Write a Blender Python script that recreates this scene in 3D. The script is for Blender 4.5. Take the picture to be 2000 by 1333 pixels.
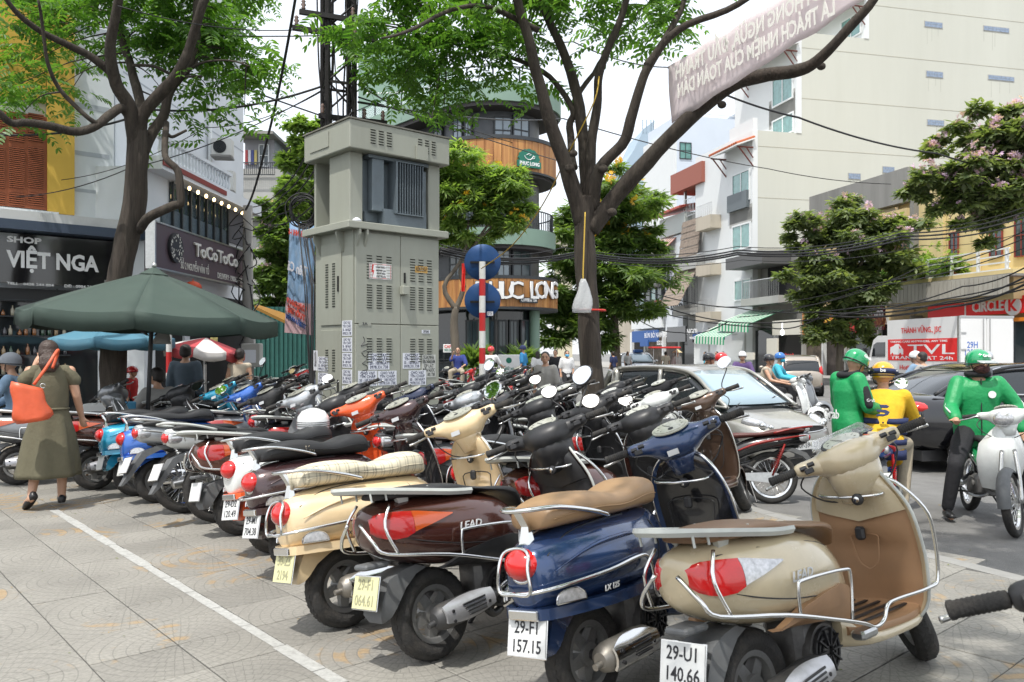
import bpy, bmesh, math, random
import numpy as np
from mathutils import Vector, Matrix, noise
for _o in list(bpy.data.objects): bpy.data.objects.remove(_o)
S = bpy.context.scene
COL = S.collection
R = math.radians
rnd = random.Random(7)
# ---------------------------------------------------------------- camera
FPX, HZ, EYE = 1614.0, 688.0, 1.45          # focal length and horizon row (2000 px wide picture), eye height
cd = bpy.data.cameras.new('camera'); cam = bpy.data.objects.new('camera', cd); COL.objects.link(cam)
cd.sensor_width = 36; cd.lens = FPX/2000*36; cd.shift_y = (HZ-666.5)/2000
cd.clip_start = .05; cd.clip_end = 2000
cam.location = (0, 0, EYE); cam.rotation_euler = (R(90), 0, 0)
cd.dof.use_dof = True; cd.dof.focus_distance = 6.5; cd.dof.aperture_fstop = 8
S.camera = cam
# ---------------------------------------------------------------- sky and sun
SD = Vector((.20, .42, -1)).normalized()     # the way the sunlight travels
sun_el = math.asin(-SD.z); sun_az = math.atan2(-SD.x, -SD.y)
wd = bpy.data.worlds.new('World'); S.world = wd; wd.use_nodes = True
nt = wd.node_tree; nt.nodes.clear()
sky = nt.nodes.new('ShaderNodeTexSky'); sky.sky_type = 'NISHITA'; sky.sun_disc = False
sky.sun_elevation = sun_el; sky.sun_rotation = sun_az; sky.air_density = 1.2; sky.dust_density = 4.0; sky.ozone_density = 1
bgs = nt.nodes.new('ShaderNodeBackground'); bgs.inputs[1].default_value = .06
nt.links.new(sky.outputs[0], bgs.inputs[0])
bgw = nt.nodes.new('ShaderNodeBackground'); bgw.inputs[0].default_value = (.93, .96, 1, 1); bgw.inputs[1].default_value = .98   # thin milky cloud
ad = nt.nodes.new('ShaderNodeAddShader'); wo = nt.nodes.new('ShaderNodeOutputWorld')
nt.links.new(bgs.outputs[0], ad.inputs[0]); nt.links.new(bgw.outputs[0], ad.inputs[1]); nt.links.new(ad.outputs[0], wo.inputs[0])
sl = bpy.data.lights.new('sun', 'SUN'); sl.energy = 3.5; sl.angle = R(.7); sl.color = (1, .97, .91)
so = bpy.data.objects.new('sun', sl); COL.objects.link(so); so.rotation_euler = SD.to_track_quat('-Z', 'Y').to_euler()
S.view_settings.view_transform = 'Standard'; S.view_settings.look = 'None'; S.view_settings.gamma = 1
S.view_settings.use_curve_mapping = False; S.view_settings.exposure = .22
S.cycles.max_bounces = 6; S.cycles.diffuse_bounces = 3; S.cycles.glossy_bounces = 3; S.cycles.transmission_bounces = 4
S.cycles.transparent_max_bounces = 6; S.cycles.use_denoising = True; S.cycles.use_adaptive_sampling = True
S.cycles.adaptive_threshold = .02; S.cycles.caustics_reflective = False; S.cycles.caustics_refractive = False
# ---------------------------------------------------------------- survey: a pixel of the picture at a known depth or height
def at(u, v, D): return Vector(((u-1000)/FPX*D, D, EYE+(HZ-v)/FPX*D))
def gr(u, v, z=0.0):
 D = (EYE-z)*FPX/(v-HZ); return Vector(((u-1000)/FPX*D, D, z))
DB = Vector((.750, .661, 0)); DA = Vector((-.657, .754, 0))    # the two axes of the pavement
# ---------------------------------------------------------------- materials
MAT = {}
def srgb(h):
 h = h.lstrip('#'); c = [int(h[i:i+2], 16)/255 for i in (0, 2, 4)]
 return tuple((x/12.92 if x <= .04045 else ((x+.055)/1.055)**2.4) for x in c)
def mat(name, col, rough=.6, metal=0, var=.0, scale=6, bump=0, bscale=None, coat=0, emit=None, es=1, alpha=None, trans=0, spec=None, dirt=0, dirtcol=(.09, .075, .06), streak=False, sub=0):
 if name in MAT: return MAT[name]
 if isinstance(col, str): col = srgb(col)
 m = bpy.data.materials.new(name); m.use_nodes = True; MAT[name] = m
 n = m.node_tree.nodes; L = m.node_tree.links; b = n['Principled BSDF']
 b.inputs['Base Color'].default_value = (*col, 1); b.inputs['Roughness'].default_value = rough; b.inputs['Metallic'].default_value = metal
 b.inputs['Coat Weight'].default_value = coat; b.inputs['Coat Roughness'].default_value = .06
 if spec is not None: b.inputs['Specular IOR Level'].default_value = spec
 if trans: b.inputs['Transmission Weight'].default_value = trans
 if alpha is not None: b.inputs['Alpha'].default_value = alpha
 if emit: b.inputs['Emission Color'].default_value = (*emit, 1); b.inputs['Emission Strength'].default_value = es
 m.diffuse_color = (*col, 1)
 if var or bump or dirt:
  tc = n.new('ShaderNodeTexCoord'); mp = n.new('ShaderNodeMapping'); L.new(tc.outputs['Object'], mp.inputs[0])
  if streak: mp.inputs['Scale'].default_value = (1, 1, .12)
  nz = n.new('ShaderNodeTexNoise'); nz.inputs['Scale'].default_value = scale; nz.inputs['Detail'].default_value = 6; nz.inputs['Roughness'].default_value = .6
  L.new(mp.outputs[0], nz.inputs[0])
  out = None
  if var:
   r = n.new('ShaderNodeMapRange'); r.inputs[1].default_value = .25; r.inputs[2].default_value = .75
   r.inputs[3].default_value = 1-var; r.inputs[4].default_value = 1+var; L.new(nz.outputs[0], r.inputs[0])
   mx = n.new('ShaderNodeMix'); mx.data_type = 'RGBA'; mx.blend_type = 'MULTIPLY'; mx.inputs[0].default_value = 1
   mx.inputs[6].default_value = (*col, 1); L.new(r.outputs[0], mx.inputs[7]); out = mx.outputs[2]
  if dirt:
   n2 = n.new('ShaderNodeTexNoise'); n2.inputs['Scale'].default_value = scale*.45; n2.inputs['Detail'].default_value = 9; n2.inputs['Roughness'].default_value = .7
   L.new(mp.outputs[0], n2.inputs[0])
   r2 = n.new('ShaderNodeMapRange'); r2.inputs[1].default_value = .48; r2.inputs[2].default_value = .75; r2.inputs[4].default_value = dirt; L.new(n2.outputs[0], r2.inputs[0])
   m2 = n.new('ShaderNodeMix'); m2.data_type = 'RGBA'; L.new(r2.outputs[0], m2.inputs[0])
   if out: L.new(out, m2.inputs[6])
   else: m2.inputs[6].default_value = (*col, 1)
   m2.inputs[7].default_value = (*dirtcol, 1); out = m2.outputs[2]
   r3 = n.new('ShaderNodeMath'); r3.operation = 'MULTIPLY_ADD'; L.new(r2.outputs[0], r3.inputs[0]); r3.inputs[1].default_value = .45; r3.inputs[2].default_value = rough
   L.new(r3.outputs[0], b.inputs['Roughness'])
  if out: L.new(out, b.inputs['Base Color'])
  if bump:
   nb = n.new('ShaderNodeTexNoise'); nb.inputs['Scale'].default_value = bscale or scale*4; nb.inputs['Detail'].default_value = 5
   L.new(mp.outputs[0], nb.inputs[0])
   bp = n.new('ShaderNodeBump'); bp.inputs['Strength'].default_value = bump; bp.inputs['Distance'].default_value = .02
   L.new(nb.outputs[0], bp.inputs['Height']); L.new(bp.outputs[0], b.inputs['Normal'])
 return m
def leafmat(name, c1, c2, tr=.45):
 m = bpy.data.materials.new(name); m.use_nodes = True; n = m.node_tree.nodes; L = m.node_tree.links; n.clear()
 o = n.new('ShaderNodeOutputMaterial'); p = n.new('ShaderNodeBsdfPrincipled'); t = n.new('ShaderNodeBsdfTranslucent'); mx = n.new('ShaderNodeMixShader')
 g = n.new('ShaderNodeNewGeometry'); cr = n.new('ShaderNodeMix'); cr.data_type = 'RGBA'
 cr.inputs[6].default_value = (*c1, 1); cr.inputs[7].default_value = (*c2, 1)
 L.new(g.outputs['Random Per Island'], cr.inputs[0])
 L.new(cr.outputs[2], p.inputs['Base Color']); p.inputs['Roughness'].default_value = .42
 sc = n.new('ShaderNodeMix'); sc.data_type = 'RGBA'; sc.blend_type = 'MULTIPLY'; sc.inputs[0].default_value = 1
 L.new(cr.outputs[2], sc.inputs[6]); sc.inputs[7].default_value = (2.1, 2.2, .8, 1); L.new(sc.outputs[2], t.inputs[0])
 mx.inputs[0].default_value = tr; L.new(p.outputs[0], mx.inputs[1]); L.new(t.outputs[0], mx.inputs[2]); L.new(mx.outputs[0], o.inputs[0])
 MAT[name] = m; return m
chrome = mat('chrome', (.78, .78, .77), .12, 1)
steel = mat('brushed_steel', (.55, .55, .54), .32, 1, var=.12, scale=30)
rubber = mat('tyre_rubber', (.028, .027, .026), .85, var=.35, scale=25, bump=.3, dirt=.55, dirtcol=(.12, .105, .09))
blackp = mat('black_plastic', (.022, .022, .024), .42, var=.2, scale=20, dirt=.18, dirtcol=(.1, .09, .08))
greyp = mat('grey_plastic', (.11, .115, .12), .6, var=.2, scale=15, dirt=.3, dirtcol=(.2, .19, .17))
blackseat = mat('black_vinyl', (.022, .022, .023), .5, bump=.08, bscale=260, dirt=.12, dirtcol=(.1, .1, .1))
engine = mat('engine_metal', (.16, .155, .15), .5, .6, var=.3, scale=20, dirt=.6)
wheelgrey = mat('wheel_grey', (.24, .24, .235), .42, .5, dirt=.5, scale=18)
glassd = mat('dark_glass', (.018, .022, .025), .04, coat=.5)
white = mat('white_paint', (.78, .78, .77), .4, var=.05, dirt=.12, dirtcol=(.35, .33, .3))
redlens = mat('red_lens', (.62, .012, .012), .12, coat=1)
clearlens = mat('clear_lens', (.55, .55, .56), .1, .5, coat=1, var=.35, scale=60)
orangelens = mat('orange_lens', (.8, .22, .03), .15, coat=1)
plate_w = mat('plate_white', (.72, .73, .72), .35, dirt=.25, scale=25, dirtcol=(.35, .3, .25))
plate_y = mat('plate_faded_yellow', (.68, .66, .38), .4, dirt=.2, scale=25, dirtcol=(.4, .36, .2))
ink = mat('black_ink', (.02, .02, .025), .5)
fadedink = mat('faded_ink', (.36, .35, .22), .5)
mirror = mat('mirror_glass', (.92, .94, .95), .02, 1)
dial = mat('dial_face', (.44, .44, .38), .25, coat=.8, var=.2, scale=40)
paper = mat('paper', (.68, .70, .76), .8, dirt=.15, scale=20, dirtcol=(.45, .45, .45))
# ---------------------------------------------------------------- mesh builder
class MB:
 def __init__(s): s.v = []; s.f = []; s.mi = []; s.M = None; s.cur = 0
 def add(s, vs, fs, M=None):
  k = len(s.v)
  for p in vs:
   p = Vector(p)
   if M is not None: p = M @ p
   if s.M is not None: p = s.M @ p
   s.v.append(p)
  for f in fs: s.f.append(tuple(i+k for i in f)); s.mi.append(s.cur)
  return s
 def box(s, x0, x1, y0, y1, z0, z1, M=None, b=0):
  if b:
   return s.bbox(x0, x1, y0, y1, z0, z1, M, b)
  return s.add([(x, y, z) for z in (z0, z1) for x, y in ((x0, y0), (x1, y0), (x1, y1), (x0, y1))],
                     [(0, 3, 2, 1), (4, 5, 6, 7), (0, 1, 5, 4), (1, 2, 6, 5), (2, 3, 7, 6), (3, 0, 4, 7)], M)
 def bbox(s, x0, x1, y0, y1, z0, z1, M, b):
  def rg(i, z): return [(x0+i+b, y0+i, z), (x1-i-b, y0+i, z), (x1-i, y0+i+b, z), (x1-i, y1-i-b, z), (x1-i-b, y1-i, z), (x0+i+b, y1-i, z), (x0+i, y1-i-b, z), (x0+i, y0+i+b, z)]
  return s.loft([rg(b*.7, z0), rg(0, z0+b), rg(0, z1-b), rg(b*.7, z1)], M=M)
 def loft(s, rings, closed=True, caps=True, M=None):
  n = len(rings[0]); vs = [p for r in rings for p in r]; fs = []
  for i in range(len(rings)-1):
   for j in range(n if closed else n-1):
    a = i*n+j; b = i*n+(j+1) % n; fs.append((a, b, b+n, a+n))
  if caps and closed: fs.append(tuple(reversed(range(n)))); fs.append(tuple(range((len(rings)-1)*n, len(rings)*n)))
  return s.add(vs, fs, M)
 def tube(s, pts, r, n=8, M=None, closed=False, caps=True):
  pts = [Vector(p) for p in pts]; rs = r if isinstance(r, (list, tuple)) else [r]*len(pts)
  rings = []; up = None; N = len(pts)
  for i, p in enumerate(pts):
   if closed: t = pts[(i+1) % N]-pts[i-1]
   else: t = pts[min(i+1, N-1)]-pts[max(i-1, 0)]
   t = t.normalized() if t.length > 1e-9 else Vector((0, 0, 1))
   if up is None: up = Vector((0, 0, 1)) if abs(t.z) < .9 else Vector((1, 0, 0))
   a = (up-t*up.dot(t)); a = a.normalized() if a.length > 1e-6 else t.orthogonal().normalized(); up = a; c = t.cross(a)
   rings.append([p+(a*math.cos(2*math.pi*k/n)+c*math.sin(2*math.pi*k/n))*rs[i] for k in range(n)])
  if closed: rings.append(rings[0])
  return s.loft(rings, caps=caps and not closed, M=M)
 def curve(s, pts, r, n=8, k=5, M=None, closed=False):
  return s.tube(smooth(pts, k, closed), r if not isinstance(r, (list, tuple)) else resample(r, k), n, M, closed)
 def lathe(s, prof, n=24, M=None, ax='Z', closed=False):
  rings = []
  for r, h in prof:
   rg = []
   for k in range(n):
    a = 2*math.pi*k/n; c, d = r*math.cos(a), r*math.sin(a)
    rg.append((c, d, h) if ax == 'Z' else (c, h, -d) if ax == 'Y' else (h, c, d))
   rings.append(rg)
  if closed: rings.append(rings[0])
  return s.loft(rings, caps=not closed, M=M)
 def ell(s, c, r, n=12, m=8, M=None):
  rings = []
  for i in range(m+1):
   t = math.pi*(i+.02)/(m+.04); rings.append([(c[0]+r[0]*math.sin(t)*math.cos(2*math.pi*k/n), c[1]+r[1]*math.sin(t)*math.sin(2*math.pi*k/n), c[2]-r[2]*math.cos(t)) for k in range(n)])
  return s.loft(rings, M=M)
 def prism(s, poly, y0, y1, M=None, ax='Y'):
  k = len(poly)
  if ax == 'Y': a = [(p[0], y0, p[1]) for p in poly]; b = [(p[0], y1, p[1]) for p in poly]
  else: a = [(p[0], p[1], y0) for p in poly]; b = [(p[0], p[1], y1) for p in poly]
  return s.loft([a, b], M=M)
 def build(s, name, m, parent=None, sm=False, auto=None, sub=0):
  me = bpy.data.meshes.new(name); me.from_pydata([tuple(p) for p in s.v], [], s.f)
  bm = bmesh.new(); bm.from_mesh(me); bmesh.ops.recalc_face_normals(bm, faces=bm.faces)
  if auto is not None:
   for e in bm.edges:
    if len(e.link_faces) == 2 and e.calc_face_angle(0) > auto: e.smooth = False
  bm.to_mesh(me); bm.free()
  ms = m if isinstance(m, (list, tuple)) else [m]
  for q in ms: me.materials.append(q)
  if len(ms) > 1: me.polygons.foreach_set('material_index', s.mi)
  if sm or auto is not None: me.polygons.foreach_set('use_smooth', [True]*len(me.polygons))
  o = bpy.data.objects.new(name, me); COL.objects.link(o)
  if parent: o.parent = parent
  if sub:
   q = o.modifiers.new('sub', 'SUBSURF'); q.levels = sub; q.render_levels = sub
  return o
def smooth(pts, k=5, closed=False):
 pts = [Vector(p) for p in pts]; N = len(pts); out = []
 rng = range(N) if closed else range(N-1)
 for i in rng:
  p0 = pts[i-1] if (i > 0 or closed) else pts[0]; p1 = pts[i]; p2 = pts[(i+1) % N]; p3 = pts[(i+2) % N] if closed else pts[min(i+2, N-1)]
  for j in range(k):
   t = j/k; out.append(.5*((2*p1)+(-p0+p2)*t+(2*p0-5*p1+4*p2-p3)*t*t+(-p0+3*p1-3*p2+p3)*t**3))
 if not closed: out.append(pts[-1])
 return out
def resample(r, k):
 out = []
 for i in range(len(r)-1):
  for j in range(k): out.append(r[i]+(r[i+1]-r[i])*j/k)
 return out+[r[-1]]
def ring(x, hw, z0, z1, n=20, p=2.6, y=0, tilt=0):
 """a superellipse cross-section at x: half width hw, from z0 to z1"""
 out = []; cz = (z0+z1)/2; hz = (z1-z0)/2
 for k in range(n):
  a = 2*math.pi*k/n; c, d = math.cos(a), math.sin(a)
  yy = math.copysign(abs(c)**(2/p), c)*hw; zz = math.copysign(abs(d)**(2/p), d)*hz
  out.append((x+tilt*zz, y+yy, cz+zz))
 return out
def station(tab, n=20, p=2.6, k=3, tilt=0):
 """loft table rows (x, halfwidth, z0, z1) made smooth with k steps"""
 t = [Vector(r[:3]) for r in tab]; z = [r[3] for r in tab]; q = [(r[4] if len(r) > 4 else p) for r in tab]
 A = smooth([Vector((r[0], r[1], r[2])) for r in tab], k); B = smooth([Vector((r[3], r[4] if len(r) > 4 else p, 0)) for r in tab], k)
 return [ring(a.x, max(a.y, .002), a.z, b.x, n, max(b.y, 1.6), tilt=tilt) for a, b in zip(A, B)]
def empty(name, loc=(0, 0, 0), rz=0, label=None, cat=None, group=None):
 o = bpy.data.objects.new(name, None); COL.objects.link(o); o.location = loc; o.rotation_euler = (0, 0, rz); o.empty_display_size = .2
 return tag(o, label, cat, group)
def tag(o, label=None, cat=None, group=None, kind=None):
 if label: o['label'] = label
 if cat: o['category'] = cat
 if group: o['group'] = group
 if kind: o['kind'] = kind
 return o
def clone(o, mats=None, parent=None, label=None, loc=None, rot=None, drop=()):
 """a thing with copies of its parts and sub-parts; mats maps a material name to the one this copy wears"""
 c = o.copy(); COL.objects.link(c); c.parent = parent
 if label: c['label'] = label
 if loc is not None: c.location = loc
 if rot is not None: c.rotation_euler = rot
 if mats and c.type in ('MESH', 'FONT'):
  for i, sl_ in enumerate(c.material_slots):
   q = o.material_slots[i].material
   if q and q.name in mats: sl_.link = 'OBJECT'; sl_.material = mats[q.name]
 for ch in o.children:
  if ch.name.split('.')[0] in drop: continue
  clone(ch, mats, c, drop=drop)
 return c
def text(body, size, M, m, name='lettering', parent=None, ext=.004, ax='CENTER', sx=1, bold=0, shear=0, flip=False, fit=None):
 cu = bpy.data.curves.new(name, 'FONT'); cu.body = body; cu.size = size; cu.align_x = ax; cu.align_y = 'CENTER'; cu.extrude = ext; cu.resolution_u = 2
 cu.offset = bold; cu.shear = shear; cu.space_line = .85
 t_ = bpy.data.objects.new(name, cu); me = bpy.data.meshes.new_from_object(t_); bpy.data.objects.remove(t_); bpy.data.curves.remove(cu)
 me.materials.clear(); me.materials.append(m); me.name = name
 if fit and len(me.vertices):
  xs = [v.co.x for v in me.vertices]; w = max(xs)-min(xs); c = (max(xs)+min(xs))/2; sx = fit/max(w, 1e-3)
  me.transform(Matrix.Translation((-c, 0, 0)))
 me.transform(M @ Matrix.Diagonal((-sx if flip else sx, 1, 1, 1)))
 o = bpy.data.objects.new(name, me); COL.objects.link(o)
 if parent: o.parent = parent
 return o
def frame(o, xd, up=(0, 0, 1)):
 """matrix with text x along xd, text y along up, facing xd x up"""
 x = Vector(xd).normalized(); y = Vector(up); y = (y-x*y.dot(x)).normalized(); z = x.cross(y)
 M = Matrix.Identity(4)
 for i, c in enumerate((x, y, z)): M.col[i][:3] = c
 M.col[3][:3] = Vector(o); return M
class Wall:
 """an upright plane through ground point o running along d; pixel -> (s, z) on it"""
 def __init__(s, o, d): s.o = Vector((o[0], o[1], 0)); s.d = Vector((d[0], d[1], 0)).normalized(); s.n = Vector((s.d.y, -s.d.x, 0)); s.M = frame((s.o.x, s.o.y, 0), s.d, (0, 0, 1))
 def sz(s, u, v):
  r = Vector(((u-1000)/FPX, 1, (HZ-v)/FPX)); t = s.o.dot(s.n)/r.dot(s.n); p = Vector((0, 0, EYE))+r*t
  return (p-s.o).dot(s.d), p.z
 def P(s, a, z, out=0): return s.o+s.d*a+Vector((0, 0, z))+s.n*out
 def box(s, mb, a0, a1, z0, z1, o0, o1, b=0):
  mb.box(min(a0, a1), max(a0, a1), -max(o0, o1), -min(o0, o1), z0, z1, M=s.T(), b=b); return mb
 def T(s):
  M = Matrix.Identity(4)
  M.col[0][:3] = s.d; M.col[1][:3] = -s.n; M.col[2][:3] = (0, 0, 1); M.col[3][:3] = s.o
  return M
 def px(s, mb, u0, v0, u1, v1, o0, o1):
  a, z = s.sz(u0, v0); c, w = s.sz(u1, v1); return s.box(mb, a, c, min(z, w), max(z, w), o0, o1)
 def text(s, body, u0, v0, u1, v1, m, name='lettering', parent=None, out=.03, size=None, ext=.01, bold=0, flip=False, shear=0):
  """lettering fitted between two corners"""
  a, z = s.sz(u0, v0); c, w = s.sz(u1, v1); hh = abs(z-w)
  nl = body.count('\n')+1
  sz_ = size or hh/nl*1.25
  return text(body, sz_, frame(s.P((a+c)/2, (z+w)/2, out), s.d), m, name, parent, ext, bold=bold, shear=shear, flip=flip, fit=abs(c-a))
# ---------------------------------------------------------------- scooters: built once with placeholder paints, then copied one by one
P_body = mat('P_body', (.5, .5, .5), .22, coat=1); P_inner = mat('P_inner', (.3, .3, .3), .4); P_seat = mat('P_seat', (.03, .03, .03), .5)
P_head = mat('P_head', (.5, .5, .5), .25, coat=1); P_plate = mat('P_plate', (.7, .7, .7), .4); P_fend = mat('P_fend', (.1, .1, .1), .5); P_rack = mat('P_rack', (.5, .5, .5), .4)
def paint(name, col, rough=.24, metal=.0, dirt=.12, coat=1): return mat(name, col, rough, metal, var=.05, scale=14, coat=coat, dirt=dirt, dirtcol=(.16, .14, .12))
AX0 = Vector((.90, 0, .95)); AX1 = Vector((1.22, 0, .25)); AXD = (AX0-AX1).normalized()
def steer(a): return Matrix.Translation(AX0) @ Matrix.Rotation(a, 4, AXD) @ Matrix.Translation(-AX0)
def wheel(root, x, r, w, name, M=None, rimr=None, spokes=5, wire=False, z=None):
 z = r if z is None else z; T = (M or Matrix.Identity(4)) @ Matrix.Translation((x, 0, z))
 ri = rimr or r*.62
 prof = []
 for k in range(13):
  a = math.pi*(-.62+1.24*k/12); prof.append((ri+(r-ri)*.5+(r-ri)*.5*math.cos(a)*1.0, w*.5*math.sin(a)*1.05))
 mb = MB(); mb.lathe(prof+[(ri-.004, w*.3), (ri-.004, -w*.3)], 36, T, 'Y', closed=True)
 n = 38 if not wire else 46                                        # tread blocks
 for k in range(n):
  for sgn in (-1, 1):
   a = 2*math.pi*(k+.25*sgn)/n; Q = T @ Matrix.Rotation(a, 4, 'Y')
   mb.box(r-.014, r-.0012, min(sgn*.004, sgn*w*.22), max(sgn*.004, sgn*w*.22), -.010, .010, M=Q @ Matrix.Rotation(sgn*.35, 4, 'X'))
 t = mb.build(name, rubber, root, auto=R(40))
 mb = MB()
 mb.lathe([(ri+.004, -w*.34), (ri+.006, -w*.30), (ri-.012, -w*.26), (ri-.018, 0), (ri-.012, w*.26), (ri+.006, w*.30), (ri+.004, w*.34), (ri-.02, w*.30), (ri-.03, 0), (ri-.02, -w*.30)], 32, T, 'Y', closed=True)
 if wire:
  mb.build('rim', chrome, t, auto=R(40)); mb = MB(); mb.lathe([(.012, -.06), (.05, -.05), (.05, -.035), (.035, -.03), (.035, .03), (.05, .035), (.05, .05), (.012, .06)], 18, T, 'Y'); mb.build('hub', steel, t, auto=R(40))
  mb = MB()
  for k in range(32):
   a = 2*math.pi*k/32; b = a+(.45 if k % 2 else -.45); sy = .035 if (k//2) % 2 else -.035
   mb.tube([(.045*math.cos(b), sy, .045*math.sin(b)), ((ri-.02)*math.cos(a), 0, (ri-.02)*math.sin(a))], .0022, 4, M=T)
  mb.build('spokes', chrome, t)
 else:
  mb.lathe([(.02, -w*.42), (.05, -w*.36), (.055, w*.36), (.02, w*.42)], 18, T, 'Y')
  for k in range(spokes):
   Q = T @ Matrix.Rotation(2*math.pi*(k+.3)/spokes, 4, 'Y')
   mb.loft([[(.04, -.022, -.028), (.04, .022, -.028), (.04, .022, .028), (.04, -.022, .028)], [(ri-.012, -.014, -.02), (ri-.012, .014, -.02), (ri-.012, .014, .02), (ri-.012, -.014, .02)]], M=Q)
  mb.build('rim', wheelgrey, t, auto=R(35))
 return t
def yring(y, cx, hx, cz, hz, n=18, p=2.4, tilt=0):
 out = []
 for k in range(n):
  a = 2*math.pi*k/n; c, d = math.cos(a), math.sin(a)
  out.append((cx+math.copysign(abs(c)**(2/p), c)*hx+tilt*abs(y), y, cz+math.copysign(abs(d)**(2/p), d)*hz))
 return out
def headset(root, style, M, wind=False):
 O = M @ Matrix.Translation((.88, 0, .97 if style == 'lead' else 1.0))
 mb = MB(); big = style == 'lead'
 W = [(-.245, -.05, .020, .035, .020), (-.225, -.048, .036, .034, .034), (-.175, -.04, .042, .03, .036), (-.13, -.02, .055, .02, .046), (-.10, 0, .088 if not big else .135, .01, .072), (-.05, .005, .115 if not big else .165, .005, .085), (0, .01, .125 if not big else .175, .0, .092)]
 W = W+[(-a[0],)+a[1:] for a in reversed(W[:-1])]
 rings = [yring(*a) for a in W]
 mb.loft(rings, M=O)
 h = mb.build('headset', P_head, root, auto=R(50), sub=1)
 mb = MB()                                                          # the neck under it
 mb.loft([[(p[0], p[1], p[2]) for p in [(cx+hx*math.cos(2*math.pi*k/16), hy*math.sin(2*math.pi*k/16), z) for k in range(16)]] for cx, hx, hy, z in (((.0, .085, .10, -.03), (.02, .07, .075, -.10), (.035, .06, .06, -.155)) if not big else ((-.02, .135, .125, -.02), (-.005, .11, .115, -.10), (.02, .085, .10, -.17), (.04, .06, .07, -.19)))], M=O)
 mb.build('neck', P_head, h, sm=True)
 D = O @ Matrix.Translation((-.055, 0, .078)) @ Matrix.Rotation(R(-27), 4, 'Y')
 def disc(mb, rx, ry, z, M, n=28, cut=0): mb.loft([[(rx*math.cos(2*math.pi*k/n), ry*math.sin(2*math.pi*k/n), zz) for k in range(n)] for zz in (z-.006, z)], M=M)
 mb = MB(); disc(mb, .070, .095, .008, D)
 d = mb.build('dial_bezel', blackp if big else dial, h)
 mb = MB(); disc(mb, .060, .083, .0125, D); mb.build('dial', dial, d)
 mb = MB()
 for k in range(9):
  a = R(-130+k*32); c, s_ = math.cos(a), math.sin(a); mb.tube([D @ Vector((.040*c, .058*s_, .0135)), D @ Vector((.048*c, .068*s_, .0135))], .0009, 4)
 mb.tube([D @ Vector((-.01, 0, .0145)), D @ Vector((.028, .03, .0145))], .0011, 4); disc(mb, .012, .014, .0145, D @ Matrix.Translation((-.03, 0, 0)), 12)
 mb.build('dial_marks', ink, d)['kind'] = 'stuff'
 for s in (-1, 1):
  mb = MB(); mb.lathe([(.012, 0), (.0185, .004), (.0185, .105), (.021, .108), (.021, .118), (.012, .122)], 14, O @ Matrix.Translation((-.05, s*.242, .036)) @ Matrix.Rotation(R(-90*s+s*0), 4, 'X') @ Matrix.Rotation(R(0), 4, 'Y'))
  for k in range(9): mb.lathe([(.0185, .012+k*.010), (.0198, .014+k*.010), (.0198, .018+k*.010), (.0185, .02+k*.010)], 12, O @ Matrix.Translation((-.05, s*.242, .036)) @ Matrix.Rotation(R(-90*s), 4, 'X'))
  mb.build('grip', rubber, h, auto=R(40))
  mb = MB(); mb.curve([(0.0, s*.215, .03), (.012, s*.24, .034), (.018, s*.29, .022), (.014, s*.355, .014), (.002, s*.385, .012)], [.010, .008, .0065, .0065, .008], 8, 4, M=O); mb.build('brake_lever', steel, h, sm=True)
  mb = MB()
  for k, (yy, xx, zz) in enumerate(((.135, -.060, .056), (.17, -.078, .056), (.208, -.084, .050))):
   mb.box(-.012, .006, -.015, .015, -.007, .007, M=O @ Matrix.Translation((xx, s*yy, zz-.012)) @ Matrix.Rotation(R(-50), 4, 'Y'), b=.002)
  mb.box(-.008, .004, -.02, .02, -.012, .012, M=O @ Matrix.Translation((-.096, s*.19, .018)), b=.003)
  mb.build('switches', blackp, h)
 mb = MB()
 for s in (-1, 1): mb.curve([(-.02, s*.20, .01), (.06, s*.23, -.04), (.08, s*.16, -.13), (.06, s*.05, -.18)], .004, 5, 4, M=O)
 mb.build('control_cables', blackp, h, sm=True)['kind'] = 'stuff'
 mb = MB(); mb.ell((.118, 0, .0), (.05, .085, .07), 16, 10, M=O); mb.build('headlight', clearlens, h, sm=True)
 mb = MB(); mb.box(-.003, .001, -.028, .028, -.014, .014, M=O @ Matrix.Translation((-.112, .03, -.04)) @ Matrix.Rotation(R(8), 4, 'Y')); mb.build('sticker', mat('silver_sticker', (.42, .43, .44), .4), h)
 if wind:
  sc = mat('smoked_screen', (.75, .78, .78), .05, trans=.85, alpha=.42, coat=.5)
  mb = MB(); rr = []
  for i in range(6):
   t = i/5; rr.append([(-.02+.115*t-.07*abs(v)**2*1.2, .14*v*(1-.25*t), .085+.055*math.sin(t*1.7)) for v in [x/6 for x in range(-6, 7)]])
  mb.loft(rr, closed=False, M=O); q = mb.build('windscreen', sc, h, sm=True); q.modifiers.new('thick', 'SOLIDIFY').thickness = .004
 return h, O
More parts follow.
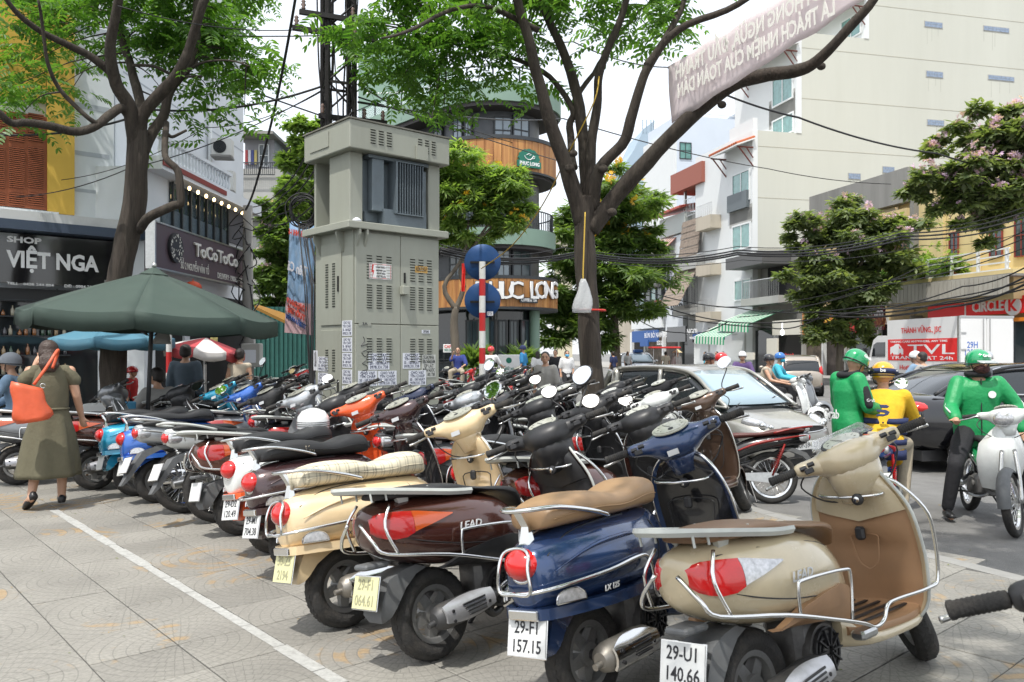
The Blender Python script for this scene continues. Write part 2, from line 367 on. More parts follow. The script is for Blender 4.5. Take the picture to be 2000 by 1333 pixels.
def mirror_on(h, O, s, hgt=.24, rake=0, m=None, out=.09, rz=0):
 mb = MB(); a = Vector((0.0, s*.215, .04)); b = Vector((.03, s*(.215+out), hgt))
 mb.curve([a, a+Vector((.0, s*.01, .07)), b-Vector((.0, 0, .03)), b], .0055, 6, 4, M=O)
 st = mb.build('mirror_stalk', blackp, h, sm=True)
 MM = O @ Matrix.Translation(b+Vector((0, 0, .03))) @ Matrix.Rotation(R(rz)+s*R(18), 4, 'Z') @ Matrix.Rotation(R(rake+24), 4, 'Y')
 n = 22
 def dr(x, k): return [(x, k*.066*math.cos(2*math.pi*i/n)*(1+.12*math.sin(2*math.pi*i/n)), k*.060*math.sin(2*math.pi*i/n)+.005) for i in range(n)]
 mb = MB(); mb.loft([dr(-.006, 1), dr(.004, 1.03), dr(.02, .7), dr(.026, .2)], M=MM); mb.build('mirror_case', m or blackp, st, auto=R(50))
 mb = MB(); mb.loft([dr(-.0085, .93), dr(-.006, .95)], M=MM); mb.build('mirror_glass', mirror, st)
def both(fn):
 for s in (-1, 1): fn(s)
def plate_on(root, x, z, tilt, w=.19, h=.14, parent=None):
 T = Matrix.Translation((x, 0, z)) @ Matrix.Rotation(R(tilt), 4, 'Y')
 mb = MB(); mb.bbox(-.004, 0, -w/2-.006, w/2+.006, -h/2-.006, h/2+.006, T, .0015); f = mb.build('plate_frame', chrome, root)
 mb = MB(); mb.box(-.0065, -.0045, -w/2, w/2, -h/2, h/2, M=T); mb.build('number_plate', P_plate, root); root['px'] = (x, z, tilt)
def plate_text(root, l1, l2, m=None):
 x, z, tilt = root['px']; T = Matrix.Translation((x, 0, z)) @ Matrix.Rotation(R(tilt), 4, 'Y')
 pl = [c for c in root.children if c.name.startswith('number_plate')][0]
 for t, zz, sz_ in ((l1, .035, .066), (l2, -.034, .066)):
  text(t, sz_, T @ frame((-.0075, 0, zz-.002), (0, -1, 0), (0, 0, 1)), m or ink, 'plate_lettering', pl, .0008, sx=.86, bold=.0006)
def legshield(root, style, lead):
 rows = [(.30, 1.08, .150, .05), (.36, 1.10, .190, .06), (.50, 1.095, .215, .075), (.64, 1.06, .222, .08), (.76, 1.02, .212, .075), (.86, .98, .175, .06), (.925, .955, .12, .04), (.955, .94, .06, .02)]
 if lead: rows = [(.27, 1.06, .170, .06), (.34, 1.10, .210, .08), (.50, 1.10, .235, .10), (.64, 1.075, .240, .11), (.76, 1.035, .225, .10), (.86, .985, .175, .08), (.925, .955, .12, .05), (.955, .94, .07, .03)]
 def row(z, x, w, s, th):
  a = [(x-s*(k/8)**2-th, w*k/8, z) for k in range(-8, 9)]; b = [(x-s*(k/8)**2, w*k/8, z) for k in range(8, -9, -1)]
  return a+b
 def rws(t0, t1, f=1):
  return smooth([Vector((r[1], r[2], r[3])) for r in rows], 3), smooth([Vector((r[0], 0, 0)) for r in rows], 3)
 A, Z = rws(0, 0)
 mb = MB(); mb.loft([row(Z[i].x, A[i].x, A[i].y, A[i].z, .022) for i in range(len(A))]); sh = mb.build('leg_shield', P_body, root, auto=R(45))
 mb = MB(); e = [(A[i].x-A[i].z-.012, A[i].y+.004, Z[i].x) for i in range(len(A))]
 mb.tube(e+[(p[0], -p[1], p[2]) for p in reversed(e)], .0075, 8); mb.build('shield_trim', chrome if not lead else P_rack, sh, sm=True)
 mb = MB(); rr = []
 for i in range(1, len(A)-1):
  w = A[i].y*.90; z = Z[i].x; x = A[i].x-.024; t = (z-.28)/.66
  bulge = .055+.035*math.sin(math.pi*min(max((z-.30)/.40, 0), 1))+(.045 if lead and z > .62 else 0)
  rr.append([(x-A[i].z*.8*(k/8)**2-bulge*(1-(abs(k)/8)**(3.0 if lead else 2.2)), w*k/8, z) for k in range(-8, 9)]+[(x-A[i].z*(k/8)**2*.8+.004, w*k/8, z) for k in range(8, -9, -1)])
 mb.loft(rr); ip = mb.build('inner_panel', P_inner, sh, auto=R(50))
 if lead:                                                          # painted upper part round the lock
  mb = MB(); q = [[Vector((p[0]-(.012 if k < 17 else -.02), p[1]*1.02, p[2])) for k, p in enumerate(r)] for r in rr if r[0][2] > .69]
  for r in q[:1]:
   for k in range(17): r[k].z += .05*abs(k-8)/8-.03
  mb.loft(q); mb.build('upper_panel', P_head, ip, auto=R(50))
 xk = .905 if not lead else .87
 mb = MB(); T = Matrix.Translation((.945-(.0 if not lead else .0), 0, .56)) @ Matrix.Rotation(R(-4), 4, 'Y')
 pl = [(-.11, .15), (.11, .15), (.125, .08), (.10, -.09), (.05, -.15), (-.05, -.15), (-.10, -.09), (-.125, .08)] if not lead else [(-.055, .07), (.055, .07), (.06, .03), (.045, -.05), (.01, -.08), (-.01, -.08), (-.045, -.05), (-.06, .03)]
 mb.tube([(-.0, p[0], p[1]) for p in smooth([(a, b, 0) for a, b in pl], 3, True)], .0035, 5, M=T, closed=True); mb.build('glovebox_seam', blackp if not lead else P_inner, ip)
 mb = MB(); mb.lathe([(.026, 0), (.026, .012), (.020, .016), (.004, .016)], 16, Matrix.Translation((xk-(.045 if lead else 0), -.06 if lead else 0, .80)) @ Matrix.Rotation(R(-90), 4, 'Y')); mb.build('ignition_lock', blackp, ip, auto=R(40))
 mb = MB(); mb.lathe([(.013, 0), (.013, .019), (.008, .021)], 12, Matrix.Translation((xk-(.045 if lead else 0), -.06 if lead else 0, .80)) @ Matrix.Rotation(R(-90), 4, 'Y')); mb.build('key_plate', chrome, ip, auto=R(40))
 mb = MB(); mb.box(-.03, 0, -.022, .022, -.03, .03, M=Matrix.Translation((.925, 0, .64 if lead else .70)), b=.01); mb.build('bag_hook', blackp, ip)
 mb = MB(); mb.curve([(.92, .15, .83), (.85, .135, .815), (.815, 0, .81), (.85, -.135, .815), (.92, -.15, .83)], .007, 8, 5); mb.build('luggage_hoop', chrome, ip, sm=True)
 mb = MB(); mb.loft(station([(.0, .02, -.02, .01), (.1, .05, -.03, .05), (.35, .06, -.03, .06), (.52, .045, -.03, .04), (.60, .02, -.02, .01)], 14, 2.4), M=Matrix.Translation((1.11, 0, .34)) @ Matrix.Rotation(R(-104), 4, 'Y') @ Matrix.Rotation(math.pi, 4, 'X')); mb.build('horn_cover', P_body, sh, auto=R(50))
 return sh
def make_scooter(lead=False, ang=34, wind=False, name='scooter'):
 root = empty(name); STR = steer(R(ang)); body = P_body
 wheel(root, -.06, .215, .105, 'rear_wheel', z=.213); wheel(root, 1.27, .215, .10, 'front_wheel', M=STR, z=.213)
 mb = MB()
 if lead: tab = [(-.40, .060, .60, .715, 2.2), (-.37, .11, .55, .75, 2.2), (-.25, .165, .49, .775, 2.3), (-.05, .205, .44, .775, 2.4), (.15, .215, .42, .765, 2.4), (.33, .195, .40, .73, 2.3), (.46, .15, .36, .64, 2.3), (.56, .10, .33, .47, 2.3)]
 else: tab = [(-.385, .050, .49, .66, 2.3), (-.365, .095, .455, .695, 2.3), (-.26, .150, .435, .735, 2.2), (-.08, .200, .43, .757, 2.15), (.12, .210, .43, .76, 2.15), (.30, .175, .43, .757, 2.2), (.44, .125, .41, .745, 2.4), (.53, .085, .38, .70, 2.5)]
 mb.loft(station(tab, 28, k=4)); b = mb.build('body', body, root, auto=R(60))
 if not lead:
  mb = MB(); mb.loft([[(x, s*(w+.005), z) for s, z in ((1, .425), (1, .468), (-1, .468), (-1, .425))] for x, w in ((-.39, .07), (-.37, .105), (-.26, .150), (-.08, .195), (.12, .204), (.30, .172), (.42, .13))]); mb.build('skirt', body, b, auto=R(30))
  mb = MB(); mb.bbox(-.402, -.385, -.075, .075, .425, .462, Matrix.Identity(4), .004); mb.build('tail_badge', chrome, b)
  for s in (-1, 1):                                              # crease along each cowl
   mb = MB(); mb.curve([(-.33, s*.13, .60), (-.15, s*.178, .665), (.05, s*.196, .68), (.25, s*.177, .66)], [.002, .008, .008, .002], 6, 4); mb.build('cowl_crease', body, b, sm=True)
 sA = smooth([Vector((r[0], r[1], r[2])) for r in tab], 10); sB = smooth([Vector((r[3], 0, 0)) for r in tab], 10)
 def sec(x):
  for i in range(len(sA)-1):
   if sA[i].x <= x <= sA[i+1].x: t = (x-sA[i].x)/max(sA[i+1].x-sA[i].x, 1e-6); q = sA[i].lerp(sA[i+1], t); return q.y, q.z, sB[i].lerp(sB[i+1], t).x
  return sA[0].y, sA[0].z, sB[0].x
 def skin_line(pts, name, r=.0028, m=blackp):
  for s in (-1, 1):
   mb = MB(); P = []
   for x, f in pts:                                          # f: height as a fraction of the flank
    w, z0, z1 = sec(x); d = (f-.5)*2; P.append((x, s*(w*(1-abs(d)**2.2)**(1/2.2)+.002), (z0+z1)/2+(z1-z0)/2*d))
   mb.curve(P, r, 5, 3); mb.build(name, m, b)
 if lead:
  skin_line([(-.36, .42), (-.2, .34), (0, .30), (.2, .28), (.40, .30), (.54, .45)], 'panel_gap'); skin_line([(-.30, .85), (-.1, .86), (.15, .86), (.33, .84), (.46, .8)], 'panel_gap')
  for s in (-1, 1):
   mb = MB(); g = []
   for x, w, z0, z1 in ((-.10, .206, .438, .45), (.05, .214, .43, .50), (.2, .216, .415, .525), (.34, .196, .395, .53), (.46, .156, .36, .50), (.57, .106, .325, .44)): g.append([(x, s*(w*.80), z0-.004), (x, s*(w*.985+.004), z0+(z1-z0)*.45), (x, s*(w*1.0+.004), z1), (x, s*(w-.03), z1-.002), (x, s*(w*.7), z0+.002)])
   mb.loft(g); mb.build('side_panel', P_inner, b, auto=R(45))
 else:
  skin_line([(.30, .98), (.335, .8), (.35, .5), (.345, .2), (.33, .03)], 'panel_gap'); skin_line([(-.33, .80), (-.2, .93), (0, .955), (.2, .955)], 'panel_gap')
 mb = MB(); rr = []
 prof = [(-.16, .46, .055), (-.24, .45, .065), (-.33, .42, .075), (-.375, .33, .075), (-.385, .27, .07), (-.37, .235, .05)] if lead else [(-.14, .44, .05), (-.22, .44, .06), (-.31, .42, .075), (-.345, .36, .08), (-.355, .31, .07), (-.35, .275, .045)]
 inn = [(-.10, .44), (-.17, .42), (-.24, .37), (-.30, .29), (-.33, .255), (-.345, .24)] if lead else [(-.10, .42), (-.16, .40), (-.24, .36), (-.29, .31), (-.315, .285), (-.335, .272)]
 for (x, z, w), (xi, zi) in zip(prof, inn): rr.append([(x, -w, z), (x, w, z), (xi, w, zi), (xi, -w, zi)])
 mb.loft(rr); mb.build('rear_mudguard', P_fend if lead else body, root, auto=R(50))
 plate_on(root, -.405 if lead else -.385, .375 if lead else .36, 14)
 if lead:
  mb = MB(); mb.bbox(-.43, -.30, -.05, .05, .475, .50, Matrix.Identity(4), .008); mb.build('plate_light', greyp, root)
  for s in (-1, 1):
   def lens(rows_, nm, m_):
    mb = MB(); g = []
    for x, f0, f1 in rows_:
     w, z0, z1 = sec(x)
     def pt(f, o): d = (f-.5)*2; return (x, s*(w*(1-abs(d)**2.3)**(1/2.3)+o), (z0+z1)/2+(z1-z0)/2*d)
     F = [f0+(f1-f0)*k/6 for k in range(7)]; g.append([pt(f, .009) for f in F]+[pt(f, -.03) for f in reversed(F)])
    mb.loft(g); mb.build(nm, m_, root, auto=R(40))
   lens(((-.399, .32, .82), (-.385, .30, .84), (-.36, .30, .84), (-.32, .32, .82), (-.27, .38, .80), (-.235, .46, .79)), 'tail_light', redlens if wind else mat('dark_red_lens', (.36, .012, .012), .12, coat=1))
   lens(((-.233, .47, .79), (-.20, .52, .78), (-.15, .58, .76), (-.09, .65, .74), (-.03, .71, .725)), 'turn_signal', clearlens if wind else mat('amber_lens', (.42, .07, .015), .12, coat=1))
  mb = MB(); U = [(.14, .150, .765), (.0, .165, .775), (-.2, .160, .80), (-.40, .125, .825), (-.49, .07, .835), (-.50, 0, .836)]
  U = smooth(U, 4); U += [Vector((p.x, -p.y, p.z)) for p in reversed(U[:-1])]
  rings = []
  for i, p in enumerate(U):
   t = (U[min(i+1, len(U)-1)]-U[max(i-1, 0)]); nrm = Vector((-t.y, t.x, 0)).normalized(); w = .030 if p.x > -.3 else .048
   if p.x > .05: w = .03-(p.x-.05)*.2
   rings.append([p+nrm*(-.012), p+nrm*(-.008)+Vector((0, 0, .014)), p+nrm*w*.9+Vector((0, 0, .012)), p+nrm*w, p+nrm*w*.9+Vector((0, 0, -.008)), p+Vector((0, 0, -.016))])
  mb.loft(rings); rk = mb.build('grab_rail', P_rack, root, auto=R(40))
  mb = MB()
  for s in (-1, 1):
   mb.loft([[(-.30, s*.10, .81), (-.22, s*.10, .81), (-.22, s*.13, .81), (-.30, s*.13, .81)], [(-.25, s*.075, .745), (-.20, s*.075, .745), (-.20, s*.095, .745), (-.25, s*.095, .745)]])
   for xx in (-.42, -.34, -.10): mb.tube([(xx, s*.12, .815), (xx+.005, s*.12, .775)], .005, 6)
  mb.loft([[(x, -w, z), (x, w, z), (x, w, z-.012), (x, -w, z-.012)] for x, w, z in ((-.46, .07, .842), (-.38, .10, .836), (-.28, .115, .82))]); mb.build('rail_bracket', P_rack, rk)['kind'] = 'stuff'
  st = [(-.33, .09, .775, .80), (-.28, .125, .77, .815), (-.12, .140, .765, .822), (.04, .145, .765, .815), (.14, .150, .765, .79), (.24, .155, .75, .775), (.36, .145, .73, .765), (.47, .12, .69, .75), (.54, .075, .64, .70)]
 else:
  mb = MB(); mb.ell((0, 0, 0), (.055, .080, .064), 18, 12, M=Matrix.Translation((-.372, 0, .632)) @ Matrix.Rotation(R(12), 4, 'Y'))
  for i, v in enumerate(mb.v):
   pass
  tl = mb.build('tail_light', redlens, root, sm=True)
  mb = MB(); mb.tube([(-.362+.02*math.sin(a), .072*math.cos(a), .632+.068*math.sin(a)) for a in [2*math.pi*k/24 for k in range(24)]], .008, 6, closed=True); mb.build('light_surround', chrome, tl, sm=True)
  for s in (-1, 1):
   mb = MB(); n = 14; pr = [(.062*math.cos(math.pi*k/n), .062*math.sin(math.pi*k/n)**.8*.75) for k in range(n+1)]
   T = Matrix.Translation((-.285, s*.156, .483)) @ Matrix.Rotation(s*R(20), 4, 'Z')
   mb.prism(pr, -.008, .008, M=T); ts = mb.build('turn_signal', clearlens, root)
   mb = MB(); mb.tube([(p[0]*1.07, s*.004, p[1]*1.08-.002) for p in pr]+[(-.066, s*.004, -.003), (.066, s*.004, -.003)], .0035, 5, M=T, closed=True); mb.build('signal_trim', chrome, ts)
  mb = MB(); mb.curve([(.02, .155, .765), (-.10, .158, .80), (-.26, .13, .835), (-.37, .075, .84), (-.39, 0, .838), (-.37, -.075, .84), (-.26, -.13, .835), (-.10, -.158, .80), (.02, -.155, .765)], .0095, 8, 5); rk = mb.build('grab_rail', chrome, root, sm=True)
  mb = MB(); mb.loft([[(-.37, -.02, .835), (-.35, -.02, .835), (-.35, .02, .835), (-.37, .02, .835)], [(-.33, -.018, .77), (-.315, -.018, .77), (-.315, .018, .77), (-.33, .018, .77)], [(-.345, -.028, .70), (-.31, -.028, .70), (-.31, .028, .70), (-.345, .028, .70)]]); mb.build('rail_bracket', chrome, rk)
  st = [(-.31, .06, .755, .80), (-.28, .11, .75, .845), (-.15, .138, .75, .875), (.0, .145, .75, .872), (.12, .145, .75, .848), (.22, .140, .75, .852), (.34, .135, .75, .885), (.45, .112, .75, .875), (.50, .06, .755, .82)]
 mb = MB(); mb.loft(station(st, 24, 3.0, 4)); seat = mb.build('seat', P_seat, root, auto=R(60))
 mb = MB(); sp = [Vector((r[0]*1.0, r[1]+.0025, r[2]+(r[3]-r[2])*.42)) for r in st[1:-1]]; mb.tube(smooth(sp, 3), .0025, 5); mb.tube(smooth([Vector((p.x, -p.y, p.z)) for p in sp], 3), .0025, 5); mb.build('seat_piping', P_seat, seat)
 if lead: base = [(-.44, -.05, .68), (-.43, -.13, .60), (-.38, -.16, .545), (-.10, -.232, .50), (.20, -.238, .425), (.42, -.225, .365), (.52, -.215, .33), (.58, -.225, .345), (.62, -.228, .395), (.70, -.228, .405), (.98, -.235, .40), (1.06, -.245, .43), (1.05, -.262, .62), (1.01, -.255, .74), (.94, -.18, .86), (.905, -.10, .90)]
 else: base = [(-.43, -.0, .53), (-.42, -.08, .535), (-.33, -.15, .545), (-.10, -.212, .562), (.08, -.224, .58), (.16, -.225, .57), (.19, -.222, .50), (.20, -.215, .43), (.24, -.20, .39), (.34, -.185, .385)]
 for s in (-1, 1):
  mb = MB(); mb.curve([(p[0], p[1]*-s if True else 0, p[2]) for p in base], .0085, 8, 4)
  if lead:
   mb.curve([(-.02, s*.236, .48), (-.02, s*.242, .58), (.02, s*.243, .60), (.30, s*.24, .59), (.35, s*.238, .56), (.33, s*.232, .40)], .007, 8, 4)
   mb.curve([(-.33, s*.175, .53), (-.38, s*.155, .66), (-.33, s*.13, .755)], .007, 8, 4)
  mb.build('guard_bar', chrome, root, sm=True)
 if not lead:
  mb = MB(); mb.curve([(-.43, -.078, .535), (-.425, -.075, .62), (-.40, -.062, .68), (-.385, 0, .695), (-.40, .062, .68), (-.425, .075, .62), (-.43, .078, .535), (-.435, 0, .53)], .007, 8, 4, closed=True); mb.build('light_guard', chrome, root, sm=True)
 mb = MB(); mb.loft(station([(.44, .15, .30, .345), (.60, .175, .28, .325), (.85, .185, .27, .315), (1.0, .175, .27, .33), (1.10, .12, .29, .40)], 20, 4.5)); mb.build('floorboard', P_inner, root, auto=R(50))
 mb = MB(); mb.loft(station([(.42, .13, .25, .42), (.56, .18, .235, .31), (.8, .19, .23, .29), (1.0, .18, .235, .30), (1.12, .10, .27, .34)], 20, 3.5)); mb.build('under_panel', P_body, root, auto=R(50))
 mb = MB()
 for k in range(5): mb.box(.60, .98, -.13+k*.06, -.115+k*.06, .323, .33)
 mb.build('floor_strips', blackp, root)
 mb = MB(); mb.lathe([(.04, -.10), (.10, -.095), (.105, -.03), (.09, .05), (.06, .12)], 20, Matrix.Translation((.30, -.02, .28)), 'Y'); mb.bbox(-.05, .42, .045, .13, .15, .31, Matrix.Rotation(R(3), 4, 'Y'), .03); mb.bbox(.18, .48, -.09, .08, .20, .42, Matrix.Identity(4), .03)
 eng = mb.build('engine', engine, root, auto=R(40))
 mb = MB()
 for rr_ in (.03, .055, .08): mb.lathe([(rr_, 0), (rr_+.009, 0), (rr_+.009, .012), (rr_, .012)], 20, Matrix.Translation((.30, -.132, .28)), 'Y', closed=True)
 for k in range(10): mb.box(.02, .085, -.003, .003, 0, .012, M=Matrix.Translation((.30, -.132, .28)) @ Matrix.Rotation(R(90), 4, 'X') @ Matrix.Rotation(R(36*k), 4, 'Z'))
 mb.build('fan_grille', blackp, eng)
 mb = MB(); mb.tube([(-.06, .0, .213), (-.06, -.10, .213)], .022, 10); mb.curve([(.30, -.10, .17), (.22, -.13, .16), (.16, -.15, .20)], .018, 8, 4); mb.tube([(-.02, .12, .22), (-.06, .13, .52)], .012, 8)
 for k in range(9): mb.tube([(-.03+.025*math.cos(a)-.003*k, .125+.025*math.sin(a), .27+.022*k+.022*a/6.28) for a in [2*math.pi*j/8 for j in range(9)]], .0045, 5)
 mb.build('rear_suspension', blackp, root, sm=True)['kind'] = 'stuff'
 E = Matrix.Translation((-.02, -.170, .235)) @ Matrix.Rotation(R(-7 if lead else -2), 4, 'Y')
 mb = MB(); mb.lathe([(.012, -.155), (.03, -.155), (.052, -.135), (.060, -.10), (.060, .10), (.052, .16), (.03, .21), (.018, .24)], 24, E @ Matrix.Rotation(R(90), 4, 'Y')); mb.tube([(-.15, 0, -.012), (-.19, 0, -.016)], .014, 10, M=E)
 ex = mb.build('exhaust', mat('exhaust_black', (.07, .07, .072), .5, .4, dirt=.6, dirtcol=(.24, .21, .17), scale=12) if lead else mat('exhaust_grey', (.30, .28, .25), .45, .7, dirt=.5, scale=12), root, auto=R(40))
 mb = MB(); rr = []
 for i in range(9):
  t = i/8; x = -.13+.30*t; w = (.35+.85*math.sin(math.pi*(t*.8+.12))) if not lead else (.55+.35*math.sin(math.pi*t))
  up = .3 if lead else 0
  rr.append([(x, -.067*math.cos(a+up)*1.04-.002, .067*math.sin(a+up)*1.04) for a in [w*(q/4-.5)*2.1 for q in range(5)]]+[(x, -.061*math.cos(a+up), .061*math.sin(a+up)) for a in [w*(q/4-.5)*2.1 for q in range(4, -1, -1)]])
 mb.loft(rr, M=E); hs = mb.build('heat_shield', chrome if not lead else mat('shield_silver', (.5, .5, .52), .3, .6, dirt=.4, scale=15), ex, auto=R(50))
 mb = MB()
 for q in range(4): mb = MB(); mb.bbox(-.03+.01*q, .11, -.0735, -.066, .030-.018*q, .038-.018*q, E, .002); mb.build('shield_slot', blackp, hs)
 mb = MB()
 for p in ((-.09, -.02), (-.09, .025), (.13, 0)): mb.lathe([(.008, 0), (.008, .006), (.003, .007)], 8, E @ Matrix.Translation((p[0], -.068, p[1])) @ Matrix.Rotation(R(90), 4, 'X'))
 mb.build('shield_bolts', blackp, hs)['kind'] = 'stuff'
 mb = MB(); mb.tube([(.45, .12, .24), (.40, .30, .02)], .011, 8); mb.bbox(.36, .44, .28, .32, .005, .015, Matrix.Identity(4), .003); mb.build('side_stand', blackp, root)
 mb = MB()
 for s in (-1, 1): mb = MB(); mb.bbox(.40, .52, s*.20-.03, s*.20+.03, .30, .335, Matrix.Rotation(0, 4, 'Z'), .01); mb.build('footpeg', steel, root)
 legshield(root, None, lead)
 mb = MB(); rr = []
 for i in range(11):
  a = R(-18+i*19.5); c, s_ = math.cos(a), math.sin(a); w = .03+.045*math.sin(math.pi*min(i/10+.05, 1)); r0 = .235+(.03 if 2 < i < 8 else .01)
  rr.append([(1.27+(r0-.08*(q/5)**2*1.2)*c, w*1.25*q/5, .213+(r0-.08*(q/5)**2*1.2)*s_) for q in range(-5, 6)]+[(1.27+(r0-.012-.08*(q/5)**2*1.2)*c, w*1.15*q/5, .213+(r0-.012-.08*(q/5)**2*1.2)*s_) for q in range(5, -6, -1)])
 mb.loft(rr, M=STR); mb.build('front_mudguard', P_body, root, auto=R(50))
 mb = MB(); mb.curve([(1.27, .07, .213), (1.22, .075, .30), (1.18, .03, .38), (1.15, 0, .46), (1.0, 0, .75)], [.02, .022, .024, .024, .024], 10, 4, M=STR); mb.build('fork', steel, root, sm=True)
 h, O = headset(root, 'lead' if lead else 'vespa', STR, wind)
 root['lead'] = lead
 return root, h, O
def wordmark(root, body, size, x, y, z, m, s=-1, shear=.25, ang=0):
 """badge on the flank of a scooter, facing its right side"""
 text(body, size, frame((x, s*y, z), (-s*-1 if False else (1 if s < 0 else -1), 0, ang), (0, 0, 1)), m, 'badge', root, .0015, sx=1.1, shear=shear, bold=.0006)
def make_underbone(ang=30, name='motorbike', wb=1.24):
 root = empty(name); STR = steer(R(ang)) if ang else Matrix.Identity(4)
 wheel(root, 0, .29, .075, 'rear_wheel', rimr=.225, wire=True); wheel(root, 1.24, .285, .07, 'front_wheel', M=STR, rimr=.222, wire=True)
 mb = MB(); mb.loft(station([(-.42, .035, .72, .80, 2.2), (-.36, .075, .66, .82, 2.2), (-.15, .115, .62, .79, 2.2), (.10, .125, .58, .75, 2.2), (.30, .11, .50, .70, 2.2), (.45, .08, .44, .60, 2.2)], 20, k=3)); b = mb.build('body', P_body, root, auto=R(60))
 for s in (-1, 1):
  mb = MB(); mb.curve([(-.38, s*.083, .765), (-.15, s*.123, .725), (.15, s*.13, .665), (.38, s*.105, .575)], [.004, .014, .018, .006], 6, 4); mb.build('side_stripe', P_rack, b, sm=True)
  mb = MB(); mb.loft(station([(-.405, .02, -.04, .04), (-.34, .03, -.045, .045), (-.24, .02, -.03, .03), (-.18, .006, -.01, .01)], 10), M=Matrix.Translation((0, s*.062, .735))); mb.build('turn_signal', clearlens, root, sm=True)
 mb = MB(); mb.ell((-.405, 0, .745), (.035, .055, .045), 14, 8); mb.build('tail_light', redlens, root, sm=True)
 mb = MB(); mb.loft(station([(-.36, .07, .80, .835), (-.25, .11, .78, .85), (-.05, .125, .755, .83), (.12, .12, .74, .79), (.28, .12, .725, .785), (.42, .09, .71, .78), (.50, .04, .70, .75)], 20, 2.8, 3)); mb.build('seat', P_seat, root, auto=R(60))
 mb = MB(); rr = []
 for (x, z, w), (xi, zi) in zip([(-.10, .62, .05), (-.25, .62, .06), (-.38, .57, .065), (-.46, .46, .06), (-.52, .36, .05), (-.56, .30, .035)], [(-.08, .59), (-.22, .58), (-.34, .53), (-.42, .44), (-.49, .345), (-.545, .295)]): rr.append([(x, -w, z), (x, w, z), (xi, w, zi), (xi, -w, zi)])
 mb.loft(rr); mb.build('rear_mudguard', P_fend, root, auto=R(50))
 plate_on(root, -.50, .47, 24)
 mb = MB(); mb.curve([(-.02, .125, .78), (-.22, .13, .83), (-.42, .09, .86), (-.45, 0, .86), (-.42, -.09, .86), (-.22, -.13, .83), (-.02, -.125, .78)], .011, 8, 4); mb.build('grab_rail', P_rack, root, sm=True)
 mb = MB()
 mb.curve([(.92, 0, .82), (.72, 0, .58), (.50, 0, .45), (.30, 0, .42), (-.30, 0, .66)], .03, 10, 4); mb.tube([(.30, -.08, .42), (0, -.09, .29)], .018, 8); mb.tube([(.30, .08, .42), (0, .09, .29)], .018, 8); mb.build('frame', blackp, root, sm=True)
 mb = MB(); mb.bbox(.32, .60, -.10, .10, .24, .42, Matrix.Identity(4), .03); mb.lathe([(.05, -.13), (.085, -.12), (.085, .12), (.05, .13)], 18, Matrix.Translation((.38, 0, .31)), 'Y'); mb.tube([(.58, 0, .33), (.72, 0, .36)], .055, 12)
 for k in range(5): mb.lathe([(.02, 0), (.07, 0), (.07, .006), (.02, .006)], 14, Matrix.Translation((.60+.024*k, 0, .335)) @ Matrix.Rotation(R(80), 4, 'Y'))
 mb.build('engine', engine, root, auto=R(40))
 mb = MB(); mb.loft([[(x, -.108, z0), (x, -.085, z0), (x, -.085, z1), (x, -.108, z1)] for x, z0, z1 in ((-.09, .26, .30), (-.06, .235, .335), (.0, .225, .35), (.06, .235, .345), (.30, .255, .335), (.40, .265, .33))], M=Matrix.Diagonal((1, -1, 1, 1))); mb.build('chain_case', steel, root, auto=R(40))
 mb = MB(); mb.lathe([(.012, -.21), (.036, -.20), (.040, -.10), (.040, .15), (.025, .22), (.016, .26)], 18, Matrix.Translation((.04, -.145, .28)) @ Matrix.Rotation(R(84), 4, 'Y')); mb.curve([(.28, -.145, .25), (.42, -.13, .22), (.62, -.06, .24), (.66, 0, .32)], .014, 8, 4); mb.build('exhaust', steel, root, auto=R(40))
 for s in (-1, 1):
  mb = MB(); a = Vector((0, s*.115, .31)); c = Vector((-.14, s*.115, .66)); mb.tube([a, c], .011, 8)
  for k in range(10):
   o = a.lerp(c, .25+.06*k); mb.tube([o+Vector((.022*math.cos(q), .022*math.sin(q), .003*q)) for q in [2*math.pi*j/7 for j in range(8)]], .004, 5)
  mb.build('rear_shock', P_rack if s < 0 else P_rack, root, sm=True)
 mb = MB(); rr = []
 for z, x, w, s_ in ((.34, .86, .12, .05), (.45, .94, .17, .07), (.60, .99, .20, .10), (.74, .99, .19, .10), (.86, .96, .12, .06), (.95, .93, .06, .02)):
  rr.append([(x-s_*(k/5)**2*1.6-.014, w*k/5, z) for k in range(-5, 6)]+[(x-s_*(k/5)**2*1.6+.004, w*k/5, z) for k in range(5, -6, -1)])
 mb.loft(rr); mb.build('leg_shield', P_head, root, auto=R(50))
 mb = MB(); mb.curve([(1.24, .075, .29), (1.12, .07, .52), (1.02, .05, .72)], [.022, .019, .019], 8, 4, M=STR); mb.curve([(1.24, -.075, .29), (1.12, -.07, .52), (1.02, -.05, .72)], [.022, .019, .019], 8, 4, M=STR); mb.build('fork', steel, root, sm=True)
 mb = MB(); rr = []
 for i in range(11):
  a = R(0+i*15.5); c, s_ = math.cos(a), math.sin(a); rr.append([(1.24+.315*c-.04*abs(q/3)**2*c, .055*q/3, .285+(.315-.04*abs(q/3)**2)*s_) for q in range(-3, 4)]+[(1.24+.305*c-.04*abs(q/3)**2*c, .05*q/3, .285+(.305-.04*abs(q/3)**2)*s_) for q in range(3, -4, -1)])
 mb.loft(rr, M=STR); mb.build('front_mudguard', P_fend, root, auto=R(50))
 h, O = headset(root, 'vespa', STR); root['lead'] = False
 mb = MB()
 for s in (-1, 1): mb.tube([(.40, 0, .24), (.40, s*.26, .24)], .010, 8)
 mb.tube([(.25, .10, .25), (.20, .27, .02)], .010, 8); mb.build('footpegs', blackp, root)
 return root, h, O
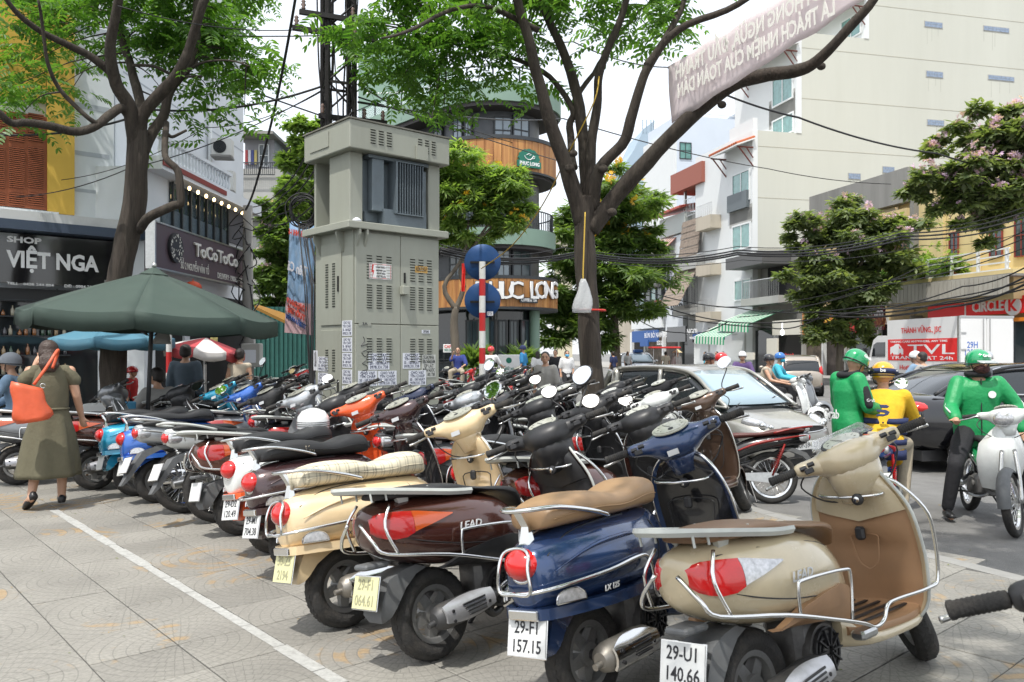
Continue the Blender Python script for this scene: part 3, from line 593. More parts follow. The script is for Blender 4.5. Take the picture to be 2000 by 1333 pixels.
def place_bike(proto, x, y, head, mats, label, lean=9, group='scooters parked in rows on the pavement', cat='scooter', first=False, drop=(), z=0, name=None):
 """head: heading in degrees to the right of straight ahead"""
 r = clone(proto, mats, None, label, drop=drop)
 r.location = (x, y, z); r.rotation_mode = 'XYZ'; r.rotation_euler = (R(-lean), 0, R(90-head))
 if name: r.name = name
 tag(r, None, cat, group); return r
def wear(body=None, inner=None, seat=None, head=None, plate=None, fend=None, rack=None):
 d = {}
 if body: d['P_body'] = body
 d['P_inner'] = inner or blackp; d['P_seat'] = seat or blackseat; d['P_head'] = head or body or blackp; d['P_plate'] = plate or plate_w; d['P_fend'] = fend or greyp; d['P_rack'] = rack or steel
 return d
def kill(o):
 for c in list(o.children): kill(c)
 bpy.data.objects.remove(o)
LB = make_scooter(True, 44, True, name='step_through_scooter')     # long-bodied scooter with small screen
LP = make_scooter(True, 36, name='step_through_scooter'); VP = make_scooter(False, 34, name='scooter'); UP = make_underbone(28)
US = make_underbone(0)
beige = paint('beige_pearl', (.60, .50, .33), .25); tan = mat('tan_plastic', (.37, .215, .115), .5, var=.06, scale=10, dirt=.15, dirtcol=(.2, .16, .12)); tanseat = mat('tan_vinyl', (.33, .205, .105), .42, bump=.06, bscale=200)
navy = paint('navy_paint', (.022, .05, .135), .18, .3); brown = paint('maroon_brown_paint', (.075, .024, .016), .2, .3); cream = paint('cream_paint', (.78, .60, .36), .24)
dkbrown = paint('dark_plum_paint', (.055, .026, .028), .22, .25); whitep = paint('white_scooter_paint', (.74, .76, .74)); orangep = paint('orange_paint', (.86, .12, .028), .26)
silverp = paint('silver_paint', (.50, .52, .54), .28, .5); blackpt = paint('black_gloss_paint', (.018, .018, .02), .16); turq = paint('turquoise_paint', (.02, .30, .48), .22, .2); bluep = paint('bright_blue_paint', (.035, .14, .52), .22, .2)
redp = paint('red_scooter_paint', (.55, .02, .02)); greyp2 = paint('grey_scooter_paint', (.20, .21, .22), .3, .4); offwhite_rack = mat('rack_silver_paint', (.52, .54, .51), .35, dirt=.2, scale=14)
plaid = mat('plaid_cloth', (.68, .62, .47), .8)
def _plaid():
 n = plaid.node_tree.nodes; L = plaid.node_tree.links; b = n['Principled BSDF']; tc = n.new('ShaderNodeTexCoord'); sp = n.new('ShaderNodeSeparateXYZ'); L.new(tc.outputs['Object'], sp.inputs[0])
 acc = None
 for ax, per, wd_ in ((0, .055, .16), (0, .055, .10), (2, .05, .12), (1, .05, .14)):
  m1 = n.new('ShaderNodeMath'); m1.operation = 'MULTIPLY_ADD'; L.new(sp.outputs[ax], m1.inputs[0]); m1.inputs[1].default_value = 1/per; m1.inputs[2].default_value = .28 if wd_ == .10 else 0
  m2 = n.new('ShaderNodeMath'); m2.operation = 'FRACT'; L.new(m1.outputs[0], m2.inputs[0]); m3 = n.new('ShaderNodeMath'); m3.operation = 'LESS_THAN'; L.new(m2.outputs[0], m3.inputs[0]); m3.inputs[1].default_value = wd_
  if acc is None: acc = m3.outputs[0]
  else:
   a = n.new('ShaderNodeMath'); a.operation = 'ADD'; L.new(acc, a.inputs[0]); L.new(m3.outputs[0], a.inputs[1]); acc = a.outputs[0]
 s = n.new('ShaderNodeMath'); s.operation = 'MULTIPLY'; L.new(acc, s.inputs[0]); s.inputs[1].default_value = .36; s.use_clamp = True
 mx = n.new('ShaderNodeMix'); mx.data_type = 'RGBA'; L.new(s.outputs[0], mx.inputs[0]); mx.inputs[6].default_value = (.66, .60, .45, 1); mx.inputs[7].default_value = (.12, .11, .09, 1); L.new(mx.outputs[2], b.inputs['Base Color'])
_plaid()
def mk(proto, *a, mir=(), **k):
 if proto[0]['lead'] and proto is not LB: k['drop'] = tuple(k.get('drop', ()))+('windscreen',)
 r = place_bike(proto[0], *a, **k)
 h = [c for c in r.children if c.name.startswith('headset')][0]
 for s, hg, rk, m, out, rz in mir: mirror_on(h, proto[2], s, hg, rk, m, out, rz)
 return r
H0 = 50
b1 = mk(LB, .94, 3.07, 50, wear(beige, tan, mat('brown_tan_vinyl', (.22, .125, .065), .42, bump=.06, bscale=200), beige, rack=offwhite_rack), 'beige scooter with tan inner panel and curved windscreen, nearest the camera at bottom right')
wordmark(b1, 'LEAD', .052, .06, .2155, .61, mat('badge_silver', (.66, .67, .68), .3)); plate_text(b1, '29-U1', '140.66')
b2 = mk(VP, .36, 3.42, 42, wear(navy, blackpt, tanseat, navy), 'dark navy blue scooter with tan leather seat and oval cream dial', mir=())
wordmark(b2, 'LX 125', .03, -.10, .2175, .50, mat('badge_silver', (.66, .67, .68), .3)); plate_text(b2, '29-F1', '157.15')
b3 = mk(LP, -.32, 3.94, 46, wear(brown, blackp, blackseat, blackp, plate_y, rack=offwhite_rack), 'maroon brown scooter with pale grey grab rail and yellowed plate, between navy and cream scooters', mir=((-1, .24, 0, None, .08, 0),))
wordmark(b3, 'LEAD', .052, .06, .2155, .61, mat('badge_silver', (.66, .67, .68), .3)); plate_text(b3, '29-F1', '064.61', fadedink)
b4 = mk(VP, -.83, 4.40, 47, wear(cream, cream, plaid, cream, plate_y), 'cream scooter with beige plaid seat cover', mir=((-1, .12, 0, chrome, .02, 0),))
wordmark(b4, 'LX 125', .03, -.10, .2165, .50, blackp); plate_text(b4, '30-Z5', '2194', fadedink)
b5 = mk(VP, -1.32, 5.42, 45, wear(dkbrown, blackpt, blackseat, dkbrown), 'dark plum scooter with black seat and chrome grab rail', drop=('light_guard',))
wordmark(b5, 'Vespa', .045, .0, .142, .81, chrome, shear=.4); plate_text(b5, '29-M1', '704.38')
b6 = mk(VP, -1.67, 6.02, 39, wear(whitep, orangep, blackseat, orangep, fend=orangep), 'white scooter with orange mudguard, orange headset and orange leg shield', drop=('light_guard', 'guard_bar'))
for c in b6.children:
 if c.name.startswith(('leg_shield', 'rear_mudguard')): c.material_slots[0].link = 'OBJECT'; c.material_slots[0].material = orangep
 if c.name.startswith('body'):
  for d in c.children:
   if d.name.startswith('skirt'): d.material_slots[0].link = 'OBJECT'; d.material_slots[0].material = orangep
plate_text(b6, '29-D2', '120.49')
b7 = mk(LP, -2.10, 6.60, 47, wear(paint('copper_brown_paint', (.16, .055, .035), .25, .3), blackp, blackseat, blackp, rack=offwhite_rack), 'copper brown scooter with long grab rail, behind the white and orange one')
wordmark(b7, 'LEAD', .052, .06, .2155, .61, mat('badge_silver', (.66, .67, .68), .3))
b8 = mk(UP, -2.50, 7.05, 46, wear(whitep, blackp, blackseat, silverp, rack=offwhite_rack), 'white and red motorbike with silver headset and spoked wheels', cat='motorbike')
b9 = mk(UP, -2.93, 7.45, 48, wear(silverp, blackp, blackseat, blackp), 'silver motorbike with drooping black mudguard, between white and blue bikes', cat='motorbike')
b10 = mk(VP, -3.35, 8.0, 49, wear(bluep, silverp, blackseat, bluep), 'bright blue scooter with white lenses and blue headset', mir=((1, .15, 0, None, .10, 0),), drop=('light_guard', 'guard_bar'))
b11 = mk(VP, -3.74, 8.38, 48, wear(turq, turq, blackseat, turq, fend=turq), 'turquoise scooter with round tail light behind the walking woman', mir=((1, .17, 0, None, .09, 0),), drop=('light_guard', 'guard_bar'))
b12 = mk(LP, -4.35, 8.75, 49, wear(brown, blackp, blackseat, blackp), 'maroon scooter half hidden by the walking woman\'s skirt', drop=('windscreen',))
b13 = mk(LP, -5.35, 9.05, 64, wear(greyp2, blackp, blackseat, greyp2), 'dark grey scooter at the left edge of the picture')
for P_ in (LB, LP, VP, UP): pass
# ---------------------------------------------------------------- road and pavement
asph = mat('asphalt', (.185, .182, .175), .88, var=.2, scale=2.2, bump=.6, bscale=140, dirt=.6, dirtcol=(.095, .093, .09))
asphl = mat('asphalt_far', (.26, .255, .245), .85, var=.12, scale=.5, dirt=.2, dirtcol=(.18, .175, .165))
mb = MB(); mb.box(-400, 400, -60, 600, -.5, -.14); tag(mb.build('road', asph), kind='structure')
kerb = [(6.4, -3), (4.75, 2.0), (3.14, 5.57), (2.2, 7.75), (1.30, 10.9), (1.62, 12.4), (.9, 13.9), (.2, 16), (-1.2, 18.5), (-3, 20), (-4.2, 24), (-4.8, 40), (-5.2, 70)]
ks = smooth([(a, b, 0) for a, b in kerb], 6)
poly = [(p.x, p.y) for p in ks]+[(-40, 70), (-40, -3)]
mb = MB(); mb.prism([(x, y) for x, y in poly], -.3, -.006, ax='Z')
joint = mat('joint_grout', (.10, .098, .09), .95)
pave = mb.build('pavement', joint); tag(pave, kind='structure')
def inside(x, y, P=poly):
 c = False; j = len(P)-1
 for i in range(len(P)):
  if (P[i][1] > y) != (P[j][1] > y) and x < (P[j][0]-P[i][0])*(y-P[i][1])/(P[j][1]-P[i][1])+P[i][0]: c = not c
  j = i
 return c
tm = bpy.data.materials.new('fan_tile'); tm.use_nodes = True; n = tm.node_tree.nodes; L = tm.node_tree.links; B = n['Principled BSDF']
def mth(op, a, b=None, c=None):
 q = n.new('ShaderNodeMath'); q.operation = op
 for i, v in enumerate((a, b, c)):
  if v is None: continue
  if isinstance(v, (int, float)): q.inputs[i].default_value = v
  else: L.new(v, q.inputs[i])
 return q.outputs[0]
uv = n.new('ShaderNodeUVMap'); sx = n.new('ShaderNodeSeparateXYZ'); L.new(uv.outputs[0], sx.inputs[0])
r_ = mth('SQRT', mth('ADD', mth('MULTIPLY', sx.outputs[0], sx.outputs[0]), mth('MULTIPLY', sx.outputs[1], sx.outputs[1])))
an = mth('ARCTAN2', sx.outputs[1], sx.outputs[0]); rk_ = mth('MULTIPLY', r_, 7.0); ri_ = mth('FLOOR', rk_); rf = mth('FRACT', rk_)
rl = mth('LESS_THAN', rf, .10)
seg = mth('MULTIPLY', an, mth('ADD', mth('MULTIPLY', ri_, 1.2), 2.0)); sf = mth('FRACT', mth('ADD', seg, mth('MULTIPLY', ri_, .5)))
al = mth('LESS_THAN', mth('MULTIPLY', sf, mth('ADD', rk_, .8)), .16*3.2)
ln = mth('MAXIMUM', rl, al)
tc = n.new('ShaderNodeTexCoord'); geo = n.new('ShaderNodeNewGeometry')
nz = n.new('ShaderNodeTexNoise'); nz.inputs['Scale'].default_value = 1.1; nz.inputs['Detail'].default_value = 7; nz.inputs['Roughness'].default_value = .62; L.new(geo.outputs['Position'], nz.inputs[0])
nf = n.new('ShaderNodeTexNoise'); nf.inputs['Scale'].default_value = 55; nf.inputs['Detail'].default_value = 4; L.new(geo.outputs['Position'], nf.inputs[0])
wn = n.new('ShaderNodeTexWhiteNoise'); wn.noise_dimensions = '2D'
cx_ = n.new('ShaderNodeCombineXYZ'); at_ = n.new('ShaderNodeAttribute'); at_.attribute_name = 'cell'
L.new(at_.outputs['Vector'], wn.inputs[0])
base = n.new('ShaderNodeMix'); base.data_type = 'RGBA'; base.inputs[6].default_value = (.255, .244, .218, 1); base.inputs[7].default_value = (.335, .320, .285, 1)
mr = n.new('ShaderNodeMapRange'); mr.inputs[1].default_value = .35; mr.inputs[2].default_value = .65; L.new(nz.outputs[0], mr.inputs[0]); L.new(mr.outputs[0], base.inputs[0])
nw = n.new('ShaderNodeTexNoise'); nw.inputs['Scale'].default_value = .9; nw.inputs['Detail'].default_value = 5; nw.inputs['Roughness'].default_value = .7
mp = n.new('ShaderNodeMapping'); mp.inputs['Location'].default_value = (3.3, 7.1, 0); L.new(geo.outputs['Position'], mp.inputs[0]); L.new(mp.outputs[0], nw.inputs[0])
wear_ = n.new('ShaderNodeMapRange'); wear_.inputs[1].default_value = .55; wear_.inputs[2].default_value = .60; L.new(nw.outputs[0], wear_.inputs[0])
band = mth('GREATER_THAN', mth('FRACT', mth('MULTIPLY', ri_, .5)), .25)
och = mth('MULTIPLY', mth('MULTIPLY', wear_.outputs[0], mth('ADD', mth('MULTIPLY', band, .75), .1)), .75)
om = n.new('ShaderNodeMix'); om.data_type = 'RGBA'; L.new(och, om.inputs[0]); L.new(base.outputs[2], om.inputs[6]); om.inputs[7].default_value = (.42, .275, .12, 1)
lm = n.new('ShaderNodeMix'); lm.data_type = 'RGBA'; L.new(mth('MULTIPLY', ln, .42), lm.inputs[0]); L.new(om.outputs[2], lm.inputs[6]); lm.inputs[7].default_value = (.13, .125, .115, 1)
fm = n.new('ShaderNodeMix'); fm.data_type = 'RGBA'; fm.blend_type = 'MULTIPLY'; fm.inputs[0].default_value = .5; L.new(lm.outputs[2], fm.inputs[6]); L.new(nf.outputs[0], fm.inputs[7])
fb = n.new('ShaderNodeMix'); fb.data_type = 'RGBA'; fb.blend_type = 'MULTIPLY'; fb.inputs[0].default_value = 1; L.new(fm.outputs[2], fb.inputs[6])
wr = n.new('ShaderNodeMapRange'); wr.inputs[3].default_value = 1.02; wr.inputs[4].default_value = 1.22; L.new(wn.outputs[0], wr.inputs[0]); L.new(wr.outputs[0], fb.inputs[7])
L.new(fb.outputs[2], B.inputs['Base Color']); B.inputs['Roughness'].default_value = .75
bp = n.new('ShaderNodeBump'); bp.inputs['Strength'].default_value = .6; bp.inputs['Distance'].default_value = .004; L.new(mth('SUBTRACT', mth('MULTIPLY', nf.outputs[0], .4), ln), bp.inputs['Height']); L.new(bp.outputs[0], B.inputs['Normal'])
TS = .405; p0 = gr(347.75, 1259)
def tile_verts(k, b=.004):
 g = .0035; a0, a1 = g, TS-g
 bot = [(a0, a0, -.006), (a1, a0, -.006), (a1, a1, -.006), (a0, a1, -.006)]; top = [(a0+b, a0+b, 0), (a1-b, a0+b, 0), (a1-b, a1-b, 0), (a0+b, a1-b, 0)]; mid = [(p[0], p[1], -.003) for p in bot]
 fs = [(8, 9, 10, 11)]+[(i, (i+1) % 4, (i+1) % 4+4, i+4) for i in range(4)]+[(i+4, (i+1) % 4+4, (i+1) % 4+8, i+8) for i in range(4)]
 return bot+mid+top, fs
def uvset(me, k_of, coord):
 l = me.uv_layers.new(name='UVMap')
 for lp in me.loops:
  x, y = coord[lp.vertex_index]; l.data[lp.index].uv = (x, y)
def tuv(x, y, k):
 x, y = x/TS, y/TS
 return [(x, y), (1-x, y), (1-x, 1-y), (x, 1-y)][k]
tv, tf = tile_verts(0); tmesh = []
for k in range(4):
 for q in range(3):
  me = bpy.data.meshes.new('tile'); me.from_pydata(tv, [], tf); me.materials.append(tm); uvset(me, k, [tuv(v[0], v[1], k) for v in tv])
  a = me.attributes.new('cell', 'FLOAT_VECTOR', 'POINT')
  for d in a.data: d.vector = (q*3.7+k, q*1.3, 0)
  tmesh.append(me)
rot = Matrix.Identity(4); rot.col[0][:3] = DB; rot.col[1][:3] = DA
cells = []
for i in range(-60, 90):
 for j in range(-60, 170):
  c = p0+DB*TS*(i+.5)+DA*TS*(j+.5)
  if c.y < 1.6 or c.y > 30 or not inside(c.x, c.y): continue
  if abs(c.x) > c.y*.68+.4: continue
  cells.append((c.y, i, j, c))
cells.sort(key=lambda t: t[0])
near = [t for t in cells if (t[3].x < -.1+(t[0]-3)*-.15 and t[0] > 3.4) or (t[3].x > 1.6 and t[0] > 3)]; nid = {(t[1], t[2]) for t in near[:285]}
far = MB(); fc = []; fa = []
for D_, i, j, c in cells:
 k = (i % 2)+2*(j % 2); k = [0, 1, 3, 2][k]; o = p0+DB*TS*i+DA*TS*j; jz = rnd.uniform(-.0012, .0012)
 if (i, j) in nid:
  t = bpy.data.objects.new('tile', tmesh[k*3+rnd.randrange(3)]); COL.objects.link(t); t.parent = pave
  t.matrix_local = Matrix.Translation(o+Vector((0, 0, jz))) @ rot
 else:
  far.add([rot @ Vector(v)+o+Vector((0, 0, jz)) for v in tv], tf); fc += [tuv(v[0], v[1], k) for v in tv]; fa += [(i*.37, j*.73, 0)]*len(tv)
fo = far.build('tiles', tm, pave); tag(fo, kind='stuff'); uvset(fo.data, 0, fc); a = fo.data.attributes.new('cell', 'FLOAT_VECTOR', 'POINT'); a.data.foreach_set('vector', [x for v in fa for x in v])
lp_ = mat('worn_line_paint', (.40, .40, .38), .8, var=.2, scale=45, dirt=1.0, dirtcol=(.27, .265, .25))
mb = MB(); q0 = gr(286, 1106); dl = DA
for k in range(-13, 13):
 a = q0+dl*(k*TS*.5); b = q0+dl*((k+1)*TS*.5-(.006 if k % 2 else 0)); w = DB*(.034+rnd.uniform(-.006, .006)); z = Vector((0, 0, .0025))
 mb.add([a-w+z, a+w+z, b+w+z, b-w+z], [(0, 1, 2, 3)])
tag(mb.build('parking_line', lp_, pave), kind='stuff')
kst = mat('kerb_granite', (.27, .265, .25), .8, var=.12, scale=8, dirt=.3, dirtcol=(.2, .19, .17))
L_ = [ks[0]]; acc = 0
for i in range(1, len(ks)):
 pass
def walk(P, step):
 out = [P[0]]; r = step
 for i in range(len(P)-1):
  a, b = P[i], P[i+1]; d = (b-a).length; t = r
  while t <= d: out.append(a.lerp(b, t/d)); t += step
  r = t-d
 return out
W_ = walk(ks, .8)
for i in range(len(W_)-1):
 a, b = W_[i], W_[i+1]
 if a.y > 45: break
 d = (b-a).normalized(); nn = Vector((d.y, -d.x, 0)); g = d*.004
 mb = MB(); rr = []
 for z, o in ((-.15, .075), (-.012, .07), (.002, .055)): rr.append([a+g+nn*o+Vector((0, 0, z)), b-g+nn*o+Vector((0, 0, z)), b-g-nn*.085+Vector((0, 0, z)), a+g-nn*.085+Vector((0, 0, z))])
 mb.loft(rr); mb.build('kerb_stone', kst, pave)
def slab(pts, name='far_pavement'):
 mb = MB(); mb.prism(pts, -.139, .0, ax='Z'); return tag(mb.build(name, mat('far_paving', (.30, .29, .27), .85, var=.15, scale=1)), kind='structure')
dl_ = mat('dry_leaf', (.30, .20, .06), .8); gl_ = mat('dry_leaf_green', (.14, .16, .05), .8); pl = [[], []]
for _ in range(520):
 x = rnd.uniform(-6, 5.5); y = rnd.uniform(2.2, 13); z = .002 if inside(x, y) else -.137
 a = rnd.uniform(0, 6.28); s_ = rnd.uniform(.008, .03); M = Matrix.Rotation(a, 3, 'Z') @ Matrix.Rotation(rnd.uniform(-.3, .3), 3, 'X')
 pl[rnd.randrange(2)].append((M*s_, Vector((x, y, z+.004)), 0))
LT = [([Vector((0, 0, 0)), Vector((.5, .25, .1)), Vector((1, 0, .15)), Vector((.5, -.25, .1))], [(0, 1, 2, 3)])]
def litter():
 for q, m in zip(pl, (dl_, gl_)): o = scatter('fallen_leaves', LT, q, m, None);
# ---------------------------------------------------------------- transformer kiosk
kg = mat('kiosk_grey_green', (.315, .325, .275), .5, var=.08, scale=1.6, streak=True, dirt=.5, dirtcol=(.215, .205, .16), bump=.02)
kgd = mat('transformer_blue_grey', (.13, .16, .18), .5, .2, var=.12, scale=5, dirt=.3, dirtcol=(.09, .09, .08))
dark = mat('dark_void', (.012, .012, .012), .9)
C0 = at(690, 0, 10.4); F = Wall(C0, DB)
Fw = F.sz(855, 600)[0]; Gl = .98
G = Wall(Vector((C0.x, C0.y, 0))+Gl*DA.normalized(), -DA)
zl = F.sz(690, 448)[1]; zr0 = 3.98; zr1 = 4.34
kio = empty('transformer_kiosk', (C0.x, C0.y, 0), 0, 'tall grey green transformer kiosk covered with pasted flyers, roofed over a finned transformer', 'electrical cabinet')
kio.location = (0, 0, 0)
mb = MB(); F.box(mb, 0, Fw, 0, zl, -Gl, 0); mb.build('cabinet_body', kg, kio)
mb = MB(); F.box(mb, -.14, Fw+.10, zl, zl+.09, -Gl-.12, .12, b=.008); mb.build('ledge', kg, kio)
for a in (0.02, .13):
 mb = MB(); mb.prism([(0, 0), (-.11, 0), (-.11, -.06), (-.02, -.26), (0, -.26)], a, a+.03, M=F.T() @ Matrix.Rotation(R(0), 4, 'Z') @ Matrix.Translation((0, 0, zl)) @ Matrix.Rotation(R(90), 4, 'Z') @ Matrix.Diagonal((1, -1, 1, 1))); mb.build('bracket', kg, kio)
for a in (.12, .72):
 mb = MB(); mb.prism([(0, 0), (-.11, 0), (-.11, -.06), (-.02, -.26), (0, -.26)], a, a+.03, M=G.T() @ Matrix.Translation((0, 0, zl)) @ Matrix.Rotation(R(90), 4, 'Z') @ Matrix.Diagonal((1, -1, 1, 1))); mb.build('bracket', kg, kio)
zmid = F.sz(700, 633)[1]; am = F.sz(779, 600)[0]
def louvres(W, cols, z0, z1, n_, w=.075, out=.04, name='louvre_slots', par=None):
 for a in cols:
  mb = MB(); m2 = MB()
  for k in range(n_):
   z = z0+(z1-z0)*(k+.5)/n_; W.box(mb, a, a+w, z, z+.011, out+.001, out+.004); W.box(m2, a-.004, a+w+.004, z+.011, z+.017, out-.002, out+.011)
  mb.build(name, dark, par)['kind'] = 'stuff'; m2.build(name.replace('slots', 'lips'), kg, par)['kind'] = 'stuff'
for (a0, a1, z0, z1, n_) in ((.012, am-.004, zmid+.006, zl-.03, 2), (am+.004, Fw-.012, zmid+.006, zl-.03, 2), (.012, am-.004, .25, zmid-.006, 1), (am+.004, Fw-.012, .25, zmid-.006, 1)):
 mb = MB(); F.box(mb, a0, a1, z0, z1, .004, .04, b=.004); d = mb.build('cabinet_door', kg, kio)
 w = a1-a0; cols = [a0+w*.24, a0+w*.46, a0+w*.68]
 if n_ == 2: louvres(F, cols, z1-.60, z1-.28, 9, par=d); louvres(F, cols, z0+.18, z0+.50, 10, par=d)
 else: louvres(F, cols, z1-.50, z1-.17, 10, par=d)
g0, g1 = G.sz(628, 600)[0], G.sz(655, 600)[0]
gz = G.sz(640, 637)[1]
for (z0, z1, q) in ((gz+.006, zl-.14, 2), (.25, gz-.06, 1)):
 mb = MB(); G.box(mb, .16, .70, z0, z1, .003, .018, b=.003); d = mb.build('cabinet_door', kg, kio); cols = [.30, .48]
 louvres(G, cols, z1-.55, z1-.25, 9, .07, .018, par=d)
 if q == 2: louvres(G, cols, z0+.22, z0+.55, 10, .07, .018, par=d)
 mb = MB(); G.box(mb, .62, .65, (z0+z1)/2-.1, (z0+z1)/2+.1, .018, .03); mb.build('handle', dark, d)
mb = MB(); F.box(mb, am-.015, am+.085, F.sz(785, 577)[1], F.sz(785, 560)[1], .04, .12, b=.008); mb.build('lock_cover', kg, kio)
mb = MB(); F.box(mb, am+.05, am+.075, F.sz(789, 554)[1], F.sz(789, 534)[1], .04, .05); mb.build('lock_plate', dark, kio)
for a0, a1 in ((0-.04, .15), (Fw-.17, Fw+.02)):
 mb = MB(); F.box(mb, a0, a1, zl+.09, zr0, -Gl*.55, .02 if a0 > .5 else -.02, b=.01); mb.build('column', kg, kio)
mb = MB(); F.box(mb, -.02, Fw+.0, zl+.09, zr0, -Gl, -Gl+.05); mb.build('back_panel', kg, kio)
a = -.14; b_ = Fw+.09
mb = MB(); F.box(mb, a, b_, zr0, zr1, -Gl-.06, .15, b=.012); rf = mb.build('roof_box', kg, kio)
mb = MB(); F.box(mb, a-.015, b_+.015, zr1, zr1+.018, -Gl-.075, .165); mb.build('roof_sheet', mat('roof_sheet_grey', (.16, .155, .13), .7, var=.3, scale=8), rf)
louvres(F, [a+.30, a+.42, a+.54], zr0+.08, zr0+.28, 6, .07, .15, par=rf); louvres(F, [b_-.52, b_-.41, b_-.30], zr0+.08, zr0+.28, 6, .06, .15, par=rf)
mb = MB(); F.box(mb, b_-.56, b_-.38, zr0+.0, zr0+.18, .153, .18); mb.build('cover_plate', kg, rf)
mb = MB(); G.box(mb, .12, .62, zr0+.10, zr0+.30, .14, .155); mb.build('cover_plate', kg, rf)
mb = MB(); F.box(mb, .22, Fw-.20, zl+.12, zr0-.05, -.62, -.10, b=.02); mb.prism([(.42, zl+.10), (.42, zl+.30), (1.08, zl+.30), (1.08, zl+.10), (.98, zl+.02), (.52, zl+.02)], -.30, .06, M=F.T() @ Matrix.Diagonal((1, -1, 1, 1))); tk = mb.build('transformer_tank', kgd, kio)
mb = MB(); F.box(mb, .20, Fw-.18, zr0-.05, zr0-.01, -.64, .04); mb.build('transformer_lid', kgd, kio)
for k in range(11):
 mb = MB(); x = .60+.040*k; F.box(mb, x, x+.010, zl+.26, zr0-.06, -.10, .09); mb.build('cooling_fin', kgd, tk)
mb = MB(); F.box(mb, .585, 1.02, zl+.245, zl+.26, -.10, .10); F.box(mb, .585, 1.02, zr0-.06, zr0-.05, -.10, .10); F.box(mb,   .575, .60, zl+.25, zr0-.05, -.1, .1); mb.build('fin_frame', kgd, tk)
for k in range(10):
 mb = MB(); o = -.10-.045*k; F.box(mb, .10, .24, zl+.26, zr0-.06, o-.010, o); mb.build('cooling_fin', kgd, tk)
mb = MB(); F.box(mb, .26, .44, zl+.26, zr0-.05, -.09, .03, b=.01); F.box(mb, Fw-.30, Fw-.19, zl+.15, zr0-.1, -.5, .0, b=.01); mb.build('tank_flange', kgd, tk)
mb = MB(); mb.lathe([(.02, 0), (.055, .0), (.06, .02), (.02, .05)], 14, Matrix.Translation(F.P(.02, zl+.09, .05))); mb.build('loose_cap', paper, kio)
inkb = mat('flyer_ink', (.03, .035, .09), .7); signred = mat('sign_red', (.62, .03, .02), .5)
def flyer(W, u0, v0, u1, v1, body, label, out, m=None, im=None, size=None, grp='loan flyers pasted on the kiosk', bold=.003, cat='flyer', tilt=0):
 a, z = W.sz(u0, v0); c, w = W.sz(u1, v1); mb = MB()
 W.box(mb, a, c, w, z, out+.001, out+.0035); o = mb.build('flyer', m or paper, None); tag(o, label, cat, grp)
 ls = body.split('\n'); hh = (z-w); ww = c-a; n_ = len(ls)
 for i, l in enumerate(ls):
  if not l: continue
  s_ = hh/n_*1.05; text(l, s_, frame(W.P((a+c)/2, z-hh*(i+.5)/n_*.94-hh*.03, out+.005), W.d), im or inkb, 'lettering', o, .0006, bold=bold*s_*1.5, fit=min(ww*.86, ww*(.30+.065*len(l))))
 return o
cv = 'CHO VAY\nTÍN CHẤP\n50 - 100 NGÀY\n0978.331.738'
flyer(F, 716, 690, 757, 722, cv, 'white loan flyer in a frame of its own, centre of the left lower door', .04)
flyer(F, 696, 725, 733, 754, cv, 'loan flyer at the lower left corner of the left door, beside its twin', .04)
flyer(F, 735, 725, 771, 752, cv, 'loan flyer on the left lower door, touching the door seam', .04)
flyer(F, 783, 690, 817, 720, cv, 'loan flyer high on the right lower door beside the SỬA NHÀ notice', .04)
flyer(F, 794, 724, 828, 752, cv, 'loan flyer low on the right lower door partly over a handle', .046)
flyer(F, 820, 693, 847, 737, 'SỬA NHÀ\nSƠN CHỐNG THẤM\nỐP LÁT\nĐIỆN NƯỚC\n092 185 738', 'pale house repair notice with bold SỬA NHÀ heading', .042, mat('old_paper', (.50, .51, .48), .85, dirt=.4, dirtcol=(.35, .36, .32)), ink, grp='notices pasted on the kiosk')
for i, (v0, v1, t) in enumerate(((627, 656, 'worn topmost'), (660, 688, 'second'), (690, 719, 'third'), (722, 751, 'fourth'), (754, 782, 'fifth'))):
 flyer(G, 669, v0, 688, v1, cv, t+' loan flyer from the top of the narrow column at the kiosk corner', .0+.001)
for i, (v0, v1, t) in enumerate(((697, 726, 'torn loan flyer above'), (728, 756, 'loan flyer below a torn one'))):
 flyer(G, 624, v0, 643, v1, cv, t+' on the side door of the kiosk' if i == 0 else t+', side door of the kiosk', .02)
flyer(G, 613, 685, 621, 724, 'SỬA', 'narrow repair notice at the far left edge of the kiosk side', .002, None, ink, grp='notices pasted on the kiosk')
w1 = flyer(F, 717, 514, 761, 548, '', 'white electric danger sign with a red lightning bolt and red frame', .042, white, grp='plates on the kiosk doors', cat='warning sign')
a, z = F.sz(717, 514); c, w = F.sz(761, 548); mb = MB()
for r in ((a+.01, c-.01, z-.016, z-.010), (a+.01, c-.01, w+.010, w+.016), (a+.01, a+.016, w+.01, z-.01), (c-.016, c-.01, w+.01, z-.01)): F.box(mb, *r, .0455, .047)
mb.build('red_frame', signred, w1)
mb = MB(); bolt = [(.05, -.02), (.075, -.02), (.062, -.09), (.082, -.09), (.055, -.19), (.062, -.115), (.04, -.115)]
mb.prism([(a+p[0]-.005, z+p[1]) for p in bolt], -.047, -.0455, M=F.T()); mb.build('lightning_bolt', signred, w1)
for l, zz, sz_, fw in (('CẤM TRÈO !', .045, .034, .16), ('ĐIỆN ÁP CAO', .088, .026, .15), ('NGUY HIỂM', .126, .026, .13), ('CHẾT NGƯỜI', .164, .026, .14)): text(l, sz_, frame(F.P(a+.178, z-zz-.005, .047), F.d), ink, 'lettering', w1, .0006, bold=.0005, fit=fw)
w2 = flyer(F, 807, 520, 831, 535, 'HƯỚNG TỦ HẠ ÁP', 'small orange plate on the upper right kiosk door', .042, mat('orange_plate', (.62, .36, .09), .5), ink, grp='plates on the kiosk doors', cat='plate')
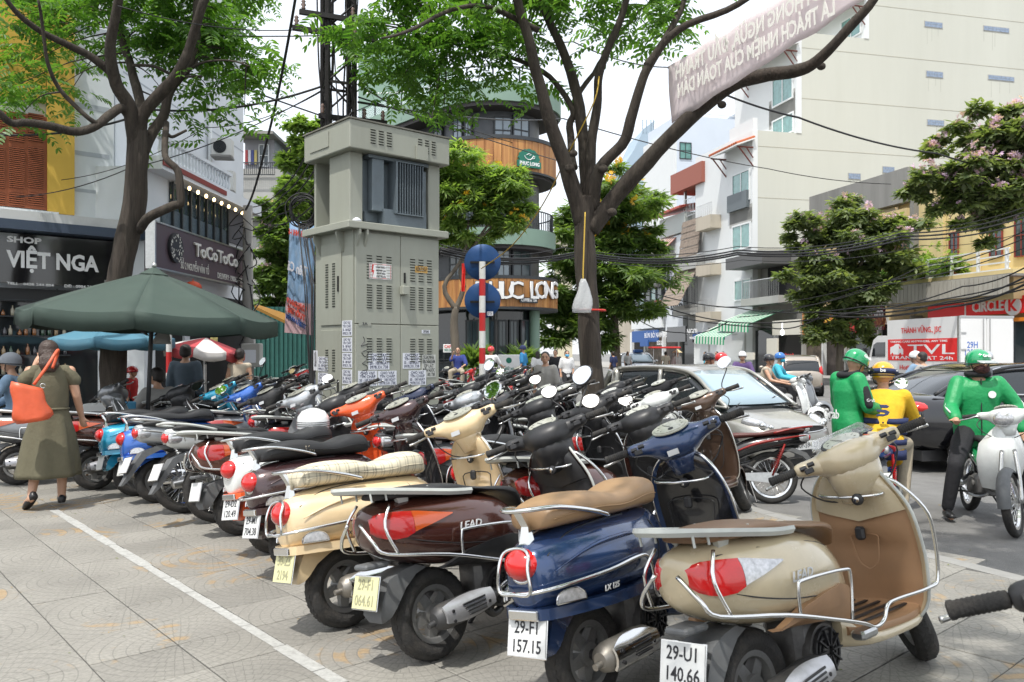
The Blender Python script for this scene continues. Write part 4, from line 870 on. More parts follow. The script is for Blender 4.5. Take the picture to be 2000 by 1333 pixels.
for (u0, v0, u1, v1, t, lb) in ((697, 629, 721, 637, '3A', 'tiny 3A plate under the upper left door'), (820, 645, 836, 652, 'OPTONE', 'tiny white OPTONE sticker on the lower right door')):
 flyer(F, u0, v0, u1, v1, t, lb, .042, kg if t == '3A' else paper, ink, grp='plates on the kiosk doors', cat='sticker', bold=.006)
mb = MB(); ga, gz_ = F.sz(704, 655); pts = [(0, 0), (.02, -.05), (-.03, -.12), (.05, -.10), (.06, -.16), (-.02, -.2), (.03, -.25), (.08, -.19), (.04, -.3), (-.01, -.34), (.06, -.38), (.02, -.5), (-.02, -.44), (.05, -.42)]
mb.tube([F.P(ga+.015+p.x, gz_+p.y-.02, .0415) for p in smooth([(a_, b_, 0) for a_, b_ in pts], 5)], .0045, 4); mb.build('scribble', ink, kio)
# ---------------------------------------------------------------- lattice power tower behind it
rust = mat('weathered_black_steel', (.022, .02, .02), .7, .3, var=.3, scale=8)
T0 = at(661, 0, 12.6); tw = empty('lattice_power_tower', (T0.x, T0.y, 0), R(23), 'dark steel lattice tower rising behind the transformer kiosk', 'utility tower')
hw = .20
for sx_, sy_ in ((-1, -1), (1, -1), (1, 1), (-1, 1)):
 mb = MB(); mb.box(sx_*hw-.04, sx_*hw+.04, sy_*hw-.006, sy_*hw+.006, 0, 9.2); mb.box(sx_*hw-.006, sx_*hw+.006, sy_*hw-.04, sy_*hw+.04, 0, 9.2); mb.build('leg', rust, tw)
for k in range(22):
 z = .3+k*.40
 for q in range(4):
  M = Matrix.Rotation(R(90*q), 4, 'Z'); s_ = 1 if k % 2 else -1
  mb = MB(); mb.tube([(-hw*s_, -hw, z), (hw*s_, -hw, z+.40)], .016, 4, M=M); mb.build('brace', rust, tw)
  if k % 2: mb = MB(); mb.box(-hw, hw, -hw-.01, -hw+.01, z-.02, z+.02, M=M); mb.build('brace', rust, tw)
ins = mat('brown_insulator', (.16, .10, .08), .3, coat=.6)
for z, x0, x1, dy in ((6.45, -.62, .52, -.24), (6.20, -.72, .55, -.24), (5.02, -.3, .75, .0)):
 mb = MB(); mb.box(x0, x1, dy-.03, dy+.03, z-.035, z+.035); ca = mb.build('cross_arm', rust, tw)
 for x in (x0+.06, x1-.06, x1-.35): mb = MB(); mb.lathe([(.01, 0), (.035, .03), (.02, .05), (.04, .08), (.02, .11), (.035, .13), (.01, .16)], 10, Matrix.Translation((x, dy, z+.03))); mb.build('insulator', ins, ca, sm=True)
mb = MB()
for k in range(14):
 x = rnd.uniform(-.3, .3); y = rnd.uniform(-.3, .3); pts = [(x+rnd.uniform(-.08, .08), y+rnd.uniform(-.08, .08), z) for z in (3.2, 4.2, 5.0, 5.8, 6.8, 8.5)]; mb.curve(pts, rnd.uniform(.008, .016), 5, 4)
tag(mb.build('strung_cables', rust, tw), kind='stuff')
cable = mat('black_cable', (.012, .012, .013), .55)
co = at(594, 412, 12.0); mb = MB()
for k in range(9):
 r_0 = .20+rnd.uniform(-.045, .035); tx, tz = rnd.uniform(-.02, .02), rnd.uniform(-.03, .03); ph = rnd.random()
 mb.tube([co+Vector(((r_0+.01*math.sin(3*a+ph))*math.cos(a)+tx, .05*math.sin(a*1.0+ph*6)+.012*k-.05, (r_0*1.08)*math.sin(a)+tz)) for a in [2*math.pi*j/40 for j in range(40)]], .009, 6, closed=True)
tag(mb.build('cable_coil', cable, sm=True), 'coil of spare black cable hanging beside the kiosk on the tower', 'cable coil')
# ---------------------------------------------------------------- round signs seen from behind on a banded pole
sblue = mat('sign_back_blue', (.012, .055, .17), .35, .3, dirt=.3, dirtcol=(.05, .07, .1), scale=8); pw = mat('pole_white', (.70, .70, .68), .45, dirt=.3, scale=12, dirtcol=(.3, .28, .26)); pr_ = mat('pole_red', (.50, .022, .022), .45, dirt=.2, scale=12)
sp = at(942, 0, 16.2); pole = empty('sign_pole', (sp.x, sp.y, 0), 0, 'red and white banded pole carrying two round blue signs seen from behind', 'road sign')
cuts = [3.22, 2.88, 2.55, 2.22, 1.86, 1.53, 1.22, .92, .62, .31, 0]
for i in range(10): mb = MB(); mb.lathe([(.062, cuts[i+1]), (.062, cuts[i])], 16); mb.build('pole_band', pw if i % 2 == 0 else pr_, pole, auto=R(50))
for (u, v, r, o) in ((941, 513, .355, .10), (941, 587, .35, .10)):
 zc = EYE+(HZ-v)/FPX*16.3; mb = MB(); mb.lathe([(r, 0), (r+.006, .006), (r+.006, .03), (r, .036), (.0, .036)][:4], 40, Matrix.Translation((0, o, zc)), 'Y'); d = mb.build('sign_disc', sblue, pole, auto=R(50))
 mb = MB(); mb.box(-.24, .24, o-.035, o-.002, zc+(.0 if v < 550 else -.03)-.02, zc+.02-(.0 if v < 550 else .03)); mb.build('clamp', dark, d)
flyer(Wall((sp.x, sp.y+.095, 0), (1, 0, 0)), 951, 609, 963, 617, 'OPTONE', 'small white sticker on the lower blue sign disc', .004, paper, ink, grp='', cat='sticker')
# ---------------------------------------------------------------- trees
bark = mat('dark_bark', (.045, .035, .027), .9, var=.5, scale=14, streak=True, bump=1, bscale=45, dirt=.4, dirtcol=(.12, .11, .09))
bark2 = mat('grey_bark', (.13, .11, .085), .9, var=.3, scale=6, streak=True, bump=.8, bscale=30)
lf1 = leafmat('fresh_leaf', (.06, .145, .028), (.11, .205, .045), .5)
lf2 = leafmat('deep_leaf', (.075, .135, .042), (.16, .23, .08), .45)
lf3 = leafmat('feathery_leaf', (.12, .20, .06), (.22, .30, .11), .5)
lf4 = leafmat('crape_leaf', (.085, .125, .06), (.22, .26, .13), .42)
lilac = leafmat('lilac_blossom', (.48, .30, .46), (.66, .50, .66), .3); yellowf = leafmat('yellow_blossom', (.6, .32, .03), (.7, .45, .05), .3)
def compound(seed, pairs=7, L_=.46, w=.046, l=.12):
 r = random.Random(seed); v = []; f = []
 cur = []
 for i in range(pairs+1):
  t = i/pairs; cur.append(Vector((L_*t, r.uniform(-.008, .008)+.03*math.sin(t*2+seed), -.10*t*t*(1+.5*r.random()))))
 for i in range(pairs):
  a, b = cur[i], cur[i+1]; k = len(v); v += [a+Vector((0, .003, 0)), a-Vector((0, .003, 0)), b-Vector((0, .002, 0)), b+Vector((0, .002, 0))]; f.append((k, k+1, k+2, k+3))
 for i in range(1, pairs+1):
  for s in ((-1, 1) if i < pairs else (-1, 1, 0)):
   o = cur[i]; ang = R(62*s+r.uniform(-8, 8)); sc = (.75+.35*math.sin(math.pi*min(i/pairs+.1, 1)))*r.uniform(.88, 1.1); d = Vector((math.cos(ang), math.sin(ang), -.32+r.uniform(-.15, .12))).normalized(); sd = d.cross(Vector((0, 0, 1))).normalized()
   up = sd.cross(d); k = len(v); ll, ww = l*sc, w*sc
   v += [o, o+d*ll*.35+sd*ww*.5+up*.006, o+d*ll*.75+sd*ww*.4, o+d*ll-up*.012, o+d*ll*.75-sd*ww*.4, o+d*ll*.35-sd*ww*.5+up*.006, o+d*ll*.5-up*.008]
   f += [(k, k+1, k+6), (k+1, k+2, k+6), (k+2, k+3, k+6), (k+3, k+4, k+6), (k+4, k+5, k+6), (k+5, k, k+6)]
 return v, f
CP = [compound(i) for i in range(5)]
def leafmeshes(m):
 out = []
 for v, f in CP:
  me = bpy.data.meshes.new('leaf'); me.from_pydata([tuple(p) for p in v], [], f); me.materials.append(m); out.append(me)
 return out
def rotm(d, roll):
 x = d.normalized(); y = Vector((0, 0, 1)).cross(x); y = y.normalized() if y.length > .01 else Vector((0, 1, 0)); z = x.cross(y); M = Matrix.Identity(3)
 for i, c in enumerate((x, y, z)): M.col[i] = c
 return M @ Matrix.Rotation(roll, 3, 'X')
def scatter(name, tmpl, pls, m, parent, kind='stuff'):
 """pls: list of (3x3 rotation*scale, position, template index) -> one mesh"""
 V = []; NF = []; FT = []; k = 0; sizes = []
 T = [(np.array([tuple(p) for p in v], float), f) for v, f in tmpl]
 Fv = []; Fs = []
 for Rm, p, ti in pls:
  v, f = T[ti]; V.append(v @ np.array(Rm).T+np.array(p))
  for q in f: Fv.extend([i+k for i in q]); Fs.append(len(q))
  k += len(v)
 if not V: return None
 V = np.concatenate(V); me = bpy.data.meshes.new(name); me.vertices.add(len(V)); me.vertices.foreach_set('co', V.astype(np.float32).ravel())
 me.loops.add(len(Fv)); me.loops.foreach_set('vertex_index', Fv); me.polygons.add(len(Fs)); st = np.concatenate([[0], np.cumsum(Fs)[:-1]]); me.polygons.foreach_set('loop_start', st.astype(np.int32)); me.update(calc_edges=True)
 me.materials.append(m); o = bpy.data.objects.new(name, me); COL.objects.link(o); o.parent = parent
 if kind: o['kind'] = kind
 return o
def limb(mb, pts, r0, r1, n=12, k=5):
 P = smooth(pts, k); N = len(P); mb.tube([p+Vector((noise.noise(p*2.3), noise.noise(p*2.3+Vector((9, 0, 0))), 0))*.03 for p in P], [(r0+(r1-r0)*i/(N-1))*(1+.10*noise.noise(p*3+Vector((0, 5, 0)))) for i, p in enumerate(P)], n)
def big_tree(label, base, trunk, limbs, blobs, m, name='street_tree', nsingle=200, scl=1.0, group='dark-limbed street trees in the pavement'):
 t = empty(name, (0, 0, 0), 0, label, 'tree', group)
 mb = MB(); limb(mb, trunk, base, trunk_r(trunk, base), 16, 6); mb.build('trunk', bark, t, sm=True)
 tips = []
 for pts, r0, r1 in limbs:
  r0 *= .85; r1 *= .9
  mb = MB(); limb(mb, pts, r0, r1, 10)
  mb.build('limb', bark, t, sm=True); tips += smooth(pts, 4)
 me = leafmeshes(m); pls = []; twg = MB()
 for c, rad, n_, dep in blobs:
  for _ in range(max(1, n_//14)):                               # a few twigs in each bunch
   e = c+Vector((rnd.gauss(0, rad*.45), rnd.gauss(0, dep*.45), rnd.gauss(0, rad*.35))); near_ = min(tips, key=lambda q: (q-e).length_squared)
   if (near_-e).length < 2.6: twg.curve([near_, near_.lerp(e, .5)+Vector((0, 0, .12)), e], [.016, .010, .004], 4, 3)
   for _ in range(min(14, n_)):
    p = e+Vector((rnd.gauss(0, .22), rnd.gauss(0, .25), rnd.gauss(0, .16)))*scl; a = rnd.uniform(0, 2*math.pi); d = Vector((math.cos(a), math.sin(a), rnd.uniform(-.55, .15)))
    pls.append((rotm(d, rnd.uniform(-.5, .5))*rnd.uniform(.7, 1.15)*scl, p, rnd.randrange(5)))
 twg.build('twigs', bark, t)['kind'] = 'stuff'
 pls.sort(key=lambda q: q[1].y+(0 if -.62 < q[1].x/max(q[1].y, .1) < .62 and .0 < (q[1].z-EYE)/q[1].y < .425 else 99))
 for Rm, p, ti in pls[:nsingle]:
  o = bpy.data.objects.new('leaf', me[ti]); COL.objects.link(o); o.parent = t; o.matrix_local = Matrix.Translation(p) @ Rm.to_4x4()
 scatter('foliage', CP, pls[nsingle:], m, t); return t
def trunk_r(tr, b): return b*.82
def P2(lst, D, dd=()):
 """limb polyline from rows (u, v, depth offset)"""
 return [at(q[0], q[1], D+(q[2] if len(q) > 2 else 0)) for q in lst]
DR = 11.9
rt = gr(1153, 884); trunkR = [Vector((1.17, DR, 0)), at(1158, 780, DR), at(1150, 640, DR), at(1143, 500, DR), at(1144, 420, DR), at(1146, 385, DR)]
limR = [(P2([(1140, 440), (1110, 345, -.1), (1092, 290, -.2), (1062, 200, -.4), (1040, 110, -.6), (1012, 0, -.9), (985, -130, -1.4)], DR), .15, .05),
  (P2([(1146, 420), (1143, 300, .2), (1128, 190, .3), (1105, 110, .4), (1062, 15, .3), (1030, -90, .1)], DR), .12, .05),
  (P2([(1150, 400), (1157, 280, .1), (1165, 195, 0), (1175, 130, -.2), (1215, 30, -.4), (1245, -90, -.6)], DR), .095, .045),
  (P2([(1158, 410), (1172, 330, -.2), (1221, 270, -.4), (1248, 180, -.6), (1268, 125, -.7), (1325, 58, -.9), (1442, 9, -1.2), (1530, -60, -1.4)], DR), .11, .035),
  (P2([(1262, 130, -.7), (1305, 70, -.6), (1335, 0, -.5), (1350, -90, -.5)], DR), .07, .03),
  (P2([(1156, 450), (1200, 385, -.1), (1248, 333, -.3), (1343, 234, -.7), (1428, 166, -1.0), (1490, 148, -1.2), (1550, 139, -1.4), (1595, 121, -1.6), (1653, 58, -1.9), (1703, 0, -2.1), (1740, -90, -2.2)], DR), .155, .05),
  (P2([(1120, 330, 0), (1112, 250, .3), (1118, 215, .3), (1072, 150, .5), (990, 110, .6), (910, 90, .6), (850, 82, .6)], DR), .07, .02),
  (P2([(1050, 60, -.6), (960, 15, -.9), (880, 20, -1.3), (800, 60, -1.8), (745, 75, -2.1)], DR), .05, .015),
  (P2([(1128, 190, .3), (1180, 110, .7), (1215, 60, 1.0), (1250, 20, 1.2)], DR), .045, .02)]
mb = MB()
blobR = []
def bl(u, v, r, D, n_, dep=.8): return (at(u, v, D), r/FPX*D, int(n_*(.40 if v > -25 else .8)*(.6 if v > 150 and u > 690 else 1)), dep)
for u, v, r, n_ in ((745, 95, 45, 70), (720, 40, 50, 70), (790, 120, 55, 130), (850, 60, 60, 140), (760, 170, 40, 60), (840, 160, 50, 100), (900, 130, 55, 120), (950, 90, 60, 130), (930, 40, 60, 110), (870, 10, 60, 90), (1000, 60, 45, 90), (990, 120, 40, 60),
     (870, 210, 25, 28), (1030, 150, 25, 28), (930, 190, 25, 28), (1100, 30, 50, 70), (1160, 15, 40, 40), (1210, 40, 45, 60), (1280, 20, 45, 56), (1330, 25, 35, 42), (840, 235, 12, 10), (1010, 20, 60, 80), (1240, 5, 60, 60), (800, -30, 90, 140), (950, -50, 100, 160), (1100, -60, 100, 150), (1250, -70, 100, 110), (1060, -160, 140, 160)):
 blobR.append(bl(u, v, r, DR+.3+rnd.uniform(-.9, 1.2), n_))
rtree = big_tree('tall street tree with dark forked trunk right of the kiosk', .168, trunkR, limR, blobR, lf1, nsingle=150, scl=1.12)
mb = MB()
for u, v, r in ((1178, 330, .06), (1112, 330, .06), (1120, 300, .05), (1410, 205, .05), (1604, 130, .05), (1195, 415, .06)): mb.ell(at(u, v, DR-.3 if u < 1300 else DR-1.1), (r*1.2, r, r), 10, 8)
mb.build('knots', bark, rtree, sm=True)['kind'] = 'stuff'
DL = 12.3
trunkL = [Vector((-6.05, DL+.2, 0)), at(222, 690, DL), at(228, 580, DL), at(246, 480, DL), at(262, 400, DL), at(268, 320, DL), at(268, 255, DL)]
limL = [(P2([(262, 300), (255, 216, -.2), (226, 165, -.4), (216, 105, -.6), (231, 0, -.9), (240, -90, -1)], DL), .13, .06),
  (P2([(226, 150, -.4), (180, 112, -.6), (144, 93, -.8), (84, 66, -1.1), (39, 30, -1.4), (5, -10, -1.6)], DL), .075, .03),
  (P2([(264, 250), (240, 212, -.3), (216, 225, -.5), (190, 246, -.7), (150, 258, -.9), (100, 247, -1.2), (50, 240, -1.5), (18, 240, -1.7), (-10, 215, -1.9), (-70, 190, -2)], DL), .085, .045),
  (P2([(192, 243, -.7), (170, 228, -.8), (120, 180, -.9), (95, 130, -1.1), (84, 70, -1.2), (72, 0, -1.4)], DL), .045, .02),
  (P2([(272, 290), (276, 210, .3), (258, 140, .5), (236, 60, .7), (238, -60, .9)], DL), .10, .05),
  (P2([(270, 270), (280, 226, -.1), (315, 180, -.2), (350, 140, -.3), (372, 85, -.4), (399, 0, -.6), (420, -80, -.7)], DL), .12, .06),
  (P2([(278, 300), (300, 255, .2), (320, 225, .3), (332, 178, .3), (380, 110, .3), (384, 30, .2), (390, -60, .2)], DL), .10, .05),
  (P2([(272, 450), (290, 428, -.3), (310, 415, -.4), (340, 402, -.4), (356, 396, -.4), (352, 360, -.4), (345, 332, -.4), (326, 312, -.4), (321, 290, -.3), (324, 240, 0)], DL), .085, .045),
  (P2([(330, 180, .3), (380, 130, .2), (440, 118, .1), (490, 130, 0)], DL), .03, .01),
  (P2([(262, 128, .3), (300, 130, .2), (345, 148, .2), (395, 150, .1)], DL), .03, .02),
  (P2([(325, 262, 0), (335, 268, -.1), (352, 262, -.2), (366, 255, -.2)], DL), .03, .018)]
blobL = []
for u, v, r, n_ in ((30, 40, 50, 110), (25, 110, 45, 90), (60, 150, 40, 70), (30, 170, 40, 56), (90, 20, 50, 90), (110, 170, 35, 42), (150, 40, 50, 84), (145, 100, 35, 42), (205, 15, 50, 84), (290, 40, 50, 112), (330, 80, 50, 112), (380, 50, 55, 126), (420, 100, 50, 112), (450, 50, 50, 98), (470, 140, 38, 70), (430, 180, 35, 56), (465, 210, 22, 26), (500, 50, 35, 60), (510, 160, 20, 24), (390, 150, 40, 60),
     (350, 25, 50, 80), (110, 205, 20, 20), (515, 110, 22, 22), (330, 190, 25, 24), (45, 215, 20, 16), (290, 290, 16, 12), (345, 245, 15, 10),
     (60, -50, 90, 130), (200, -60, 90, 130), (330, -60, 90, 130), (460, -40, 80, 110), (260, -160, 130, 160), (100, -150, 120, 120)):
 blobL.append(bl(u, v, r, DL+.9+rnd.uniform(-.8, 1.2), n_))
big_tree('street tree with thick dark limbs over the green parasol at left', .185, trunkL, limL, blobL, lf1, nsingle=150, scl=1.12)
blobO = []
for x, y, z, r, n_ in ((.2, 1.2, 5.6, .9, 220), (1.6, .6, 6.0, 1.0, 240), (2.9, 1.6, 6.2, 1.1, 240), (.9, -.6, 6.0, 1.0, 200), (3.9, 3.0, 6.4, 1.1, 240), (2.6, 3.4, 6.6, .9, 170), (5.0, 4.6, 6.8, 1.1, 190), (-8.2, 6.2, 6.5, 1.0, 160), (-9.5, 8.0, 6.2, 1.0, 160), (-7.2, 8.0, 6.9, .9, 130), (4.3, 1.0, 6.4, 1.1, 200)):
 blobO.append((Vector((x, y, z)), r, n_, r))
big_tree('street tree overhead behind the camera', .2, [Vector((4.6, -1.5, 0)), Vector((4.5, -1.5, 2)), Vector((4.2, -1.3, 3.6))], [([Vector((4.2, -1.3, 3.4)), Vector((3, 0, 4.8)), Vector((1.5, .6, 5.8)), Vector((.2, 1, 5.9))], .12, .04), ([Vector((4.2, -1.3, 3.4)), Vector((4.6, 1, 5)), Vector((4.6, 3.4, 6.2))], .1, .04)], blobO, lf1, nsingle=0)
# ---------------------------------------------------------------- farther trees: crowns of small leaf faces round clump centres
def leaf_t(l, w, seed):
 r = random.Random(seed); v = []; f = []
 for i in range(5):                                                # a spray of five leaves
  a = R(-60+30*i+r.uniform(-10, 10)); d = Vector((math.cos(a), math.sin(a), r.uniform(-.5, .1))); sd = Vector((-d.y, d.x, 0)).normalized(); o = Vector((.0, 0, 0))+d*l*.15; k = len(v)
  v += [o, o+d*l*.5+sd*w*.5, o+d*l, o+d*l*.5-sd*w*.5]; f.append((k, k+1, k+2, k+3))
 return v, f
SP = [leaf_t(1, .42, i) for i in range(4)]; SPN = [leaf_t(1, .22, i+9) for i in range(4)]
def far_tree(label, name, stem, limbs, blobs, m, lsize, n, narrow=False, flower=None, fl_n=0, fsel=None, group=None, barkm=None, cat='tree', tr=.16):
 n = int(n*.8)
 t = empty(name, (0, 0, 0), 0, label, cat, group); mb = MB(); limb(mb, stem, tr, tr*.6, 10); mb.build('trunk', barkm or bark2, t, sm=True)
 if limbs:
  for pts, a, b in limbs: mb = MB(); limb(mb, pts, a, b, 7, 4); mb.build('limb', barkm or bark2, t, sm=True)
 tot = sum(b[1]**2 for b in blobs); pls = []; fl = []
 for c, r, dep in blobs:
  k = int(n*r*r/tot); sub = [c+Vector((rnd.gauss(0, 1), rnd.gauss(0, 1)*dep, rnd.gauss(0, 1)))*r*.48 for _ in range(max(4, k//60))]
  for i in range(k):
   s_ = sub[rnd.randrange(len(sub))]; p = s_+Vector((rnd.gauss(0, .15), rnd.gauss(0, .15), rnd.gauss(0, .07)))*r
   a = rnd.uniform(0, 6.283); d = Vector((math.cos(a), math.sin(a), rnd.uniform(-.6, .3))); pls.append((rotm(d, rnd.uniform(-.7, .7))*lsize*rnd.uniform(.45, 1.15), p, rnd.randrange(4)))
  if flower:
   for i in range(int(fl_n*r*r/tot)):
    s_ = sub[rnd.randrange(len(sub))]
    if fsel and not fsel(s_): continue
    p = s_+Vector((rnd.gauss(0, .12)*r, -r*.25*rnd.random(), abs(rnd.gauss(0, .14))*r+.05));
    for _ in range(5): fl.append((rotm(Vector((rnd.gauss(0, 1), rnd.gauss(0, 1), rnd.gauss(0, 1))), rnd.uniform(0, 6))*lsize*.38, p+Vector((rnd.gauss(0, .1), rnd.gauss(0, .1), rnd.gauss(0, .1)))*lsize*2.5, rnd.randrange(4)))
 scatter('foliage', SPN if narrow else SP, pls, m, t)
 if fl: scatter('blossom', SP, fl, flower, t)
 return t
def fb(u, v, r, D, dep=1.0): return (at(u, v, D), r/FPX*D, dep)
D1 = 28.
far_tree('feathery street tree with yellow blossom before the rounded corner cafe', 'blossoming_tree', [at(892, 742, D1), at(888, 640, D1), at(890, 600, D1)],
 [([at(890, 605, D1), at(868, 560, D1), at(905, 500, D1), at(915, 430, D1)], .10, .04), ([at(890, 605, D1), at(905, 560, D1), at(900, 520, D1), at(960, 430, D1)], .10, .04), ([at(905, 500, D1), at(950, 455, D1), at(960, 440, D1)], .05, .03)],
 [fb(890, 330, 55, D1), fb(930, 370, 65, D1), fb(980, 350, 50, D1), fb(1010, 390, 42, D1), fb(880, 400, 50, D1), fb(960, 415, 45, D1), fb(850, 360, 35, D1), fb(1000, 425, 30, D1), fb(860, 450, 28, D1), fb(900, 440, 35, D1)], lf3, .34, 9000, True, yellowf, 26, group='feathery roadside trees with yellow blossom', barkm=bark2, tr=.17)
D2 = 46.
far_tree('broad dense street tree with yellow blossom behind the dark forked trunk', 'blossoming_tree', [at(1205, 745, D2), at(1200, 640, D2), at(1195, 560, D2)], None,
 [fb(1200, 430, 75, D2), fb(1240, 400, 50, D2), fb(1120, 500, 60, D2), fb(1200, 530, 80, D2), fb(1110, 590, 55, D2), fb(1160, 620, 60, D2), fb(1220, 610, 45, D2), fb(1265, 470, 35, D2), fb(1230, 560, 50, D2), fb(1090, 640, 40, D2), fb(1130, 440, 45, D2), fb(1190, 370, 35, D2)], lf2, .6, 14000, True, yellowf, 110, lambda p: p.x/p.y*FPX+1000 > 1150 and p.z > 7, group='feathery roadside trees with yellow blossom', tr=.3)
D3 = 40.
far_tree('lilac blossoming crape myrtle standing left of the truck', 'crape_myrtle', [at(1641, 760, D3), at(1640, 690, D3), at(1648, 620, D3), at(1655, 560, D3)], [([at(1655, 570, D3), at(1600, 500, D3), at(1570, 470, D3)], .1, .04), ([at(1655, 570, D3), at(1690, 500, D3), at(1720, 460, D3)], .1, .04)],
 [fb(1650, 440, 60, D3), fb(1590, 500, 55, D3), fb(1700, 470, 60, D3), fb(1740, 520, 40, D3), fb(1620, 560, 60, D3), fb(1570, 580, 35, D3), fb(1680, 550, 50, D3), fb(1600, 640, 40, D3), fb(1660, 620, 45, D3), fb(1570, 450, 30, D3), fb(1730, 440, 35, D3)], lf4, .42, 13000, False, lilac, 200, lambda p: p.z > 5.6, group='lilac crape myrtles along the far side', tr=.2)
D4 = 30.
far_tree('lilac blossoming crape myrtle hanging in over the right edge of the picture', 'crape_myrtle', [Vector((21.5, D4, -.1)), Vector((21.6, D4, 4)), Vector((21, D4, 7))], [([Vector((21, D4, 6.8)), at(1990, 350, D4), at(1900, 330, D4), at(1830, 350, D4)], .12, .04)],
 [fb(1960, 290, 70, D4), fb(1900, 310, 60, D4), fb(1840, 340, 50, D4), fb(1980, 370, 60, D4), fb(1910, 390, 50, D4), fb(1800, 360, 30, D4), fb(1860, 410, 30, D4), fb(1990, 230, 50, D4), fb(1950, 440, 30, D4), fb(2060, 300, 90, D4)], lf4, .36, 11000, False, lilac, 420, lambda p: p.z > 5.6, group='lilac crape myrtles along the far side', tr=.2)
D5 = 34.
far_tree('mid green leafy tree with pink blossom behind the flag banner at left', 'crape_myrtle', [at(545, 700, D5), at(548, 600, D5), at(560, 520, D5)], None,
 [fb(540, 480, 45, D5), fb(570, 430, 45, D5), fb(520, 540, 40, D5), fb(560, 560, 45, D5), fb(590, 370, 40, D5), fb(545, 420, 30, D5), fb(580, 500, 40, D5), fb(520, 600, 30, D5)], lf2, .34, 9000, False, lilac, 70, lambda p: p.x/p.y < -.28, tr=.15)
far_tree('slender light green tree rising beside the lattice tower', 'slender_tree', [at(585, 420, 26), at(588, 330, 26), at(585, 230, 26)], [([at(588, 330, 26), at(570, 300, 26), at(560, 270, 26)], .03, .015)],
 [fb(583, 245, 20, 26), fb(590, 280, 28, 26), fb(565, 315, 24, 26), fb(600, 330, 26, 26), fb(585, 365, 26, 26), fb(620, 240, 20, 26), fb(565, 385, 22, 26)], lf3, .26, 2600, False, tr=.04)
litter()
# ---------------------------------------------------------------- building helpers
glass = mat('window_glass', (.05, .07, .08), .06, coat=.4, var=.3, scale=.8); glassb = mat('teal_curtain_glass', (.14, .30, .28), .12, coat=1, var=.25, scale=3)
wfw = mat('window_white', (.72, .74, .74), .5); wfd = mat('window_dark', (.03, .035, .04), .5)
def box_part(name, m, par, W, u0, v0, u1, v1, o0, o1, b=0): mb = MB(); W.px(mb, u0, v0, u1, v1, o0, o1); return mb.build(name, m, par)
def wpart(name, m, par, W, a0, a1, z0, z1, o0, o1, b=0): mb = MB(); W.box(mb, a0, a1, z0, z1, o0, o1, b=b); return mb.build(name, m, par)
def window(W, u0, v0, u1, v1, par, fm=None, gm=None, nx=2, nz=1, out=0.0, fw=None):
 a, z = W.sz(u0, v0); c, w = W.sz(u1, v1); a, c = min(a, c), max(a, c); w, z = min(z, w), max(z, w); f = fw or max(.04, (c-a)*.05)
 mb = MB(); W.box(mb, a, c, w, w+f, out, out+.09); W.box(mb, a, c, z-f, z, out, out+.09); W.box(mb, a, a+f, w+f, z-f, out, out+.09); W.box(mb, c-f, c, w+f, z-f, out, out+.09)
 for k in range(1, nx): x = a+(c-a)*k/nx; W.box(mb, x-f*.4, x+f*.4, w+f, z-f, out, out+.075)
 for k in range(1, nz): y = w+(z-w)*k/nz; W.box(mb, a+f, c-f, y-f*.4, y+f*.4, out, out+.07)
 o = mb.build('window', fm or wfw, par); mb = MB(); W.box(mb, a+f*.5, c-f*.5, w+f*.5, z-f*.5, out, out+.03); mb.build('pane', gm or glass, o); return o
def railing(W, u0, v0, u1, v1, par, m, n_, out, curly=False, name='railing'):
 a, z = W.sz(u0, v0); c, w = W.sz(u1, v1); mb = MB(); W.box(mb, a, c, z-.05, z, out-.02, out+.02); W.box(mb, a, c, w, w+.04, out-.02, out+.02)
 for k in range(n_+1):
  x = a+(c-a)*k/n_; mb.tube([W.P(x, w, out), W.P(x+((c-a)/n_*.35 if curly and k % 2 else 0), (w+z)/2, out), W.P(x, z, out)], .014, 4)
 return mb.build(name, m, par)
def bld(label, name='building', cat='building', group=None): return empty(name, (0, 0, 0), 0, label, cat, group)
def sign(W, u0, v0, u1, v1, m, label, out, lines=(), th=.12, group='shop signs above the far pavement', cat='shop sign', name='shop_sign'):
 """lines: (text, u0, v0, u1, v1, material)"""
 a, z = W.sz(u0, v0); c, w = W.sz(u1, v1); mb = MB(); W.box(mb, a, c, w, z, out, out+th, b=.01 if abs(z-w) > .3 else 0); o = mb.build(name, m, None); tag(o, label, cat, group)
 for l in lines: W2_ = Wall(W.o+W.n*(out+th), W.d); W2_.text(l[0], l[1], l[2], l[3], l[4], l[5], 'lettering', o, .003, ext=.006, bold=l[6] if len(l) > 6 else .002, flip=False)
 return o
wallwhite = mat('white_render', (.66, .69, .72), .75, var=.06, scale=1.2, dirt=.15, dirtcol=(.42, .43, .42), bump=.05); yellowp = mat('ochre_render', (.66, .42, .07), .7, var=.06, scale=2, dirt=.12, dirtcol=(.42, .30, .1))
shutr = mat('red_brown_shutter', (.30, .085, .035), .55, var=.15, scale=12); cream_r = mat('cream_render', (.60, .55, .41), .8, var=.08, scale=.5, dirt=.22, dirtcol=(.36, .33, .25), streak=True)
greyr = mat('grey_render', (.38, .38, .36), .85, var=.12, scale=.6, dirt=.35, dirtcol=(.2, .19, .17), streak=True); concrete = mat('old_concrete', (.24, .235, .22), .9, var=.2, scale=1, dirt=.5, dirtcol=(.1, .1, .09), streak=True)
signblack = mat('gloss_black_sign', (.008, .008, .01), .08, coat=1); letw = mat('letter_white', (.80, .80, .80), .5); steelblue = mat('awning_blue_grey', (.05, .07, .11), .5)
warm = mat('warm_bulb', (.9, .7, .4), .5, emit=(1, .72, .35), es=5)
